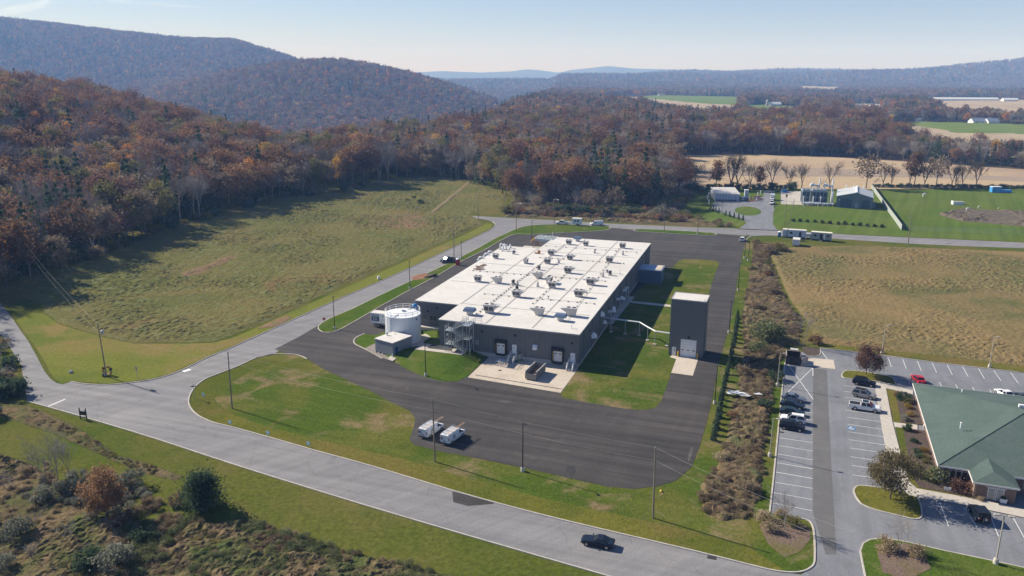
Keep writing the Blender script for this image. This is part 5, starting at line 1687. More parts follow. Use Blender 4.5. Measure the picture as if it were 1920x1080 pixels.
van((793.8, 820), (824, 800), 'white ladder van on the left of the two, nearest the lawn edge', group='white service vans on the asphalt lot')
van((834.6, 832), (863.8, 811), 'white ladder van on the right of the two, its shadow on open asphalt', group='white service vans on the asphalt lot')
P_black = paint('black', (.012, .014, .018)); P_navy = paint('navy', (.012, .018, .032)); P_white = paint('white', (.74, .75, .76)); P_grey = paint('grey_blue', (.17, .20, .25), .3, .3)
P_tan = paint('champagne', (.34, .32, .30), .3, .4); P_red = paint('red', (.55, .02, .035)); P_dkgreen = paint('dark_teal', (.014, .03, .038)); P_slate = paint('slate', (.03, .042, .06))
car('coupe', P_navy, (1151, 1021.5), (1091, 1010.5), 'black coupe driving along the grey road in the foreground', 'coupe', 'car', z=.5, gz_=.04)
pickup(P_dkgreen, (849.5, 486), (830, 489.5), 'dark pickup truck stopped on the access road beside the red toilet', bed=m_trim)
pickup(P_white, (1065, 418.3), (1043.5, 417.6), 'white pickup truck on the far road in front of a boxy white trailer', bed=m_trim)
van((1131.5, 421.3), (1106, 421.8), 'white van with a loaded roof rack parked on the far road behind the box trailer', 2, None, False)
car('suv', P_white, (1391, 452.5), (1392.4, 446), 'white car alone on the far north corner of the asphalt lot', 'parked_car')
grp = 'cars in the worn grey parking lot'
car('suv', P_black, (1599.5, 714), (1641, 720.5), 'black station wagon at the top of the middle row, under the round brown tree', group=grp)
car('suv', P_tan, (1598, 735.5), (1642, 744.5), 'champagne crossover between the black wagon and the white pickup', group=grp, sunroof=True)
pickup(P_white, (1592, 758.5), (1651.5, 767.5), 'white pickup truck with a black bed cover beside the pale walk', group=grp, sunroof=True)
car('sedan', P_grey, (1466, 742), (1511, 750), 'grey blue sedan, furthest up the left row by the painted cross', group=grp)
car('sedan', P_navy, (1464, 755), (1508.5, 763), 'dark sedan second from the top of the left row', group=grp)
car('sedan', P_dkgreen, (1461, 768.5), (1510, 776), 'dark teal sedan in the left row, just above the white crossover', group=grp)
car('suv', P_white, (1512, 790), (1462.5, 782), 'white crossover backed into the left row', group=grp)
car('suv', P_black, (1461.5, 796), (1509, 803.5), 'black hatchback lowest in the left row, below the white crossover', group=grp)
car('sedan', P_red, (1727.5, 717), (1715.5, 705), 'bright red car behind the north west corner of the green roof', group=grp)
car('sedan', P_white, (1894, 744), (1873.5, 732), 'white sedan behind the ridge of the green roof', group=grp)
car('sedan', P_slate, (1924, 751), (1902, 737.5), 'dark grey sedan behind the green roof at the right edge', group=grp)
car('jeep', P_black, (1846, 978), (1824, 950), 'black boxy off road car with a rear spare wheel in front of the office', cat='off road car', group=grp)
gy = 'vehicles in the compressor yard'
pickup(P_white, (1447.5, 377), (1446, 383.5), 'white pickup truck nearest the entrance of the compressor yard', group=gy)
# tank truck and red car in the yard
p, rz = place((1449, 369.5), (1447.5, 376), .7)
t = thing('box_truck', 'pale blue grey box truck behind the white pickup in the compressor yard', 'truck', (p.x, p.y, .04), rz, gy)
MB().bx(-3, .9, -1.1, 1.1, .9, 3.0).build('box', M('truck_box', [(.45, .50, .55), (.55, .60, .65)], 1, .5, coords='obj'), t)
loft([(.9, .5, 2.3, 1.0, .9), (1.9, .5, 2.3, 1.0, .85), (2.2, .5, 1.5, .98, .9), (2.9, .5, 1.2, .9, .9)]).build('cab', P_white, t)
MB().add([(1.92, -.8, 2.2), (1.92, .8, 2.2), (2.26, .85, 1.5), (2.26, -.85, 1.5)], [(0, 1, 2, 3)]).build('windshield', m_cglass, t)
for x in (-2, 2.2):
    for s in (-1, 1): wheel_at(t, x, s * .9, .42, .3)
car('suv', paint('red_white', (.55, .28, .27)), (1417, 371.2), (1427, 372), 'pinkish red car parked beside the yard equipment', group=gy)

# --- trailers and site boxes
def text(s, size, parent, loc, rot, mat, ext=.006, name='lettering'):
    c = bpy.data.curves.new(name, 'FONT'); c.body = s; c.size = size; c.extrude = ext; c.align_x = 'CENTER'; c.align_y = 'CENTER'
    c.materials.append(mat)
    o = bpy.data.objects.new(name + '_source', c)
    me = bpy.data.meshes.new_from_object(o); me.materials.clear(); me.materials.append(mat)
    o2 = link(name, me, parent, loc); o2.rotation_euler = rot
    bpy.data.objects.remove(o)
    return o2


p = G(716, 617); p2 = BW(0, 0)
t = thing('semi_trailer', 'white box trailer marked D1 parked behind the water tank', 'trailer', (p.x + 2.0, p.y + 1.4, .045), HD)
bx_ = MB().bx(-5, 5, -1.25, 1.25, 1.15, 3.9).build('box', m_white, t)
MB().bx(-5.02, 5.02, -1.27, 1.27, 3.9, 3.96).build('roof', m_roof, bx_)
MB().bx(-5, 5, -1.28, -1.2, 1.05, 1.3).build('side_skirt', m_galv, t)
MB().bx(-4.75, -2.5, -1.275, -1.252, 1.75, 3.65).build('printed_panel', M('print_navy', [(.035, .05, .11), (.06, .09, .16)], 1.5, .5, coords='obj'), bx_)
text('D1', 1.15, bx_, (-3.62, -1.285, 2.35), (R(90), 0, 0), m_white)
MB().bx(-4.7, -2.55, -1.29, -1.276, 2.95, 3.6).build('printed_picture', M('print_grey', [(.25, .28, .33), (.45, .48, .52)], 3, .5, coords='obj'), bx_)
for k, (xx, zz_, ww, hh_) in enumerate(((-1.4, 3.2, .5, .35), (-.4, 3.1, .7, .5), (.6, 3.1, .8, .3), (-.6, 2.4, 2.4, .05), (-.6, 2.1, 2.0, .05))):
    MB().box((xx, -1.26, zz_), (ww, .02, hh_)).build('printed_mark', M('print_green_grey', [(.25, .34, .31), (.38, .46, .43)], 2, .5, coords='obj'), bx_)
for x in (-3.6, 3.2, 4.2):
    for s in (-1, 1): wheel_at(t, x, s * 1.0, .5, .32)
MB().bx(-4.6, 4.6, -.9, .9, .85, 1.15).build('chassis', m_trim, t)
MB().box((-5.0, 0, .75), (.12, 2.3, .14)).build('rear_bumper', m_galv, t)


def office_trailer(bl_, br_, label, colr, roofc, door_f, win_f, name='office_trailer', H_=2.75, D_=2.6, group=None, z=.4):
    a, b = G(*bl_, z), G(*br_, z)
    d = b - a; L = d.length; rz = math.atan2(d.y, d.x)
    t = thing(name, label, 'trailer', (a.x, a.y, 0), rz, group)
    w_ = MB().bx(0, L, 0, D_, .55, .55 + H_).build('wall', colr, t)
    for k in range(1, int(L / 1.2)): MB().bx(k * 1.2 - .02, k * 1.2 + .02, -.015, 0, .6, .5 + H_).build('panel_joint', m_coping, w_)
    MB().bx(-.06, L + .06, -.08, D_ + .08, .55 + H_, .68 + H_).build('roof', roofc, t)
    for f in win_f:
        q = MB().bx(L * f - .55, L * f + .55, -.05, .02, 1.75, 2.6).build('window', m_coping, t)
        MB().bx(L * f - .48, L * f + .48, -.065, -.03, 1.8, 2.55).build('pane', m_glass, q)
    q = MB().bx(L * door_f - .5, L * door_f + .5, -.05, .02, .6, 2.75).build('door', m_dk, t)
    for s in (.25, .75):
        MB().tube((L * s, .5, .35), (L * s, .7, .35), .35, n=12).build('wheel', m_tyre, t)
    MB().bx(.3, L - .3, .3, D_ - .3, .3, .55).build('chassis', m_trim, t)
    for k in range(3): MB().box((L * door_f, -.35 - .3 * k, .45 - .15 * k), (1.1, .3, .06)).build('step', m_galv, t)
    for x in (0.05, L - .05): MB().box((x, .3, .2), (.3, .3, .5)).build('support_block', m_found, t)
    return t, L


t, L_ = office_trailer((1467, 443.6), (1510.8, 446.4), 'long pale blue office trailer next to the blue portable toilet', M('pale_blue_wall', [(.42, .50, .60), (.52, .60, .70)], .8, .5, coords='obj'), m_roof, .76, (.36,))
MB().bx(L_ * .80, L_ * 1.0, -.1, -.03, .6, 3.2).build('end_panel', M('lilac_panel', [(.45, .47, .58), (.52, .54, .66)], .8, .5, coords='obj'), t)
t, L_ = office_trailer((1520, 448.5), (1558.5, 451.6), 'grey office trailer with a cream roof and its white door open', M('grey_trailer_wall', [(.27, .29, .29), (.34, .36, .36)], .8, .5, coords='obj'), M('cream_roof', [(.66, .64, .50), (.75, .73, .60)], .8, .6), .50, (.2, .82))
q = MB().bx(L_ * .60, L_ * .70, -.35, -.28, .6, 2.8).build('open_door', m_white, t)
MB().box((L_ * .585, -.6, .9), (.5, .6, .9)).build('air_conditioner', m_trim, t)
p = G(1515.5, 445.5)
t = thing('propane_tank', 'white horizontal propane tank between the two office trailers', 'tank', p, R(-4))
MB().tube((-1.2, 0, 1.2), (1.2, 0, 1.2), .75, n=14).build('vessel', m_white, t)
for s in (-.8, .8): MB().box((s, 0, .3), (.2, 1.0, .7)).build('saddle', m_found, t)
a, b = G(1485.5, 459.5, .5), G(1496, 460.3, .5)
d = b - a
t = thing('cargo_trailer', 'small white cargo trailer parked on the grass in front of the office trailers', 'trailer', (a.x, a.y, 0), math.atan2(d.y, d.x))
MB().bx(0, 2.6, 0, 4.6, .5, 2.7).build('box', m_white, t)
MB().bx(-.05, 2.65, -.05, 4.65, 2.7, 2.78).build('roof', m_roof, t)
MB().bx(.12, 2.48, -.05, .0, .6, 2.6).build('rear_door', M('door_pale', [(.52, .55, .62), (.6, .63, .7)], 1, .5), t)
for s in (-.12, 2.72): MB().tube((s - .1, 2.2, .35), (s + .1, 2.2, .35), .35, n=12).build('wheel', m_tyre, t)
MB().tube((1.3, 4.6, .5), (1.3, 6, .5), .08, n=6).build('tow_bar', m_trim, t)
for s in (.1, 2.5): MB().box((s, -.03, .9), (.12, .06, .2)).build('taillight', m_tail, t)
p = G(1503, 452.5)
t = thing('picnic_bench', 'small dark bench on the grass by the office trailers', 'bench', p, R(-8))
MB().bx(-.9, .9, -.25, .25, .7, .78).build('top', m_trim, t)
for s in (-.7, .7): MB().bx(s - .06, s + .06, -.6, .6, 0, .7).build('leg', m_trim, t)
for s in (-.6, .6): MB().bx(-.9, .9, s - .12, s + .12, .42, .48).build('seat', m_trim, t)
# box trailer on the far road
a, b = G(1072.5, 421.5, .3), G(1090, 422.2, .3); d = b - a
t = thing('box_trailer', 'tall boxy white trailer with two dark windows hitched behind the white pickup', 'trailer', (a.x, a.y, .04), math.atan2(d.y, d.x))
Lb = d.length
MB().bx(0, Lb, 0, 2.4, .55, 3.0).build('box', m_white, t)
MB().bx(-.05, Lb + .05, -.05, 2.45, 3.0, 3.1).build('roof', m_roof, t)
for f in (.3, .62): MB().bx(Lb * f - .42, Lb * f + .42, -.04, .02, 1.7, 2.4).build('window', m_glass, t)
for f in (.52, .7): wheel_at(t, Lb * f, .05, .36)
MB().tube((0, 1.2, .5), (-1.5, 1.2, .5), .08, n=6).build('tow_bar', m_trim, t)


def toilet(px, label, colr, roofc, rz=HD):
    p = G(*px)
    t = thing('portable_toilet', label, 'portable toilet', p, rz)
    w_ = MB().bx(-.58, .58, -.58, .58, .1, 2.05).build('cabin', colr, t)
    MB().box((0, 0, .06), (1.25, 1.25, .14)).build('base', m_trim, t)
    MB().lathe([(.80, 2.05), (.78, 2.15), (.45, 2.38), (0, 2.42)], n=8).build('roof', roofc, t)
    MB().bx(-.4, .4, -.62, -.57, .2, 1.95).build('door', colr, t)
    for k in range(3): MB().box((0, -.625, .5 + k * .5), (.7, .02, .05)).build('door_rib', colr, w_)
    MB().tube((.4, .4, 2.1), (.4, .4, 2.55), .06, n=6).build('vent_pipe', m_trim, t)


toilet((1461.3, 444.2), 'blue portable toilet with a white roof beside the office trailer', m_blue, m_white)
toilet((858.5, 496.8), 'red portable toilet with a white roof on the grass strip by the access road', M('red_plastic', [(.42, .03, .04), (.55, .05, .06)], 1, .45, coords='obj'), m_white)

# ------------------------------------------------------------------ poles, wires, signs
m_wood = M('weathered_wood', [(.19, .15, .11), (.30, .25, .19)], 3, .9, coords='obj', stretch=(1, 1, .1))
m_pole = M('dark_pole', [(.022, .02, .02), (.04, .037, .036)], 3, .5, coords='obj')
m_tanpole = M('tan_pole', [(.36, .32, .27), (.46, .42, .36)], 3, .5, coords='obj')
m_base = M('pole_base_concrete', [(.46, .43, .38), (.58, .55, .50)], 2, .9, coords='obj')
TOPS = {}


def top_of(base, top):
    h = hgt(base, top); b = G(*base); q = G(top[0], top[1], h)
    return h, Vector((q.x - b.x, q.y - b.y, h))


def utility_pole(key, base, top, label, arm=False, lamp=False, xf=None, r=.16):
    h, tp = top_of(base, top)
    b = G(*base)
    if abs(tp.x) > h * .12: tp.x = math.copysign(h * .12, tp.x)
    if abs(tp.y) > .4: tp.y = 0
    t = thing('utility_pole', label, 'utility pole', b, group='wooden utility poles')
    MB().tube((0, 0, -.5), tp, r, r * .62, 8).build('pole', m_wood, t)
    MB().lathe([(r * .66, 0), (r * .5, .08)], (0, 0), 8).build('pole_cap', m_galv, t, loc=tp)
    if arm:
        MB().box((tp.x, tp.y, h - .5), (2.4, .14, .14), arm if arm is not True else R(60)).build('cross_arm', m_wood, t)
    if lamp:
        l_ = MB().path([(tp.x, tp.y, h - .4), (tp.x + .4, tp.y - .3, h), (tp.x + 1.6, tp.y - 1.0, h + .1)], .05, 6).build('lamp_arm', m_galv, t)
        MB().box((tp.x + 1.8, tp.y - 1.1, h + .08), (.9, .4, .18), R(-30), top=(.8, .6)).build('lamp_head', m_white, l_)
    if xf: MB().lathe([(.3, h - 2.6), (.32, h - 1.7), (.2, h - 1.6)], (.45, 0), 10).build('transformer', m_galv, t)
    for k in (0, 1): MB().tube((tp.x * .97, tp.y, h - .3 - k * 1.8), (tp.x * .97 + .25, tp.y - .15, h - .3 - k * 1.8), .07, n=6).build('insulator', m_galv, t)
    TOPS[key] = (b + tp, b + tp * ((h - 2.1) / h))
    return t


utility_pole('a', (200, 706), (183, 606), 'leaning wooden pole with a cable coil at its foot by the lane', xf=True)
utility_pole('b', (435.4, 766), (427, 660), 'wooden pole on the corner lawn above the pale lawn signs')
utility_pole('c', (815.9, 866), (810.8, 748), 'wooden pole in front of the two white ladder vans')
utility_pole('d', (1224.3, 971.4), (1229, 839), 'wooden pole at the lower right bend of the asphalt lot, near the road')
utility_pole('e', (851.3, 492.5), (850.8, 430), 'pale wooden pole with a cross arm beside the red toilet', arm=True)
utility_pole('f', (896.7, 411.7), (896.3, 365), 'wooden pole at the far bend of the access road')
utility_pole('g', (968, 432.5), (968, 381), 'wooden pole with a lamp where the access road meets the far road', lamp=True)
utility_pole('h', (1039, 423), (1038, 374), 'wooden pole with a lamp beside the white pickup on the far road', lamp=True)
utility_pole('i', (1245.8, 435.5), (1245.4, 381), 'wooden pole on the small grass island at the far road')
utility_pole('j', (1473.7, 446), (1475.8, 363), 'tall wooden pole in front of the pale blue office trailer')
utility_pole('k', (1470.8, 421.7), (1475, 382), 'shorter wooden pole on the mown lawn behind the tall one')
utility_pole('l', (1702.5, 459.5), (1709, 399), 'wooden pole standing alone in the verge near the end of the white fence', r=.2)
p = G(1560, 1150); TOPS['z'] = (Vector((p.x, p.y, 12)), Vector((p.x, p.y, 9.9)))
_a = TOPS['a']; TOPS['y'] = (_a[0] + Vector((-60, 75, 2)), _a[1] + Vector((-60, 75, 2)))
m_wire = M('wire', [(.30, .29, .27), (.40, .39, .37)], 1, .5)
for k1, k2, desc in (('y', 'a', 'running from the lane to the leaning pole'), ('a', 'b', 'crossing from the leaning pole to the corner lawn pole'), ('b', 'c', 'crossing the corner lawn towards the vans'),
                     ('c', 'd', 'crossing above the asphalt lot'), ('d', 'z', 'running from the last roadside pole towards the parking lot'), ('e', 'f', 'along the access road'), ('i', 'j', 'along the far road')):
    for lv in (0, 1):
        if k1 in 'ei' and lv: continue
        p0, p1 = TOPS[k1][lv], TOPS[k2][lv]
        n = 14; pts = []
        for i in range(n + 1):
            s = i / n
            q = p0.lerp(p1, s); q.z -= 4 * s * (1 - s) * (p1 - p0).length * .014
            pts.append(q - p0)
        t = thing('overhead_wire', '%s overhead wire %s' % (('upper', 'lower')[lv], desc), 'wire', p0, group='overhead wires')
        MB().path(pts, .014, 4).build('cable', m_wire, t)


def light_pole(base, top, label, heads=1, colr=None, grp='dark light poles of the factory lot', arm_dir=(0, -1), conc=.7):
    h, tp = top_of(base, top)
    b = G(*base)
    colr = colr or m_pole
    t = thing('lamp_post', label, 'lamp post', b, group=grp)
    MB().lathe([(.36, -.3), (.34, conc)], n=12).build('concrete_base', m_base, t)
    MB().tube((0, 0, conc), (0, 0, h), .11, .075, 8).build('pole', colr, t)
    MB().box((0, 0, conc + .04), (.36, .36, .08)).build('base_plate', colr, t)
    for k in range(heads):
        s = 1 if k == 0 else -1
        a = Vector((arm_dir[0], arm_dir[1], 0)) * s
        MB().tube((0, 0, h - .08), a * .5 + Vector((0, 0, h - .02)), .05, n=6).build('arm', colr, t)
        hd = MB().box((a.x * .85, a.y * .85, h), (.75, .42, .14), math.atan2(a.y, a.x), top=(.9, .85)).build('lamp_head', colr, t)
        MB().box((a.x * .85, a.y * .85, h - .085), (.55, .3, .03), math.atan2(a.y, a.x)).build('lens', m_head, hd)


for b_, t_, lab in (((627.7, 617), (624, 555), 'dark lamp post at the rounded tip of the long grass strip'), ((768.7, 541.7), (767.7, 488), 'dark lamp post halfway along the grass strip'), ((865, 485), (864.3, 452), 'dark lamp post beyond the red toilet on the grass strip'),
                    ((997, 455), (997.5, 413), 'dark lamp post behind the condenser rack'), ((798.3, 705), (797.3, 634), 'dark lamp post on the lawn bank in front of the tank'), ((980, 883.5), (980.2, 791), 'dark lamp post at the south edge of the asphalt lot'),
                    ((1308, 439), (1310.5, 410), 'dark lamp post on the small grass island at the far road'), ((1395.8, 484.5), (1398.7, 440), 'dark lamp post beside the white car at the far corner of the lot'), ((1403, 489), (1406.5, 447), 'dark lamp post set back on the grass by the far corner'),
                    ((1384, 545), (1387.8, 492.5), 'dark lamp post halfway up the east drive'), ((1366.8, 624), (1372, 563), 'dark lamp post beside the tower on the east drive'), ((1340, 757), (1346.4, 684), 'dark lamp post nearest the evergreen hedge on the east drive'),
                    ((1353, 401), (1354.6, 375), 'dark lamp post among the small cypresses of the compressor yard'), ((1452, 394), (1453.5, 368), 'dark lamp post on the right of the compressor yard drive')):
    light_pole(b_, t_, lab, arm_dir=(.4, -.9))
g2 = 'tan lamp posts of the grey parking lot'
light_pole((1653.7, 662), (1660.5, 609), 'tan lamp post on the upper kerb behind the round brown tree', 1, m_tanpole, g2, (.9, -.3))
light_pole((1855, 689), (1863, 631), 'tan lamp post on the upper kerb above the green roof', 1, m_tanpole, g2, (.9, -.3))
light_pole((1443.3, 855.8), (1449.5, 785), 'tan lamp post on the left kerb below the parked row', 1, m_tanpole, g2, (1, -.2))
light_pole((1457.5, 724), (1463.5, 661.7), 'tan lamp post on the left kerb beside the bin enclosure', 1, m_tanpole, g2, (1, -.2))
light_pole((1866.5, 1058), (1879, 965.6), 'double headed tan lamp post in the lower right lawn', 2, m_tanpole, g2, (1, -.3), .9)

# lawn signs
m_sign = M('sign_blue', [(.14, .34, .46), (.22, .45, .58)], 4, .6, coords='obj')
for k, (q, lab) in enumerate((((431.5, 798), 'pale blue lawn sign below the corner lawn pole, first along the kerb'), ((502.5, 818.5), 'pale blue lawn sign, middle of the three along the kerb'), ((578.5, 838.5), 'pale blue lawn sign, last of the three along the kerb'), ((382, 746), 'pale blue lawn sign lying low beside the street name post'))):
    p = G(*q)
    t = thing('lawn_sign', lab, 'lawn sign', p, R(-35), 'pale blue lawn signs')
    b_ = MB().box((0, 0, .75), (.95, .04, .65)).build('board', m_sign, t)
    for j in range(3): MB().box((0, -.025, .92 - j * .16), (.7 - .12 * j, .008, .05)).build('printed_line', m_white, b_)
    for s in (-.3, .3): MB().tube((s, 0, 0), (s, 0, .45), .018, n=5).build('stake', m_galv, t)
p = G(365, 747.5)
t = thing('street_sign', 'street name post with two crossed blades at the corner kerb', 'street sign', p)
MB().tube((0, 0, 0), (0, 0, 2.7), .05, n=6).build('post', m_galv, t)
for k, a in enumerate((.3, 1.8)): MB().box((0, 0, 2.75 + k * .25), (1.0, .04, .22), a).build('blade', M('sign_navy', [(.03, .07, .14), (.05, .1, .19)], 2, .5, coords='obj'), t)


def disc_sign(px, label, front_c, n=8, rz=0, r=.4, h=2.5, word=None):
    p = G(*px)
    t = thing('stop_sign' if word else 'road_sign', label, 'road sign', p, rz)
    MB().tube((0, 0, 0), (0, 0, h), .045, n=6).build('post', m_galv, t)
    b_ = MB().tube((0, -.06, h), (0, -.03, h), r, n=n).build('plate', front_c, t)
    MB().tube((0, -.03, h), (0, -.015, h), r * 1.02, n=n).build('plate_back', m_galv, t)
    if word: text(word, r * .7, b_, (0, -.068, h), (R(90), 0, 0), m_white)


m_red = M('sign_red', [(.45, .02, .03), (.55, .04, .05)], 2, .5, coords='obj')
disc_sign((608.5, 613.5), 'red stop sign at the tip of the grass strip by the lot mouth', m_red, 8, R(25), .42, 2.3, 'STOP')
disc_sign((257.5, 710.5), 'back of a dark stop sign on the yellow grass near the kerb', M('sign_back', [(.12, .12, .12), (.18, .18, .18)], 2, .6, coords='obj'), 8, R(150))
disc_sign((36, 741), 'pale round sign standing against the dark trees at the lane mouth', M('sign_pale', [(.42, .40, .38), (.5, .48, .46)], 2, .6, coords='obj'), 16, R(-10), .5, 2.2)
p = G(157, 786)
t = thing('timber_sign', 'dark timber sign board on two posts seen from behind at the lower kerb', 'sign', p, R(-12))
for s in (-.7, .7): MB().box((s, 0, 1.05), (.16, .16, 2.3)).lathe([(.1, 2.2), (0, 2.45)], (s, 0), 6).build('post', m_pole, t)
MB().box((0, 0, 1.25), (1.3, .1, .75)).build('board', m_pole, t)
MB().box((0, 0, .5), (1.3, .08, .12)).build('lower_rail', m_pole, t)
for s in (-.35, .1, .4): MB().box((s, .02, 1.75), (.12, .06, .35), 0, top=(.3, 1)).build('finial', m_pole, t)
p = G(202, 703)
t = thing('cable_coil', 'orange cable coil standing against the leaning pole', 'cable coil', (p.x, p.y, 0), R(-10))
mb = MB(); n = 20
pts = [(1.0 * math.cos(2 * PI * k / n), 0, 1.0 + 1.0 * math.sin(2 * PI * k / n)) for k in range(n + 1)]
mb.path(pts, .22, 8); mb.build('coil', M('coil_orange', [(.30, .15, .03), (.45, .25, .06)], 3, .6), t)
for a in (.4, 2.5, 4.2): MB().tube((math.cos(a) * .76, 0, 1 + math.sin(a) * .76), (math.cos(a) * 1.24, 0, 1 + math.sin(a) * 1.24), .26, n=8).build('tie', m_trim, t)
p = G(196.5, 705.5)
t = thing('splice_box', 'black and grey splice box lying beside the orange coil', 'box', p, .4)
MB().box((0, 0, .35), (.9, .7, .7), top=(.9, .9)).build('box', m_trim, t); MB().box((.15, -.36, .4), (.4, .04, .4)).build('cover', m_unit, t)
p = G(132.5, 699)
t = thing('boulder', 'small grey boulder on the grass near the lane', 'boulder', p)
g_ = np.random.default_rng(4); P_ = g_.normal(size=(40, 3)); P_ /= np.linalg.norm(P_, axis=1)[:, None]; P_ *= np.array([.55, .45, .42]) * g_.uniform(.8, 1.1, (40, 1))
bm_ = bmesh.new(); [bm_.verts.new(v + np.array([0, 0, .25])) for v in P_]; bmesh.ops.convex_hull(bm_, input=bm_.verts)
me = bpy.data.meshes.new('rock'); bm_.to_mesh(me); me.materials.append(m_found); link('rock', me, t)
p = G(710, 523)
t = thing('utility_box', 'small white utility box on the meadow side of the access road', 'utility box', p, R(30))
MB().box((0, 0, .5), (.8, .6, 1.0), top=(.95, .9)).build('cabinet', m_white, t); MB().box((0, 0, .05), (1, .8, .12)).build('pad', m_found, t)
p = G(1239.5, 922)
t = thing('valve_marker', 'tiny yellow valve marker on the grass below the asphalt bend', 'marker', p)
MB().lathe([(.2, 0), (.24, .2), (.1, .36), (0, .38)], n=8).build('cap', m_yellow, t); MB().lathe([(.26, 0), (.26, .06)], n=8).build('ring', m_yellow, t)
# disturbed red soil and its heap on the grass strip
sheet('bare_soil', [(770, 521), (785, 515), (800, 513), (806, 520), (790, 524), (776, 526)], .15, M('red_soil', [(.20, .09, .05), (.32, .16, .09)], 1.2, .95, bump=.5))
g_ = np.random.default_rng(8); P_ = g_.normal(size=(60, 3)); P_ /= np.linalg.norm(P_, axis=1)[:, None]; P_ *= np.array([2.6, 1.3, .8]) * g_.uniform(.7, 1.1, (60, 1))
bm_ = bmesh.new(); [bm_.verts.new(v) for v in P_]; bmesh.ops.convex_hull(bm_, input=bm_.verts)
me = bpy.data.meshes.new('soil_heap'); bm_.to_mesh(me); me.materials.append(M('brown_soil', [(.07, .05, .035), (.14, .1, .07)], 2, .95))
p = G(808, 519); o = link('soil_heap', me, None, (p.x, p.y, .2), .6); tag(o, 'brown heap of dug soil on the grass strip', 'soil heap')
# painted marks on the road
def stripe(p0, p1, wd, parent=None, z=.055, name='road_marking', mat=None):
    a, b = G(*p0), G(*p1); d = b - a; nn = Vector((-d.y, d.x, 0)).normalized() * wd / 2
    P = [a - nn, b - nn, b + nn, a + nn]
    me = bpy.data.meshes.new(name); me.from_pydata([(q.x, q.y, z) for q in P], [], [(0, 1, 2, 3)]); me.materials.append(mat or m_mark)
    return struct(name, me, None, parent)


stripe((90, 762.5), (122.5, 748.7), .4)
stripe((343, 697), (357, 693), 1.2)
stripe((700, 576), (700.5, 577), .3)
lot_o = bpy.data.objects['parking_lot']


def z5(x, y): return (1400 + x / 6, 720 + y / 6)


for (x0, y0, x1, y1) in ((465, 185, 748, 235), (410, 300, 745, 328), (410, 395, 745, 405), (415, 525, 745, 573), (370, 608, 742, 662), (365, 695, 745, 757), (352, 790, 745, 857), (340, 888, 742, 958), (330, 995, 742, 1066),
                         (1090, 20, 1440, 57), (1100, 85, 1180, 95), (1105, 150, 1470, 205), (1110, 296, 1500, 345), (1125, 375, 1515, 428), (1135, 455, 1530, 513), (1145, 540, 1550, 598), (1150, 628, 1562, 689), (1165, 722, 1560, 781), (1170, 820, 1600, 884), (1185, 920, 1640, 985), (1190, 1025, 1660, 1090)):
    stripe(z5(x0, y0), z5(x1, y1), .11, lot_o, .056, 'stall_line')
for a, b in (((1476.5, 682), (1524.5, 749)), ((1524, 690), (1478, 735)), ((1524, 690), (1524.3, 705)), ((1537, 655), (1563.5, 690))):
    stripe(a, b, .13, lot_o, .056, 'stall_line')
for k in range(7):
    x = 860 / 4.909
for (x0, y0, x1, y1) in ((870, 40, 1195, 95), (855, 125, 1195, 184), (850, 220, 1195, 276), (840, 315, 1195, 378), (830, 412, 1195, 482)):
    stripe((1280 + x0 / 4.909, 860 + y0 / 4.909), (1280 + x1 / 4.909, 860 + y1 / 4.909), .11, lot_o, .057, 'stall_line')
for (x0, y0, x1, y1) in ((390, 182, 427, 290), (555, 205, 595, 308), (720, 225, 764, 332), (885, 244, 937, 354), (1055, 266, 1113, 378), (1228, 285, 1292, 400), (1407, 308, 1475, 425), (1580, 330, 1662, 447), (1768, 355, 1855, 473),
                         (610, 415, 640, 490), (968, 462, 992, 508), (1148, 487, 1176, 532), (1340, 515, 1365, 558), (1532, 545, 1560, 588), (1725, 570, 1752, 610)):
    stripe((1600 + x0 / 6, 640 + y0 / 6), (1600 + x1 / 6, 640 + y1 / 6), .12, lot_o, .056, 'stall_line')
for (x0, y0, x1, y1) in ((672, 507, 742, 695), (862, 545, 960, 700), (1060, 590, 1130, 775), (1240, 620, 1340, 800)):
    stripe((1600 + x0 / 4.154, 820 + y0 / 4.154), (1600 + x1 / 4.154, 820 + y1 / 4.154), .12, lot_o, .056, 'stall_line')
# wheelchair symbol: blue square with the white figure
c = G(*z5(1180, 500)); 
hs = thing('accessible_bay_symbol', 'white wheelchair symbol on a blue square painted in a parking bay', 'painted symbol', (c.x, c.y, .055), R(-20.5))
MB().bx(-.75, .75, -.75, .75, 0, .004).build('blue_square', M('paint_blue', [(.07, .16, .30), (.12, .22, .38)], 3, .7), hs)
fg = MB()
n = 14
for k in range(3, n):
    a0, a1 = 2 * PI * k / n + .4, 2 * PI * (k + 1) / n + .4
    fg.add([(-.1 + .42 * math.cos(a0), -.2 + .42 * math.sin(a0), .008), (-.1 + .42 * math.cos(a1), -.2 + .42 * math.sin(a1), .008), (-.1 + .3 * math.cos(a1), -.2 + .3 * math.sin(a1), .008), (-.1 + .3 * math.cos(a0), -.2 + .3 * math.sin(a0), .008)], [(0, 1, 2, 3)])
fg.bx(-.2, -.06, -.1, .45, .005, .009).bx(-.1, .3, -.1, .03, .005, .009).bx(.2, .32, -.5, 0, .005, .009).lathe([(.13, .005), (.13, .009)], (-.13, .6), 10)
fg.build('white_figure', m_mark, hs)
# catch basins
for q, s_ in ((z5(390, 545), .9), ((1334.5, 1046), 1.2), ((711, 527), .8)):
    p = G(*q); struct('catch_basin', MB().box((p.x, p.y, .06), (s_, s_ * .6, .03), R(-17)), MATS['drain_grate'])

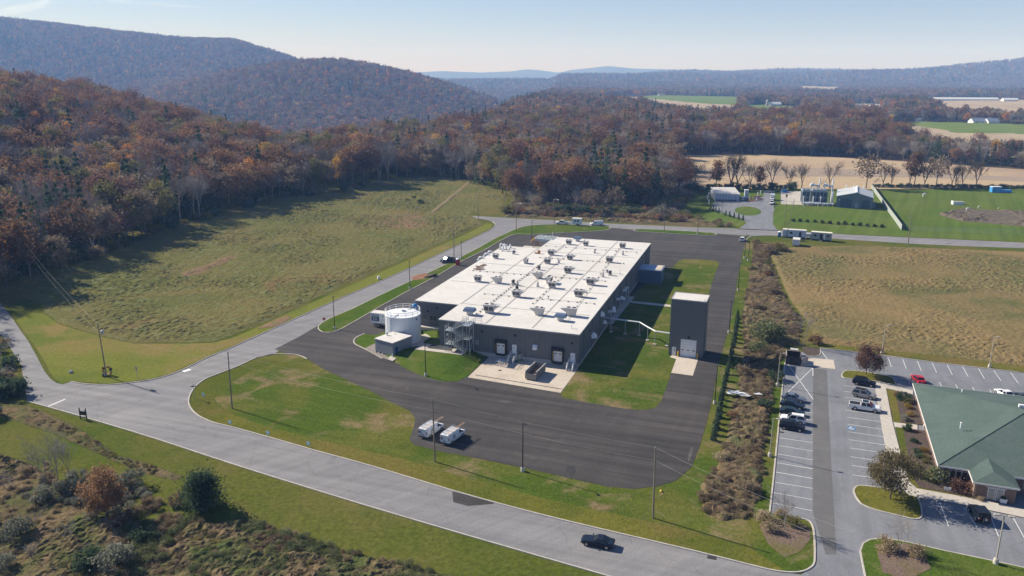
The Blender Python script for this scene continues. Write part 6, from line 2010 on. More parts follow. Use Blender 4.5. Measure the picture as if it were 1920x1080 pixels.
# ------------------------------------------------------------------ rough ground: meadows, thickets, beds
def drape(name, poly, cell, mat, hfun=None, lift=.05, edge=1.5, kind='structure', label=None, smooth_=False, world=False):
    P = poly if world else [tuple(G(a, b))[:2] for a, b in poly]
    xs, ys = [p[0] for p in P], [p[1] for p in P]
    gx, gy = np.arange(min(xs) - cell, max(xs) + cell, cell), np.arange(min(ys) - cell, max(ys) + cell, cell)
    X_, Y_ = np.meshgrid(gx, gy); X_ = X_.ravel(); Y_ = Y_.ravel()
    rj = np.random.default_rng(len(P))
    ins = in_poly(X_, Y_, P); d = dist_poly(X_, Y_, P)
    near = ins | (d < cell * 1.2)
    h = hfun(X_, Y_) if hfun else np.zeros_like(X_)
    f = np.where(ins, sstep(0, edge, d), 0)
    z = terrain(X_, Y_) + np.where(ins, lift + h * f, -.15)
    X_ = X_ + rj.uniform(-.3, .3, X_.size) * cell * (hfun is not None); Y_ = Y_ + rj.uniform(-.3, .3, Y_.size) * cell * (hfun is not None)
    nx, ny = len(gx), len(gy)
    idx = np.arange(nx * ny).reshape(ny, nx)
    q = np.stack([idx[:-1, :-1], idx[:-1, 1:], idx[1:, 1:], idx[1:, :-1]], -1).reshape(-1, 4)
    q = q[near[q].all(1) & ins[q].any(1)]
    used = np.unique(q); mp_ = np.full(nx * ny, -1); mp_[used] = np.arange(len(used))
    me = bpy.data.meshes.new(name)
    me.from_pydata(np.stack([X_, Y_, z], 1)[used].tolist(), [], mp_[q].tolist())
    me.materials.append(mat)
    if smooth_: me.polygons.foreach_set('use_smooth', [True] * len(me.polygons))
    o = link(name, me); o['kind'] = kind
    if label: o['label'] = label
    return o


def rough(amp, s1=1.7, s2=.8, patch=16, lo=.25, seed=1):
    def f(x, y):
        m = lo + (1 - lo) * sstep(.3, .7, _vn(x, y, patch, seed + 5))
        return amp * m * (.25 + .75 * (.6 * _vn(x, y, s1, seed) + .4 * _vn(x, y, s2, seed + 1)) ** 1.4 * 1.6)
    return f


m_meadow = patchy('meadow_weeds', [((.08, .085, .026), (.172, .17, .062)), ((.115, .10, .035), (.21, .18, .075), .035, .50, .09, 2), ((.155, .10, .048), (.24, .16, .08), .028, .66, .05, 6), ((.11, .125, .05), (.205, .215, .10), .25, .60, .08, 9)], bscale=1.4, bump=.8, fine=1.4)
m_dryfield = patchy('dry_field', [((0.103, 0.087, 0.036), (0.196, 0.175, 0.080)), ((0.154, 0.110, 0.048), (0.244, 0.178, 0.088), .03, .51, .10, 2), ((0.077, 0.083, 0.028), (0.137, 0.140, 0.056), .05, .57, .08, 4), ((0.179, 0.127, 0.056), (0.257, 0.188, 0.092), .016, .56, .07, 8)], bscale=1.4, bump=.8, fine=.8)
m_weeds = patchy('ditch_weeds', [((.08, .065, .035), (.17, .135, .075)), ((.13, .085, .05), (.22, .15, .09), .15, .55, .1, 2), ((.06, .07, .03), (.12, .13, .06), .2, .58, .08, 3)], bscale=2.5, bump=.8, fine=1.5)
m_thick = patchy('thicket_floor', [((.05, .052, .022), (.12, .115, .055)), ((.12, .085, .048), (.21, .155, .09), .10, .49, .1, 2), ((.05, .065, .02), (.11, .13, .045), .13, .55, .08, 3)], bscale=2.0, bump=.8, fine=1.2)
MEADOW = [(-60, 560), (20, 548), (75, 570), (83, 586.7), (110, 606.7), (143, 616.7), (200, 633), (253, 643), (323, 643), (400, 641), (440, 628), (500, 603), (640, 537), (740, 494), (810, 462), (870, 438), (905, 422), (898, 412), (880, 402), (905, 395), (945, 385), (960, 366), (900, 345), (840, 333), (790, 331), (740, 336), (680, 348), (560, 370), (480, 384), (400, 404), (330, 424), (250, 455), (190, 478), (130, 495), (60, 514), (0, 524)]
drape('meadow', MEADOW, .5, m_meadow, rough(.55, .95, .55, lo=.5), edge=3)
RFIELD = [(1425, 466), (1440, 460), (1480, 464), (1530, 462), (1600, 460), (1700, 463.5), (1920, 472), (2150, 486), (2150, 722), (1916, 686), (1750, 666), (1655, 657), (1533, 643), (1510, 600), (1480, 560), (1445, 480)]
drape('field', RFIELD, .45, m_dryfield, rough(.45, .9, .5, seed=11), edge=2)
drape('ditch', [(20, 752), (52, 760), (90, 775), (150, 803), (220, 852), (300, 876), (346, 894), (330, 902), (260, 886), (180, 850), (110, 818), (40, 794), (-20, 770)], .3, m_thick, rough(.55, .8, .4, 8, seed=21), edge=2)
drape('thicket_ground', [(255, 985), (330, 962), (400, 985), (460, 975), (540, 1000), (640, 1032), (760, 1060), (880, 1090), (800, 1260), (-200, 1260), (-200, 880), (0, 850), (60, 870), (160, 950)], .3, m_thick, rough(1.0, 1.3, .5, 9, seed=31), edge=1.5)
STRIP = [(1414, 456), (1470, 458), (1475, 470), (1440, 480), (1470, 560), (1500, 600), (1500, 648), (1470, 648), (1458, 690), (1450, 728), (1446, 766), (1432, 860), (1428, 930), (1406, 970), (1356, 978), (1318, 958), (1312, 912), (1346, 870), (1357, 838), (1368, 797), (1379, 747), (1390, 697), (1396, 655), (1392, 590), (1409, 500)]
drape('brush_ground', STRIP, .5, m_weeds, rough(.9, 1.5, .7, 9, seed=41), edge=1)
drape('brush_ground', [(945, 407), (960, 380), (990, 366), (1150, 368), (1230, 362), (1290, 358), (1302, 366), (1288, 380), (1284, 396), (1300, 410), (1345, 420), (1383, 425), (1300, 425), (1150, 417), (1040, 410.5)], .9, m_weeds, rough(1.1, 2.4, 1.1, 14, seed=51), edge=2)
drape('mound_brush', [(1757, 402), (1800, 391), (1920, 397), (2000, 400), (2000, 432), (1920, 425), (1800, 414)], .6, M('mound_scrub', [(.05, .042, .03), (.12, .095, .065)  , (.17, .135, .095)], .8, .95, bump=.8, bscale=2), rough(1.3, 2.2, 1.0, 10, seed=61), edge=2.5)
sheet('mown_grass', [(30, 600), (60, 585), (82, 588), (110, 608), (143, 618), (200, 634), (253, 645), (323, 645), (400, 643), (440, 632), (500, 606), (640, 543), (740, 499), (880, 436), (912, 419), (924, 420), (921, 427), (880, 447), (816, 478), (740, 514), (640, 557), (480, 629), (390, 668), (320, 700), (282, 710), (237, 716), (200, 719), (132, 714), (118, 719), (105, 712), (95, 700), (82, 674), (58, 638)], .02, m_mown)
m_bare = patchy('meadow_brown_patch', [((.17, .11, .065), (.26, .175, .105)), ((.13, .12, .05), (.20, .18, .08), .2, .58, .08, 3)], bscale=1.6, bump=.6, fine=1.2)
for pl_ in ([(300, 532), (330, 512), (395, 490), (455, 466), (464, 473), (432, 496), (385, 516), (335, 534)], [(690, 404), (760, 399), (830, 412), (850, 425), (815, 440), (750, 433), (668, 426)], [(480, 618), (500, 606), (540, 590), (548, 596), (520, 612)]):
    drape('meadow_patch', pl_, .5, m_bare, rough(.45, .9, .5, seed=81), .10, 5)
# far dirt track through the meadow
drape('dirt_track', [(806, 399), (814, 392), (836, 375), (868, 348), (880, 340), (884, 342), (852, 370), (826, 392), (816, 400)], .5, patchy('track_dirt', [((.14, .125, .06), (.22, .19, .10)), ((.17, .125, .075), (.26, .20, .13), .15, .5, .1, 2)], bscale=1.5, fine=1.2), rough(.3, 1.0, .6, seed=71), .3, 1.2)
# far fields
m_fgreen = patchy('far_green_field', [((.10, .155, .03), (.14, .20, .045)), ((.13, .16, .05), (.17, .2, .07), .01, .55, .1, 2)], bump=0, fine=.05)
m_ftan = patchy('far_tan_field', [((.33, .265, .185), (.42, .34, .24)), ((.27, .215, .15), (.33, .27, .19), .01, .55, .08, 2)], bump=0, fine=.05)
for nm, poly, mt in (('far_field', [(1195, 178), (1240, 174.5), (1385, 176), (1388, 184), (1378, 196), (1330, 194), (1260, 186)], m_fgreen), ('far_field', [(1085, 183), (1100, 179), (1195, 178), (1260, 186), (1330, 194), (1378, 196), (1372, 216), (1300, 214), (1200, 196)], m_ftan),
                     ('far_field', [(1396, 197), (1440, 195), (1508, 201), (1500, 215), (1400, 212)], m_fgreen), ('far_field', [(1700, 229), (1800, 231), (2200, 241), (2200, 262), (1920, 252), (1800, 250), (1735, 240)], m_fgreen),
                     ('far_field', [(1640, 241), (1700, 236), (1735, 240), (1800, 250), (1920, 252), (2200, 262), (2200, 316), (1920, 300), (1750, 288), (1660, 268)], m_ftan), ('far_field', [(1725, 186), (1760, 181), (2100, 185), (2100, 212), (1900, 218), (1780, 212)], m_ftan),
                     ('far_field', [(1590, 189), (1640, 187), (1660, 205), (1600, 212)], m_ftan), ('far_field', [(925, 168), (945, 164.5), (1000, 161), (1010, 168), (960, 173)], m_ftan), ('far_field', [(1500, 157), (1575, 158), (1570, 168), (1505, 166)], m_ftan)):
    drape(nm, poly, 12, mt, None, 1.2, smooth_=True)

# ------------------------------------------------------------------ shrubs and single trees
PL = {
    'brush': [Plant(shrub(60 + k, 1.7, 2.2, 22, 46, .2), 'brush', None, 'foliage', 'stems') for k in range(3)],
    'willow': [Plant(shrub(70 + k, 2.0, 2.6, 26, 60, .19), 'willow', None, 'foliage', 'stems') for k in range(2)],
    'olive': [Plant(shrub(80 + k, 1.8, 2.2, 22, 50, .2), 'olive', None, 'foliage', 'stems') for k in range(2)],
    'green': [Plant(shrub(85 + k, 1.7, 2.3, 24, 54, .2), 'green', None, 'foliage', 'stems') for k in range(2)],
    'pale': [Plant(shrub(90 + k, 2.0, 2.4, 26, 70, .16), 'pale', None, 'foliage', 'stems') for k in range(2)],
    'gold': [Plant(shrub(95, 1.5, 1.8, 20, 60, .16), 'gold', None, 'foliage', 'stems')],
    'red': [Plant(shrub(97, 1.8, 2.0, 24, 60, .17), 'red', None, 'foliage', 'stems')],
    'rust': [Plant(shrub(98, 1.7, 2.2, 22, 50, .2), 'rust', None, 'foliage', 'stems')],
    'tan': [Plant(shrub(99, 1.4, 1.7, 18, 70, .14), 'tan', None, 'foliage', 'stems')],
    'grey': [Plant(bare(100, 3.2, .05, 2, 4, .8, 300, .12, .018), 'twig', m_grey_bark, 'branches', 'stems'), Plant(bare(101, 2.6, .05, 2, 4, .95, 300, .1, .018), 'twig', m_grey_bark, 'branches', 'stems')],
    'cypress': [Plant(conifer(102, 2.5, .55, 9, 34, .22, .02), 'green')],
    'ball': [Plant(shrub(103, .8, 1.1, 18, 40, .16, .2), 'box', None, 'foliage', 'stems')],
}
SHW = {'brush': 'brown brushy shrub', 'willow': 'grey green willowy shrub', 'olive': 'olive shrub', 'green': 'dark evergreen shrub', 'pale': 'pale silvery shrub', 'gold': 'golden shrub', 'red': 'dark red shrub', 'rust': 'rust brown shrub', 'tan': 'straw coloured grass clump', 'grey': 'bare grey shrub'}


def zg(x, y): return float(terrain(np.array([x]), np.array([y]))[0])


def bush(kd, px, sc, where, group=None, name='shrub', rz=None):
    p = G(*px)
    return PL[kd][rnd.randrange(len(PL[kd]))].put(name, SHW[kd] + ' ' + where, 'shrub' if kd != 'tan' else 'grass', (p.x, p.y, zg(p.x, p.y) + .05), sc, rz, group)


rs = random.Random(21)


def mass(name, poly, spacing, kinds, smin, smax, label, seed=1):
    """brush nobody could count, in one object"""
    P = [tuple(G(a, b))[:2] for a, b in poly]
    r_ = np.random.default_rng(seed)
    xs, ys = [p[0] for p in P], [p[1] for p in P]
    X_, Y_ = np.meshgrid(np.arange(min(xs), max(xs), spacing), np.arange(min(ys), max(ys), spacing))
    X_ = X_.ravel() + r_.uniform(-.5, .5, X_.size) * spacing; Y_ = Y_.ravel() + r_.uniform(-.5, .5, Y_.size) * spacing
    m = in_poly(X_, Y_, P) & (_vn(X_, Y_, spacing * 4, seed) > .25)
    X_, Y_ = X_[m], Y_[m]
    ms = []
    for kd in kinds: ms += [p.joined('w') for p in PL[kd][:2]]
    # neighbours tend to be of one kind
    ix = (np.floor(_vn(X_, Y_, spacing * 6, seed + 2) * len(ms) * 1.0) + r_.integers(0, 2, len(X_))).astype(int) % len(ms)
    scatter(name, np.stack([X_, Y_, terrain(X_, Y_)], 1), r_.uniform(smin, smax, len(X_)), r_.uniform(0, 6.28, len(X_)), ix, ms, label)


def fill(poly, n, kinds, smin, smax, where, group, mind=1.6, seed=1):
    P = [tuple(G(a, b))[:2] for a, b in poly]
    r_ = random.Random(seed)
    xs, ys = [p[0] for p in P], [p[1] for p in P]
    got = []; tries = 0
    while len(got) < n and tries < n * 60:
        tries += 1
        x, y = r_.uniform(min(xs), max(xs)), r_.uniform(min(ys), max(ys))
        if not in_poly([x], [y], P)[0]: continue
        if any((x - a) ** 2 + (y - b) ** 2 < mind * mind for a, b in got): continue
        got.append((x, y))
        kd = r_.choice(kinds)
        w_ = where(x, y) if callable(where) else where
        PL[kd][r_.randrange(len(PL[kd]))].put('shrub', SHW[kd] + ' ' + w_, 'shrub', (x, y, zg(x, y) + .03), r_.uniform(smin, smax), None, group)


def strip_where(x, y):
    if y > 220: return 'in the upper brush strip beside the dry field'
    if y > 160: return 'in the brush strip beyond the tower'
    if y > 138: return 'in the brush strip by the bin enclosure'
    if y > 118: return 'in the brush strip beside the parked row'
    return 'in the lower end of the brush strip'


fill(STRIP, 34, ['brush', 'brush', 'brush', 'grey', 'olive', 'rust', 'tan', 'tan', 'grey'], .45, .95, strip_where, 'shrubs in the brush strip beside the parking lot', 2.6, 3)
mass('brush', STRIP, 1.05, ['brush', 'tan', 'tan', 'brush', 'tan'], .22, .42, 'tangled brown brush filling the strip between the east drive and the parking lot', 4)
bush('willow', (1430, 640), 1.9, 'largest in the brush strip, beside the tower')
bush('willow', (1448, 634), 1.5, 'just right of the largest one beside the tower')
bush('willow', (1422, 665), 1.1, 'below the large willowy bush beside the tower')
bush('green', (1452, 712), .9, 'hugging the lamp post below the bin enclosure')
bush('green', (1434, 767), .8, 'by the kerb beside the white crossover')
bush('olive', (1462, 470), 1.5, 'at the top corner of the dry field')
bush('brush', (1440, 476), 1.4, 'at the top corner of the dry field next to the olive one')


def thick_where(x, y):
    px, py = project(np.array([[x, y, 0]])); px = px[0]
    return 'in the thicket ' + ('left of the white pickup on the far road' if px < 1045 else 'above the box trailer on the far road' if px < 1150 else 'across the road from the small grass island' if px < 1240 else 'next to the compressor yard lawn')


THK = [(950, 404), (962, 382), (990, 370), (1150, 372), (1230, 366), (1290, 360), (1300, 368), (1284, 382), (1281, 398), (1295, 411), (1290, 418), (1150, 412), (1040, 407)]
fill(THK, 55, ['brush', 'grey', 'grey', 'grey', 'olive', 'rust', 'brush', 'willow', 'pale'], 1.0, 2.1, thick_where, 'shrubs of the thicket along the far road', 2.6, 5)
mass('brush', THK, 2.1, ['brush', 'grey', 'brush', 'grey', 'rust', 'olive', 'willow'], .6, 1.1, 'grey brown brush of the thicket along the far road', 6)
fill([(1302, 416), (1290, 405), (1330, 412), (1380, 423), (1378, 427), (1310, 424)], 12, ['brush', 'grey', 'olive'], .5, .9, 'at the road corner of the compressor yard lawn', 'shrubs at the compressor yard corner', 1.2, 6)
for q, s_, w_ in (((1052, 404), 2.2, 'in the thicket straight above the white pickup'), ((1094, 405), 1.9, 'in the thicket straight above the box trailer'), ((1128, 408), 1.7, 'in the thicket above the far road van')):
    bush('green', q, s_, w_)
EB = [(0, 545), (20, 520), (60, 515), (120, 505), (190, 486), (250, 462), (330, 431), (400, 411), (480, 391), (560, 377), (620, 367), (680, 355), (690, 348), (620, 360), (480, 383), (330, 420), (190, 470), (60, 500), (-20, 520)]
fill(EB, 46, ['green', 'brush', 'olive', 'grey', 'green'], .8, 1.7, lambda x, y: 'under the woods ' + spot(float(project(np.array([[x, y, 0]]))[0][0])), 'shrubs under the edge of the woods', 2.5, 7)
fill([(-60, 700), (-10, 640), (10, 640), (26, 670), (36, 690), (40, 715), (44, 745), (20, 770), (-10, 790), (-60, 800)], 26, ['green', 'green', 'grey', 'brush', 'pale'], .7, 1.3, 'crowding the lane at the left edge', 'shrubs crowding the lane', 1.5, 8)
# lower left corner
fill([(-40, 930), (20, 890), (90, 870), (160, 880), (240, 900), (290, 940), (280, 980), (220, 1000), (120, 1010), (60, 1060), (-60, 1080)], 18, ['grey', 'grey', 'brush', 'pale', 'tan', 'grey'], .55, 1.0, 'in the thicket at the lower left corner', 'shrubs of the lower left thicket', 1.8, 9)
for kd, q, s_, w_ in (('pale', (247, 915), 1.1, 'right of the russet tree in the lower left'), ('pale', (215, 1065), 1.35, 'large and round near the bottom edge'), ('green', (165, 1070), 1.1, 'beside the large silvery one near the bottom edge'), ('green', (262, 1018), .8, 'standing alone above the large silvery one'),
                      ('pale', (30, 1010), 1.2, 'at the left edge near the bottom'), ('pale', (80, 940), .9, 'in front of the bare trees in the lower left'), ('green', (14, 745), 1.5, 'dark at the lane mouth'), ('brush', (335, 945), .8, 'at the left foot of the big juniper'),
                      ('grey', (60, 1050), 1.3, 'at the lower left corner of the picture'), ('brush', (230, 985), 1.0, 'behind the russet tree in the lower left'), ('grey', (130, 1020), 1.2, 'in the middle of the lower left thicket')):
    bush(kd, q, s_, w_)
mass('brush', [(-60, 900), (10, 880), (90, 868), (160, 880), (240, 895), (300, 940), (280, 985), (200, 1000), (60, 1080), (-60, 1100)], 1.8, ['grey', 'tan', 'pale', 'tan', 'brush', 'grey'], .3, .55, 'tangled grey brush in the lower left corner', 8)
mass('weed_tussocks', [(255, 985), (330, 962), (400, 985), (460, 975), (540, 1000), (640, 1032), (760, 1060), (860, 1090), (600, 1140), (200, 1120), (100, 1060), (200, 1020)], 1.0, ['olive', 'brush', 'willow', 'tan', 'brush'], .22, .42, 'rough weed tussocks at the bottom edge', 10)
mass('weed_tussocks', [(60, 768), (150, 808), (220, 856), (300, 879), (335, 893), (320, 897), (260, 882), (180, 846), (110, 812), (40, 785)], .8, ['tan', 'brush', 'tan', 'olive'], .12, .22, 'brown weeds along the ditch below the road', 11)
# bare weeds at the meadow's sandy corner
for q, s_ in (((775, 372), .5), ((787, 382), .9), ((765, 377), .4)): bush('green', q, s_, 'dotting the upper meadow by the dirt track, %s' % ('smallest' if s_ < .45 else 'largest' if s_ > .8 else 'middle sized'))


def tree1(plant, name, label, px, scale, cat='tree', group=None, sx=None, rz=None):
    p = G(*px)
    return plant.put(name, label, cat, (p.x, p.y, zg(p.x, p.y)), scale, rz, group, sx)


tree1(Plant(leafy(201, 6.8, 2.9, 34, 190, .17, .75, .22), 'red'), 'round_tree', 'round purplish brown tree on the upper parking island', (1623.5, 704), 1.0)
tree1(Plant(leafy(202, 8.2, 3.5, 34, 260, .17, .9, .2), 'oak'), 'oak_tree', 'large olive brown oak half bare on the parking island before the office', (1669, 936), 1.0)
tree1(Plant(leafy(203, 8.0, 2.9, 50, 130, .2, .65, .12), 'rust'), 'russet_tree', 'russet leaved small tree in the lower left thicket', (200, 968), 1.0)
tree1(Plant(leafy(204, 6.2, 3.1, 26, 420, .19, .9, .04, 'cone'), 'green'), 'juniper_tree', 'broad dark green juniper alone on the lower left grass', (378, 955), 1.0)
BT = [Plant(bare(210 + k, 9, .1, 3, 4, .5 + .12 * k, 500, .2, .016), 'twig', m_grey_bark, 'branches') for k in range(3)]
tree1(BT[0], 'bare_tree', 'bare tree in the mulch bed at the parking lot entrance corner', (1470.5, 992.4), .72)
tree1(BT[1], 'bare_tree', 'slim bare tree in the bed of the lower right lawn', (1685.7, 1040), .66)
tree1(BT[1], 'bare_tree', 'bare grey tree behind the bin enclosure', (1506.7, 649), .95)
for q, s_, w_ in (((110, 905), 1.05, 'tallest bare tree of the lower left thicket'), ((84, 912), .8, 'bare tree left of the tallest one in the lower left'), ((130, 895), .75, 'bare tree right of the tallest one in the lower left')):
    tree1(BT[0], 'bare_tree', w_, q, s_)
bush('rust', (1530, 645), .95, 'right of the bare tree behind the bin enclosure')
for q, s_, w_ in (((1657.8, 1030), .95, 'left of the slim bare tree in the lower right bed'), ((1722, 1046), .9, 'right of the slim bare tree in the lower right bed'), ((1432, 980), .9, 'left in the mulch bed at the lot entrance'), ((1447, 994), .8, 'in the middle of the mulch bed at the lot entrance'), ((1465, 972), .7, 'behind the bare tree at the lot entrance')):
    bush('tan', q, s_, w_, 'straw grass clumps in the beds')
bush('olive', (1487, 984), .6, 'right of the bare tree at the lot entrance')
# evergreen hedge along the east drive
for k in range(23):
    f = k / 22
    px, py = np.interp(f, [0, .3, .62, 1], [1383, 1376, 1356, 1337.6]), np.interp(f, [0, .3, .62, 1], [598, 646, 735, 826])
    p = G(px, py)
    PL['cypress'][0].put('hedge_evergreen', 'small evergreen of the row along the east drive, %s' % ('in the tower shadow' if 7 <= k <= 11 else 'north of the tower shadow' if k < 7 else 'south of the tower shadow'), 'evergreen', (p.x, p.y, .05), .95 + .2 * rs.random(), None, 'evergreen row along the east drive')
# trees standing along the fence of the tan field
FT = [Plant(bare(220 + k, 15, .34, 3, 4, (.6, .75, .5)[k], 900, .22, .045), 'darktwig', m_bark, 'branches') for k in range(3)]
FB = Plant(leafy(230, 15, 4.2, 40, 16, .55, 1.3), 'brown'); FR = Plant(leafy(231, 14, 2.8, 34, 30, .55, 1.0), 'rust')
for q, pl, s_, w_ in (((1262, 358), FB, 1.0, 'thin brown tree at the left end of the tan field'), ((1272, 360), FT[0], 1.0, 'bare tree left of the tan field next to the thin brown one'), ((1286, 357), FB, .9, 'brown tree at the near left corner of the tan field'), ((1300, 357), FT[1], .8, 'bare tree just left of the white yard shed'),
                      ((1342, 355), FR, .9, 'slim rusty tree behind the left of the white yard shed'), ((1370, 355.5), FT[0], 1.05, 'big bare tree behind the white yard shed'), ((1382, 355), FT[1], 1.0, 'bare tree right of the big one behind the yard shed'), ((1406, 354.5), FT[2], .75, 'narrow bare tree behind the yard equipment'),
                      ((1424.5, 354), FR, .7, 'small rusty tree behind the yard equipment'), ((1447, 354), FT[2], .85, 'bare tree at the end of the yard drive'), ((1479, 354), FT[1], .65, 'bare tree behind the concrete pad of the yard'), ((1503, 353), FT[0], .75, 'bare tree just left of the coolers'),
                      ((1555, 352.5), FT[1], .75, 'bare tree behind the cooler stacks'), ((1624, 353), FB, 1.05, 'spreading brown tree by the upper end of the white fence'), ((1655, 350.5), FT[1], .7, 'forked bare tree right of the white fence'), ((1671, 350.5), FT[2], .6, 'narrow bare tree right of the forked one'),
                      ((1705, 350), FT[2], .75, 'narrow bare tree next to the tall orange tree'), ((1714, 350.5), FR, 1.1, 'tall rusty orange tree above the pale field lawn'), ((1733, 350.5), FT[0], .7, 'bare tree between two leafy trees above the pale lawn'), ((1755, 350.5), FB, 1.0, 'brown tree right of the tall orange one'),
                      ((1784, 350.5), FT[1], .72, 'curved bare tree, left of a pair'), ((1791, 350.5), FT[0], .72, 'curved bare tree, right of a pair'), ((1804, 350.5), FT[1], .7, 'bare forked tree right of the curved pair'), ((1830, 350.5), FT[0], .85, 'last bare tree of the row, broad')):
    tree1(pl, 'fence_tree', w_, q, s_ * 1.3, group='trees along the edge of the tan field')
for k in range(36):
    px = 1640 + k * 8.2; p = G(px, 351 + .008 * (px - 1640))
    PL['green'][k % 2].put('young_evergreen', 'small dark evergreen in the long row along the tan field', 'evergreen', (p.x, p.y, 0), .62 + .4 * rs.random(), None, 'evergreens along the tan field')
for k in range(14):
    px = 1262 + k * 17; p = G(px, 356.5 - .1 * k)
    PL[rs.choice(['green', 'brush', 'green'])][0].put('shrub', 'dark shrub in the hedge behind the compressor yard', 'shrub', (p.x, p.y, 0), 1.1 + .7 * rs.random(), None, 'shrubs behind the compressor yard')
for k, (px, py) in enumerate(((1487.5, 415), (1500.5, 415.5), (1514, 416.5), (1528, 417), (1542, 418.5), (1556, 419.5), (1571, 421), (1584, 421), (1599, 422.5), (1611.7, 423), (1625.5, 424.5), (1640, 425.5), (1654, 426.5))):
    p = G(px, py)
    PL['ball'][0].put('round_bush', 'round green bush in the row on the mown lawn, %s' % ('left third' if k < 4 else 'middle' if k < 9 else 'right end by the white fence'), 'bush', (p.x, p.y, 0), 1.0 + .25 * rs.random(), None, 'round bushes on the mown lawn')
for k, (px, py) in enumerate(((1331.7, 394), (1337, 395.5), (1342, 397.5), (1347.5, 400), (1360.3, 404), (1368, 406), (1376, 408.5), (1385, 411), (1393, 413))):
    p = G(px, py)
    PL['cypress'][0].put('cypress', 'slim dark cypress of the row along the yard drive, %s' % ('before the lamp post' if k < 4 else 'after the lamp post'), 'cypress', (p.x, p.y, 0), 1.0, None, 'cypress row along the yard drive')
# bare and brown trees standing out of the thicket along the far road
for k in range(26):
    r_ = rs.random()
    px = 955 + 325 * (k + r_) / 26; py = 400 - 22 * rs.random() - (8 if px > 1240 else 0)
    pl = [BT[0], BT[1], BT[2], FB, FT[0]][rs.randrange(5)]
    kd = 'bare grey' if pl not in (FB,) else 'thin brown'
    p = G(px, py)
    pl.put('thicket_tree', '%s tree rising from the thicket %s' % (kd, thick_where(p.x, p.y).replace('in the thicket ', '')), 'tree', (p.x, p.y, 0), (.75 if pl in (FB, FT[0]) else 1.15) * rs.uniform(.7, 1.1), None, 'trees rising from the thicket')
g_ = np.random.default_rng(31)
p = G(1384, 745)
mb = MB()
for k in range(9):
    c = (g_.normal() * 1.6, g_.normal() * .5, .75 + .2 * g_.random()); s_ = .8 + g_.random()
    v = [(c[0] + s_ * math.cos(a) * (.6 + .5 * g_.random()), c[1] + .5 * s_ * math.sin(a), c[2] + g_.normal() * .15) for a in np.linspace(0, 5.2, 6)]
    mb.add(v + [c], [(i, (i + 1) % 6, 6) for i in range(6)])
o = mb.build('plastic_sheet', M('silver_plastic', [(.5, .52, .56), (.75, .77, .8)], 3, .35, coords='obj'), None, False, (p.x, p.y, .1), -.3)
tag(o, 'crumpled silvery plastic sheet caught in the brush strip', 'plastic sheet')

# ------------------------------------------------------------------ office with the green roof
OH = R(-20.2)
O0 = Vector((70.59, 119.55, 0))
m_shing = patchy('green_shingles', [((.062, .092, .08), (.092, .13, .115)), ((.074, .106, .094), (.11, .147, .132), .12, .52, .12, 3)], rough=.9, bump=.25, bscale=5, fine=2.2)
m_brick = M('brick_wall', [(.12, .08, .062), (.20, .135, .105), (.27, .19, .155)], 3.5, .9, coords='obj', stretch=(1, 1, 3.5))
m_trimw = M('white_trim', [(.62, .60, .58), (.70, .68, .66)], 2, .6, coords='obj')
of = thing('office_building', 'low brick office with a large green hip roof beside the grey parking lot', 'office', O0, OH)
OW, OD, EZ, AZ_, AX = 58.0, 38.4, 3.0, 7.3, 16.2


def local_office(px, py, z):
    p = G(px, py, z) - O0
    c, s = math.cos(OH), math.sin(OH)
    return p.x * c + p.y * s, -p.x * s + p.y * c


wl = MB().bx(.7, OW - .7, .7, OD - .7, -.3, EZ).build('wall', m_brick, of)
rb = MB().add([(0, 0, EZ), (OW, 0, EZ), (OW, OD, EZ), (0, OD, EZ), (AX, OD / 2, AZ_), (OW - AX, OD / 2, AZ_)], [(0, 1, 5, 4), (1, 2, 5), (2, 3, 4, 5), (3, 0, 4), (3, 2, 1, 0)]).build('roof', m_shing, of)
for k in range(2): pass
for (a, b) in (((0, 0, EZ), (AX, OD / 2, AZ_)), ((0, OD, EZ), (AX, OD / 2, AZ_)), ((AX, OD / 2, AZ_), (OW - AX, OD / 2, AZ_))):
    MB().tube(Vector(a) + Vector((0, 0, .02)), Vector(b) + Vector((0, 0, .02)), .09, n=6).build('ridge_cap', m_shing, rb)
fb = MB()
for (xa, xb, ya, yb) in ((-.06, 0, -.06, OD + .06), (0, 4.5, -.06, 0), (11, OW, -.06, 0), (0, OW, OD, OD + .06)): fb.bx(xa, xb, ya, yb, EZ - .22, EZ + .06)
fb.build('gutter', m_trimw, of)
MB().bx(.1, OW - .1, .1, OD - .1, EZ - .12, EZ - .04).build('soffit', m_trimw, of)
# portico with its own hipped roof
pz = EZ - .02
MB().add([(4.5, -4.2, pz), (11.0, -4.2, pz), (11.0, .3, pz), (4.5, .3, pz), (7.8, -.9, pz + .85), (7.8, 4.4, pz + .92)], [(0, 1, 4), (0, 4, 5, 3), (1, 2, 5, 4), (0, 3, 2, 1), (2, 3, 5)]).build('portico_roof', m_shing, of)
MB().bx(4.44, 10.96, -4.26, -4.2, pz - .2, pz + .06).bx(4.44, 4.5, -4.2, 0, pz - .2, pz + .06).build('gutter', m_trimw, of)
pw = MB().bx(4.9, 10.7, -3.7, .7, -.2, pz - .06).build('portico_wall', m_brick, of)
for s in (6.75, 7.95):
    d_ = MB().bx(s, s + 1.1, -3.78, -3.65, .05, 2.3).build('glass_door', m_trimw, of)
    MB().bx(s + .12, s + .98, -3.8, -3.74, .2, 2.15).build('pane', M('door_glass', [(.16, .18, .19), (.24, .26, .27)], 1, .1, spec=.8, coords='obj'), d_)
    MB().bx(s + (.95 if s < 7 else .08), s + (1.0 if s < 7 else .13), -3.86, -3.8, .9, 1.3).build('handle', m_galv, d_)
MB().bx(6.5, 9.3, -3.75, -3.65, 2.3, 2.42).build('lintel', m_trimw, of)
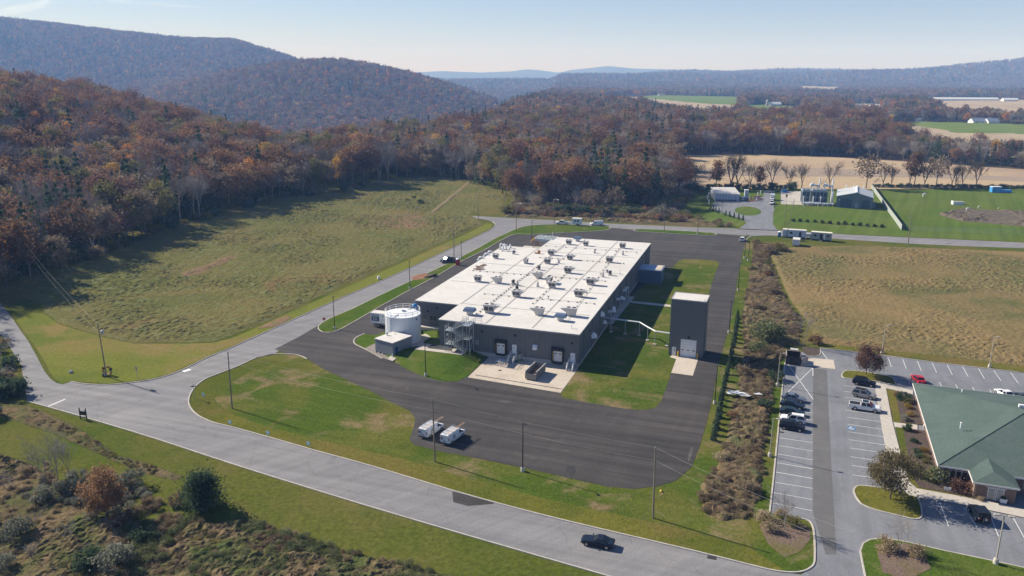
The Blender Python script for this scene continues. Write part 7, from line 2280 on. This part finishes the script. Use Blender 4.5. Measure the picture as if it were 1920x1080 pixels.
MB().bx(4.84, 5.15, -3.76, -3.4, -.2, pz - .06).build('corner_pier', M('lit_brick', [(.26, .17, .125), (.36, .25, .19)], 3.5, .9, coords='obj', stretch=(1, 1, 3.5)), of)
for k in range(4):
    x = 1.15 + k * .86
    f_ = MB().bx(x, x + .80, .6, .72, .35, 2.75).build('window', m_trimw, of)
    MB().bx(x + .06, x + .74, .58, .66, .42, 2.2).build('pane', m_glass, f_)
    MB().bx(x + .06, x + .74, .58, .66, 2.27, 2.69).build('transom_pane', m_glass, f_)
MB().bx(.55, .98, .52, .95, -.2, EZ - .12).build('corner_column', m_trimw, of)
for k in range(2):
    MB().bx(.62, .74, 1.4 + k * 1.5, 2.5 + k * 1.5, .4, 2.6).build('side_window', m_trimw, of)
for y in (8, 13, 24, 29, 34):
    f_ = MB().bx(.62, .74, y, y + 1.3, .9, 2.4).build('window', m_trimw, of)
    MB().bx(.6, .7, y + .08, y + 1.22, .98, 2.32).build('pane', m_glass, f_)
x, y = local_office(1712, 799, 1); MB().box((.45, y, 1.3), (.5, .5, .5)).build('wall_lamp', m_trimw, of)
for k in range(5):
    x = 12.6 + k * 3.2
    f_ = MB().bx(x, x + 1.4, .6, .72, .9, 2.5).build('window', m_trimw, of)
    MB().bx(x + .08, x + 1.32, .58, .66, .98, 2.42).build('pane', m_glass, f_)
for px, py, z in ((1802, 795.5, 5.6), (1804, 734, 4.3)):
    x, y = local_office(px, py, z)
    MB().tube((x, y, z - .8), (x, y, z + .3), .12, n=8).lathe([(.2, z + .3), (.05, z + .42)], (x, y), 8).build('roof_vent', m_white, of)
x, y = local_office(1915, 764, 6.8); MB().box((x, y, 7.1), (.9, .6, .5)).build('roof_box', m_white, of)
# walks, beds and lawn round the office
sheet('sidewalk', [(1640, 717), (1661, 722), (1712, 733), (1712, 741), (1661, 729), (1673, 791.7), (1689, 853.3), (1705, 905), (1718, 917), (1840.7, 939), (1920, 956), (2150, 1004), (2150, 1022), (1920, 972), (1816.7, 950), (1720, 934), (1700, 928), (1683, 905), (1662.5, 845)], .16, m_walk)
sheet('sidewalk', [(1675, 793), (1720, 798), (1720, 807), (1677.5, 802)], .17, m_walk)
sheet('lawn', [(1662, 730), (1712, 742), (1720, 798), (1675, 792)], .13, m_verge)
sheet('lawn', [(1678, 802.5), (1722, 808), (1775, 890), (1840, 905), (1840, 938), (1720, 917), (1706, 905), (1690, 853)], .13, m_verge)
sheet('mulch_bed', [(1678, 735), (1712, 742), (1730, 798), (1688, 793), (1686, 775)], .18, m_soil)
sheet('mulch_bed', [(1693, 804.5), (1735, 809), (1780, 895), (1890, 920), (1890, 947), (1840, 937), (1722, 915), (1708, 890)], .18, m_soil)
ISL = [(1601, 923.5), (1603.6, 915), (1612, 911), (1641, 914), (1700, 923), (1721, 934), (1729, 964.4), (1722.8, 973), (1708, 973), (1672, 964.4), (1643, 957), (1614, 945)]
sheet('lawn', ISL, .13, m_verge, smooth_n=2); kerb(ISL, closed=True, wid=.28, smooth_n=2)
ISL2 = [(1578.5, 703), (1583, 697), (1592, 695), (1622, 698), (1668, 707), (1676, 713), (1679, 722), (1660, 719), (1640, 715), (1600, 711), (1582, 709)]
sheet('lawn', ISL2, .13, m_verge, smooth_n=2); kerb(ISL2, closed=True, wid=.28, smooth_n=2)
LR = [(1613, 1034), (1618, 1019.8), (1631, 1012.6), (1660, 1010), (1701, 1017.4), (1768.5, 1033), (1860, 1052.3), (1920, 1065.5), (2200, 1130), (2200, 1230), (1640, 1150), (1624, 1090), (1617, 1056)]
sheet('lawn', LR, .13, m_lush); kerb(LR, closed=True, wid=.28, smooth_n=1)
sheet('mulch_bed', [(1640, 1022), (1700, 1020), (1735, 1045), (1745, 1068), (1700, 1090), (1655, 1075)], .16, m_litter)
sheet('mulch_bed', [(1424, 985), (1440, 970), (1490, 974), (1518, 990), (1520, 1010), (1500, 1035), (1470, 1045), (1440, 1020)], .03, m_litter)
kerb([(1640, 717), (1662.5, 845), (1683, 905)], wid=.25, smooth_n=0)
sheet('verge', [(1533, 644), (1655, 657.5), (1750, 666.5), (1916, 686.5), (2200, 722), (2200, 737), (1916.7, 698.5), (1766.7, 681), (1655, 666), (1606, 660), (1538, 652.5)], .03, m_verge)
for kd, q, s_, w_ in (('green', (1697, 752), .75, 'tallest in the upper office bed'), ('gold', (1703, 766), .5, 'upper of two golden ones in the office bed'), ('gold', (1707, 781), .5, 'lower of two golden ones in the upper office bed'), ('olive', (1700, 757), .5, 'behind the golden pair in the upper office bed'),
                      ('pale', (1697, 789), .45, 'low and bluish at the end of the upper office bed'), ('rust', (1682, 745), .5, 'at the left of the upper office bed'), ('gold', (1729, 848), .5, 'alone in the lower office bed'), ('olive', (1733, 860), .42, 'below the golden one in the lower office bed'),
                      ('olive', (1737, 870), .4, 'next to the wall in the lower office bed'), ('green', (1714, 830), .35, 'at the left of the lower office bed'), ('green', (1718, 850), .38, 'low in the middle left of the lower office bed'), ('green', (1722, 860), .38, 'low near the big oak in the lower office bed'),
                      ('willow', (1752, 905), .95, 'weeping beside the office corner windows'), ('red', (1802, 922), .95, 'wide in front of the office windows'), ('brush', (1722, 893), .7, 'behind the big oak at the office bed'), ('tan', (1838, 938), .4, 'at the foot of the office portico')):
    bush(kd, q, s_, w_, 'shrubs in the office beds')
p = G(1700.5, 808); PL['ball'][0].put('round_bush', 'single clipped green ball beside the short office walk', 'bush', (p.x, p.y, .2), 1.0)
p = G(1776, 923)
t = thing('planter_sign', 'small white sign low in the office bed', 'sign', (p.x, p.y, .18), OH)
MB().box((0, 0, .5), (.95, .05, .5)).build('board', m_white, t)
for s in (-.35, .35): MB().tube((s, 0, 0), (s, 0, .3), .03, n=5).build('stake', m_galv, t)
p = G(1880, 944)
t = thing('planter', 'white planter standing beside the office doors', 'planter', (p.x, p.y, .17), OH)
MB().box((0, 0, .35), (.9, .6, .7), top=(1.1, 1.1)).build('tub', m_white, t); MB().lathe([(.4, .7), (.35, .95), (.1, 1.1)], n=8).build('planting', LEAF['box'], t)
# bin enclosure
a = G(1472.5, 682.5); b = G(1501, 685.5); d = b - a
t = thing('bin_enclosure', 'brown board bin enclosure with an open gate at the parking lot corner', 'enclosure', (a.x, a.y, .04), math.atan2(d.y, d.x))
Wb = d.length; Db = 4.2; m_board = M('brown_boards', [(.035, .028, .026), (.07, .055, .05)], 2, .8, coords='obj', stretch=(1, 1, .1))
wb = MB().bx(0, .15, 0, Db, 0, 2.0).bx(0, Wb, Db - .15, Db, 0, 2.0).bx(Wb - .15, Wb, .1, Db - .2, 0, 2.0).build('wall', m_board, t)
n_ = int(Wb / 2 / .28)
for k in range(int(Wb / .3)): MB().bx(.02 + k * .3, .28 + k * .3, -.05, .0, .1, 1.95).build('board', m_board, t)
MB().bx(-.04, .19, 0, Db, 2.0, 2.06).bx(0, Wb, Db - .2, Db + .04, 2.0, 2.06).build('cap_rail', M('cap_tan', [(.30, .24, .19), (.40, .33, .27)], 2, .8, coords='obj'), t)
gt = MB().box((Wb + .9, .6, 1.05), (2.0, .08, 1.85), R(50)).build('gate', M('gate_tan', [(.40, .33, .28), (.52, .45, .40)], 2, .8, coords='obj', stretch=(1, 1, .1)), t)
for x in (0.08, Wb): MB().tube((x, -.1, 0), (x, -.1, 2.1), .08, n=6).build('gate_post', m_pole, t)
p = G(1491, 668)
t = thing('rubbish_bin', 'pale rubbish bin seen inside the bin enclosure', 'bin', (p.x, p.y + 1.0, .05), OH)
MB().box((0, 0, .7), (1.6, 1.1, 1.2), top=(1.1, 1.1)).build('body', M('bin_green', [(.08, .11, .10), (.14, .18, .16)], 2, .6, coords='obj'), t); MB().box((0, .1, 1.36), (1.8, 1.25, .1)).build('lid', m_unit, t)
sheet('concrete_apron', [(1501, 686), (1500, 677), (1523, 672), (1563, 675), (1566, 692.5), (1525, 687.5)], .06, m_conc)
sheet('mulch_bed', [(1504, 651), (1538, 653), (1537.5, 664), (1530, 668), (1513, 666.5), (1504, 660)], .12, m_soil)
kerb([(1538, 653), (1538, 664), (1531, 668.5), (1513, 667.5)], wid=.25)

# ------------------------------------------------------------------ compressor yard
def yard(px, py, z=0): return G(px, py, z)


a, b, c_ = G(1340.5, 376.2), G(1386.5, 377), G(1390, 355.8, 3.6)
d = b - a; Ls = d.length; rzs = math.atan2(d.y, d.x)
t = thing('yard_shed', 'long white shed with a bright white roof in the compressor yard', 'shed', (a.x, a.y, 0), rzs)
m_shw = M('shed_pale_blue', [(.34, .39, .45), (.43, .48, .54)], 1, .5, coords='obj', stretch=(1, 1, .1))
w_ = MB().bx(0, Ls, 0, 17, -.2, 3.5).build('wall', m_shw, t)
rf_ = MB().add([(-.2, -.3, 3.5), (Ls + .2, -.3, 3.5), (Ls + .2, 17.3, 4.6), (-.2, 17.3, 4.6), (-.2, -.3, 3.65), (Ls + .2, -.3, 3.65), (Ls + .2, 17.3, 4.75), (-.2, 17.3, 4.75)], [(3, 2, 1, 0), (4, 5, 6, 7), (0, 1, 5, 4), (1, 2, 6, 5), (2, 3, 7, 6), (3, 0, 4, 7)]).build('roof', m_roof, t)
for k in range(8): MB().bx(k * Ls / 8 + .1, k * Ls / 8 + .25, -.05, 0, 0, 3.45).build('wall_post', m_white, t)
MB().bx(.5, Ls - 1.5, -.06, 0, .15, .6).build('plinth', m_dk, t)
for k in range(1, 6): MB().bx(-.25, Ls + .25, -.3 + k * 2.9, -.2 + k * 2.9, 3.66 + k * .18, 3.78 + k * .18).build('roof_seam', m_white, rf_)
t2 = thing('yard_tower', 'short white equipment tower just right of the yard shed', 'equipment', G(1399.8, 375.5), rzs)
MB().box((0, 2, 2.6), (1.9, 2, 5.0)).build('cabinet', m_shw, t2); MB().box((0, 2, 5.2), (2.1, 2.2, .25)).build('roof', m_white, t2)
for s in (-1.6, -2.4, 1.7): MB().tube((s, 0, 0), (s, 0, 2.0), .35, n=8).build('vessel', m_white, t2)
MB().path([(-3, -.3, .9), (2.5, -.3, .9), (2.5, 1, .9), (2.5, 1, 2)], .16, 6).build('pipework', m_trim, t2)
p = G(1410, 377.2)
t2 = thing('valve_skid', 'rusty valve skid with white standpipes before the yard tower', 'equipment', p, rzs)
MB().box((0, 0, .3), (4.2, 1.6, .2)).build('skid', m_orange, t2)
for s in (-1.6, -.6, .5): MB().tube((s, 0, .3), (s, 0, 1.5), .16, n=7).build('standpipe', m_orange, t2)
MB().tube((-1.8, .2, 1.0), (2.0, .2, 1.0), .12, n=6).build('header_pipe', m_trim, t2)
MB().tube((2.2, -.2, 0), (2.2, -.2, 2.2), .2, n=8).build('vent_stack', m_white, t2)
for k, q in enumerate(((1331.5, 364), (1328.8, 369.5), (1326.5, 374), (1328.8, 383))):
    p = G(*q); t2 = thing('marker_post', 'white marker post on the lawn left of the yard shed, %s' % ('rearmost', 'second from the rear', 'third from the rear', 'nearest')[k], 'post', p, group='white marker posts by the yard shed')
    MB().tube((0, 0, 0), (0, 0, 2.2), .28, n=8).build('post', m_white, t2); MB().lathe([(.3, 2.2), (.1, 2.4)], n=8).build('cap', m_white, t2)
for k, q in enumerate(((1420.5, 367), (1426, 364))):
    p = G(*q); t2 = thing('marker_post', 'white marker post behind the pinkish car, %s' % ('left one', 'right one')[k], 'post', p, group='white marker posts by the pinkish car')
    MB().tube((0, 0, 0), (0, 0, 1.9), .25, n=8).build('post', m_white, t2); MB().lathe([(.27, 1.9), (.1, 2.1)], n=8).build('cap', m_white, t2)
# coolers
m_cool = M('cooler_panel', [(.025, .05, .085), (.05, .085, .13)], 3, .4, coords='obj')
m_frame = M('cooler_frame', [(.20, .25, .30), (.30, .35, .40)], 2, .5, coords='obj')
a, b = G(1504, 385.8), G(1566, 387.5); d = b - a; rzk = math.atan2(d.y, d.x); Lk = d.length


def kx(px): return (px - 1504) / 62 * Lk


for nm, x0, x1, lab in (('l', 1507, 1521, 'smaller dark blue cooler bank at the left of the plant'), ('r', 1525.5, 1554.5, 'larger dark blue cooler bank with three bays')):
    t = thing('cooler_bank', lab, 'cooler', a, rzk, 'cooler banks in the compressor yard')
    X0_, X1_ = kx(x0), kx(x1); n = 2 if nm == 'l' else 4
    MB().bx(X0_, X1_, 6, 11, 6.2, 7.4).build('fan_deck', m_frame, t)
    for k in range(n):
        w_ = (X1_ - X0_) / n
        MB().bx(X0_ + k * w_ + .12, X0_ + (k + 1) * w_ - .12, 6.05, 10.9, 3.6, 6.2).build('upper_panel', m_cool, t)
        MB().bx(X0_ + k * w_ + .12, X0_ + (k + 1) * w_ - .12, 6.15, 10.9, .9, 3.3).build('lower_panel', m_cool, t)
        MB().lathe([(w_ * .4, 7.4), (w_ * .4, 7.8)], (X0_ + (k + .5) * w_, 8.5), 12).build('fan_ring', m_frame, t)
    for k in range(n + 1):
        MB().bx(X0_ + k * (X1_ - X0_) / n - .14, X0_ + k * (X1_ - X0_) / n + .14, 5.95, 6.2, 0, 6.3).build('leg', m_frame, t)
    MB().bx(X0_, X1_, 5.9, 6.1, 3.3, 3.6).build('beam', m_frame, t)
for k, px in enumerate((1508, 1526.5, 1540.5)):
    t = thing('riser_pipe', 'white L shaped riser pipe before the coolers, %s' % ('left', 'middle', 'right')[k], 'pipe', a, rzk, 'white riser pipes before the coolers')
    MB().path([(kx(px), 3.6, 4.6), (kx(px), 3.6, 1.4), (kx(px) + (-4 if k else 1.5), 3.4, 1.3)], .28, 7).build('pipe', m_white, t)
    MB().box((kx(px), 3.6, .6), (.5, .5, 1.2)).build('support', m_frame, t)
t = thing('pipe_manifold', 'low tangle of white and grey pipes along the foot of the plant', 'pipework', a, rzk)
for y, z, r_ in ((.6, .9, .2), (1.4, 1.3, .26), (2.2, .8, .2)): MB().tube((0, y, z), (Lk - .6, y, z), r_, n=7).build('header_pipe', m_white if y > 1 else m_frame, t)
for k in range(11): MB().tube((1 + k * (Lk - 2) / 10, .6, 0), (1 + k * (Lk - 2) / 10, .6, 1.5), .16, n=6).build('standpipe', m_white if k % 3 else m_frame, t)
for k in range(7): MB().box((1 + k * (Lk - 2) / 6, 1.4, .4), (.4, 2.2, .8)).build('saddle', m_found, t)
for k, (px, lab) in enumerate(((1544, 'tall white exhaust stack behind the large cooler bank'), (1569.5, 'tall white exhaust stack behind the metal building corner'))):
    t = thing('exhaust_stack', lab, 'stack', a, rzk, 'white exhaust stacks')
    x = kx(px)
    MB().tube((x, 14, 0), (x, 14, 12.5), .45, .38, 10).build('stack', m_white, t)
    s_ = MB().path([(x - 4.5, 13.5, 8), (x - 3.9, 13.5, 9.6), (x - 3.0, 13.5, 9.2), (x - 2.4, 13.5, 8.2)], .55, 8).build('silencer', m_white, t)
    MB().box((x - 2, 13.7, 8.6), (3.5, 1.2, .8)).build('duct', m_galv, t)
    for s in (-4, -1): MB().box((x + s, 13.6, 4.2), (.3, .3, 8.4)).build('leg', m_frame, t)
t = thing('steam_duct', 'tall white pipe loop at the corner of the metal building', 'pipe', a, rzk)
MB().path([(kx(1562), 4, .8), (kx(1562), 4, 6.6), (kx(1564.5), 5, 6.6), (kx(1564.5), 5, .8)], .3, 8).build('pipe', m_white, t); MB().box((kx(1558), 4, .9), (5, .8, .5)).build('skid', m_white, t)
# metal building
a, b = G(1566.7, 388.6), G(1635, 392.8); d = b - a; Lm = d.length; rzm = math.atan2(d.y, d.x)
t = thing('metal_building', 'grey blue gabled metal building with two dark doors beside the coolers', 'building', (a.x, a.y, 0), rzm)
m_mb = M('metal_blue_grey', [(.12, .155, .19), (.155, .19, .225)], 4, .5, coords='obj', stretch=(1, 1, .02))
Dm, Hm, Hr = 24, 5.6, 7.7
rx = Lm * .53
MB().prism([(0, -.3), (Lm, -.3), (Lm, Hm), (rx, Hr), (0, Hm)], 0, Dm, 'y').build('wall', m_mb, t)
m_mr = M('metal_roof', [(.42, .44, .45), (.52, .54, .55)], .8, .5, coords='obj', stretch=(.1, 1, 1)); m_mr2 = M('metal_roof_shade', [(.42, .44, .45), (.52, .54, .55)], .8, .5, coords='obj')
for (x0, z0, x1, z1) in ((-.2, Hm - .03, rx, Hr + .06), (rx, Hr + .06, Lm + .2, Hm - .03)):
    MB().add([(x0, -.2, z0), (x1, -.2, z1), (x1, Dm + .2, z1), (x0, Dm + .2, z0), (x0, -.2, z0 + .15), (x1, -.2, z1 + .15), (x1, Dm + .2, z1 + .15), (x0, Dm + .2, z0 + .15)], [(3, 2, 1, 0), (4, 5, 6, 7), (0, 1, 5, 4), (1, 2, 6, 5), (2, 3, 7, 6), (3, 0, 4, 7)]).build('roof_slope', m_mr, t)
MB().bx(rx - .5, rx + .5, -.2, Dm + .2, Hr + .12, Hr + .42).build('ridge_vent', m_white, t)
m_mdoor = M('dark_blue_door', [(.045, .085, .125), (.065, .11, .155)], 2, .5, coords='obj', stretch=(1, 1, 5))
def mx(px): return (px - 1566.7) / 68.3 * Lm
for x0, x1, z1 in ((1574.5, 1596.3, 4.4), (1615, 1630, 4.3)): MB().bx(mx(x0), mx(x1), -.06, .05, .05, z1).build('roller_door', m_mdoor, t)
d_ = MB().bx(mx(1603), mx(1608.3), -.07, .05, .05, 2.6).build('door', M('pale_blue_door', [(.26, .32, .40), (.33, .39, .47)], 2, .5), t)
MB().bx(mx(1605.6), mx(1605.8), -.09, -.05, .1, 2.5).build('door_gap', m_dk, d_)
MB().box((mx(1572.5), -.1, 3.9), (.5, .2, .4)).build('wall_lamp', m_white, t)
for q in (1583.5, 1598, 1605, 1617): MB().lathe([(.3, Hr - .3), (.3, Hr + .8), (.05, Hr + 1.0)], (mx(q), Dm * .9), 8).build('roof_vent', m_white, t)
MB().bx(Lm + .1, Lm + 1.6, 3, 6, 0, 3).build('lean_to', m_mb, t)
# white privacy fence
m_vinyl = M('white_vinyl', [(.34, .37, .35), (.42, .45, .43)], 2, .5, coords='obj')
pa, pb = G(1633.5, 352.5), G(1690, 431.5)
t = thing('vinyl_fence', 'tall white board fence running from the tan field to the road', 'fence', pa)
n = 60; dv = (pb - pa)
an = math.atan2(dv.y, dv.x)
brd = MB().box((0, 0, 1.25), (dv.length / n - .06, .06, 2.4)).mesh('board', m_vinyl)
for k in range(n):
    link('board', brd, t, dv * ((k + .5) / n), an)
pst = MB().box((0, 0, 1.3), (.16, .16, 2.7)).mesh('fence_post', m_vinyl)
for k in range(0, n + 1, 2): link('fence_post', pst, t, dv * (k / n), an)
# chain link fences
def chain(p0, p1, label, h=2.0, step=4.5):
    pa, pb = G(*p0), G(*p1); dv = pb - pa; n = max(2, int(dv.length / step))
    t = thing('chain_link_fence', label, 'fence', pa)
    pm = MB().tube((0, 0, 0), (0, 0, h), .05, n=6).mesh('fence_post', m_frame)
    for k in range(n + 1): link('fence_post', pm, t, dv * (k / n))
    MB().tube((0, 0, h - .04), dv + Vector((0, 0, h - .04)), .035, n=5).build('top_rail', m_frame, t)
    wm = MB()
    for k in range(9): wm.tube((0, 0, .12 + k * h / 9.5), dv + Vector((0, 0, .12 + k * h / 9.5)), .012, n=3)
    wm.build('wire_mesh', m_frame, t)


chain((1690, 431.8), (1920, 441), 'chain link fence between the mown lawn and the far road', 2.2)
chain((1920, 441), (2150, 452), 'chain link fence continuing past the right edge', 2.2)
chain((1464, 383.5), (1505, 385.5), 'chain link fence at the front of the concrete pad')
chain((1464, 383.5), (1464, 357.5), 'chain link fence along the left of the concrete pad')
chain((1329, 376.5), (1341, 376.5), 'short chain link fence left of the yard shed')
chain((1329, 376.5), (1329, 355.5), 'chain link fence on the left side of the compressor yard')
chain((1329, 355.5), (1464, 355.5), 'chain link fence at the back of the compressor yard')
p = G(1471, 361); t = thing('skip_box', 'small bright blue box on the concrete pad of the yard', 'box', p)
MB().box((0, 0, .9), (2.6, 1.6, 1.6)).build('body', m_blue, t); MB().box((0, 0, 1.75), (2.7, 1.7, .1)).build('lid', m_blue, t)
p = G(1475, 371); t = thing('pad_panel', 'small dark control panel standing on the concrete pad', 'panel', p)
MB().box((0, 0, 1.2), (.9, .3, 1.2)).build('panel', m_trim, t); MB().tube((0, 0, 0), (0, 0, .7), .1, n=6).build('post', m_trim, t)
for k, y in enumerate((411, 424)): pass
# lawn furniture of the right hand lawn
p = G(1871, 360.5); t = thing('treatment_box', 'bright blue container with a white lid at the top of the right lawn', 'container', p, R(-3))
MB().box((-1.5, 0, 1.6), (5.2, 3, 3.0)).build('body', M('bright_blue', [(.05, .26, .58), (.08, .34, .68)], 1, .45, coords='obj'), t); MB().box((-1.5, 0, 3.2), (5.3, 3.1, .25)).build('lid', m_white, t)
MB().box((4.0, 0, .8), (5.8, 2.6, 1.4)).build('low_tank', MATS['bright_blue'], t)
p = G(1797, 384); t = thing('inlet_box', 'white concrete inlet box on the slope of the right lawn', 'inlet', p, R(-8))
MB().bx(-2.4, 2.6, -.3, 0, 0, 1.7).bx(-2.7, -2.4, -.3, 2.5, 0, 1.8).build('wall', m_white, t); MB().bx(-2.4, 2.6, 0, 2.5, 1.3, 1.55).build('slab', m_walk, t)
for k, (q, lab) in enumerate((((1731, 368.5), 'white well head with a bent pipe on the right lawn'), ((1834, 390), 'small white post on the lower right lawn'), ((1871, 391.5), 'tiny white peg on the lower right lawn'), ((1780.5, 355), 'tiny white peg at the top of the right lawn'), ((1812, 395), 'white riser at the edge of the brush mound'))):
    p = G(*q); t = thing('well_head', lab, 'well head', p)
    s_ = (1.0, .6, .35, .35, .8)[k]
    MB().tube((0, 0, 0), (0, 0, 1.5 * s_), .4 * s_, n=8).build('riser', m_white, t)
    MB().path([(0, 0, 1.4 * s_), (.8 * s_, 0, 1.9 * s_), (1.8 * s_, 0, 1.2 * s_)], .22 * s_, 6).build('elbow', m_white, t)

# ------------------------------------------------------------------ far farm buildings
def far_house(px, py, L, D, H, label, wall, roofm, name='farmhouse', rz=0.0, cat='house', group=None, flat=False, wins=3):
    p = G(px, py)
    t = thing(name, label, cat, (p.x, p.y, zg(p.x, p.y)), rz, group)
    Hr_ = H + (0.9 if flat else min(D, 12) * .32)
    MB().prism([(-D / 2, -2), (D / 2, -2), (D / 2, H), (0, Hr_), (-D / 2, H)], -L / 2, L / 2, 'x').build('wall', wall, t)
    for s in (-1, 1):
        MB().add([(-L / 2 - .4, s * (D / 2 + .4), H - .15), (L / 2 + .4, s * (D / 2 + .4), H - .15), (L / 2 + .4, 0, Hr_ + .1), (-L / 2 - .4, 0, Hr_ + .1), (-L / 2 - .4, s * (D / 2 + .4), H + .05), (L / 2 + .4, s * (D / 2 + .4), H + .05), (L / 2 + .4, 0, Hr_ + .3), (-L / 2 - .4, 0, Hr_ + .3)], [(3, 2, 1, 0), (4, 5, 6, 7), (0, 1, 5, 4), (1, 2, 6, 5), (2, 3, 7, 6), (3, 0, 4, 7)]).build('roof', roofm, t)
    for k in range(wins):
        MB().box((-L / 2 + L * (k + .5) / wins, -D / 2 - .03, H * .55), (min(1.3, L * .1), .1, min(1.4, H * .35))).build('window', m_glass, t)
    return t


m_hw = M('house_white', [(.66, .65, .62), (.76, .75, .72)], 1, .6, coords='obj'); m_hr = M('house_roof', [(.16, .15, .15), (.24, .23, .22)], 1, .8, coords='obj')
far_house(1810, 184.5, 155, 16, 4.5, 'very long white poultry barn on the far tan field', m_hw, m_hw, 'poultry_barn', R(-3), 'barn', wins=20)
far_house(1893, 186.5, 34, 14, 4.5, 'shorter white barn just right of the very long one', m_hw, m_hw, 'poultry_barn', R(-3), 'barn', wins=5)
far_house(1452, 199.5, 22, 12, 5, 'white farm barn next to the silo on the small green rise', m_hw, m_hw, 'barn', R(8), 'barn')
p = G(1438, 199.5); t = thing('silo', 'grey silo beside the white farm barn on the small green rise', 'silo', (p.x, p.y, zg(p.x, p.y)))
MB().lathe([(2.6, 0), (2.6, 11)], n=12).build('drum', m_found, t); MB().lathe([(2.65, 11), (1.5, 12.6), (0, 13.2)], n=12).build('dome', m_unit, t)
for k, (px, py, L, lab, wm, rm) in enumerate(((1612, 203.5, 14, 'white farmhouse left among the far trees right of centre', m_hw, m_hr), (1651, 202, 16, 'bright white farmhouse right among the far trees', m_hw, m_hw), (1634, 201, 9, 'small farmhouse between the two white ones', m_hw, m_hr), (1768, 166, 22, 'white house high in the far right woods', m_hw, m_hw),
                                             (1795, 166.5, 16, 'pale house right of the high white one', m_hw, m_hr), (1816, 166.5, 12, 'smallest pale house in the far right woods', m_hw, m_hr), (1838, 231.5, 26, 'wide house with a blue grey roof behind the green field', m_hw, M('blue_roof', [(.16, .19, .26), (.22, .26, .33)], 1, .7)),
                                             (1858, 232, 14, 'smaller house with a blue grey roof beside the wide one', m_hw, MATS['blue_roof']), (1127, 174, 24, 'white roofed barn beyond the middle woods', m_hw, m_hw), (1240, 175.5, 18, 'pale farmhouse above the far green field', m_hw, m_hr), (1697, 213.5, 18, 'farmhouse with a pinkish roof in the far woods', m_hw, M('pink_roof', [(.35, .2, .18), (.42, .26, .24)], 1, .8)),
                                             (1722, 227.5, 5, 'tiny white shed at the edge of the green field', m_hw, m_hw))):
    far_house(px, py, L, 13 if L > 6 else 4, 3.0, lab, wm, rm, group='far farmhouses', wins=3)

# thin contrails high in the sky
mc = bpy.data.materials.new('contrail'); mc.use_nodes = True
nt = mc.node_tree; nt.nodes.remove(nt.nodes['Principled BSDF']); tl = nt.nodes.new('ShaderNodeBsdfTranslucent'); tl.inputs[0].default_value = (.95, .95, .95, 1); tp_ = nt.nodes.new('ShaderNodeBsdfTransparent'); mx_ = nt.nodes.new('ShaderNodeMixShader'); nt.links.new(tp_.outputs[0], mx_.inputs[1]); nt.links.new(tl.outputs[0], mx_.inputs[2]); nt.links.new(mx_.outputs[0], nt.nodes['Material Output'].inputs[0])
tc = nt.nodes.new('ShaderNodeTexCoord'); nz = nt.nodes.new('ShaderNodeTexNoise'); nz.inputs['Scale'].default_value = .0006; nz.inputs['Detail'].default_value = 5
nt.links.new(tc.outputs['Object'], nz.inputs['Vector']); rp = _ramp(nt, [(0, 0, 0), (.13, .13, .13)], .42, .72); nt.links.new(nz.outputs['Fac'], rp.inputs[0]); nt.links.new(rp.outputs[0], mx_.inputs[0])
for (x0, y0, x1, y1, r_) in ((-40, 40, 95, 2, 330), (120, -6, 385, 15, 130)):
    a = Vector(RP(x0, y0, 36000)); b2 = Vector(RP(x1, y1, 38000))
    mb = MB(); n = 18
    for k in range(n):
        p, q = a.lerp(b2, k / n), a.lerp(b2, (k + 1) / n); mb.tube(p - a, q - a, r_ * (1 - .5 * k / n), r_ * (1 - .5 * (k + 1) / n), 8, False)
    o = mb.build('cloud', mc, None, True, a); o['kind'] = 'structure'
sheet('oil_stain', smooth([(1063, 876), (1070, 873), (1078, 876), (1080, 884), (1076, 892), (1070, 894), (1066, 888), (1061, 882)], 3), .05, M('stain', [(.028, .027, .028), (.042, .04, .04)], 1, .8))
for k, pl_ in enumerate(([(1289, 860), (1293, 846), (1297, 838), (1299, 843), (1296, 856), (1292, 866)],)):
    sheet('gravel_spill', smooth(pl_, 3), .052, M('pale_grit', [(.06, .056, .053), (.12, .112, .105)], 2, .95))

# ------------------------------------------------------------------ haze
hb = MB().bx(-16000, 16000, -400, 17500, -120, 470)
hz = hb.build('haze', None)
tag(hz, 'pale blue air between the camera and the far hills', None, None, 'stuff')
hm = bpy.data.materials.new('haze'); hm.use_nodes = True
hn = hm.node_tree; hn.nodes.remove(hn.nodes['Principled BSDF'])
pv = hn.nodes.new('ShaderNodeVolumePrincipled')
pv.inputs['Color'].default_value = (.25, .48, 1.0, 1)
pv.inputs['Density'].default_value = 1.6e-4
pv.inputs['Absorption Color'].default_value = (1, 1, 1, 1)
pv.inputs['Anisotropy'].default_value = 0.0
hn.links.new(pv.outputs[0], hn.nodes['Material Output'].inputs['Volume'])
hz.data.materials.append(hm)
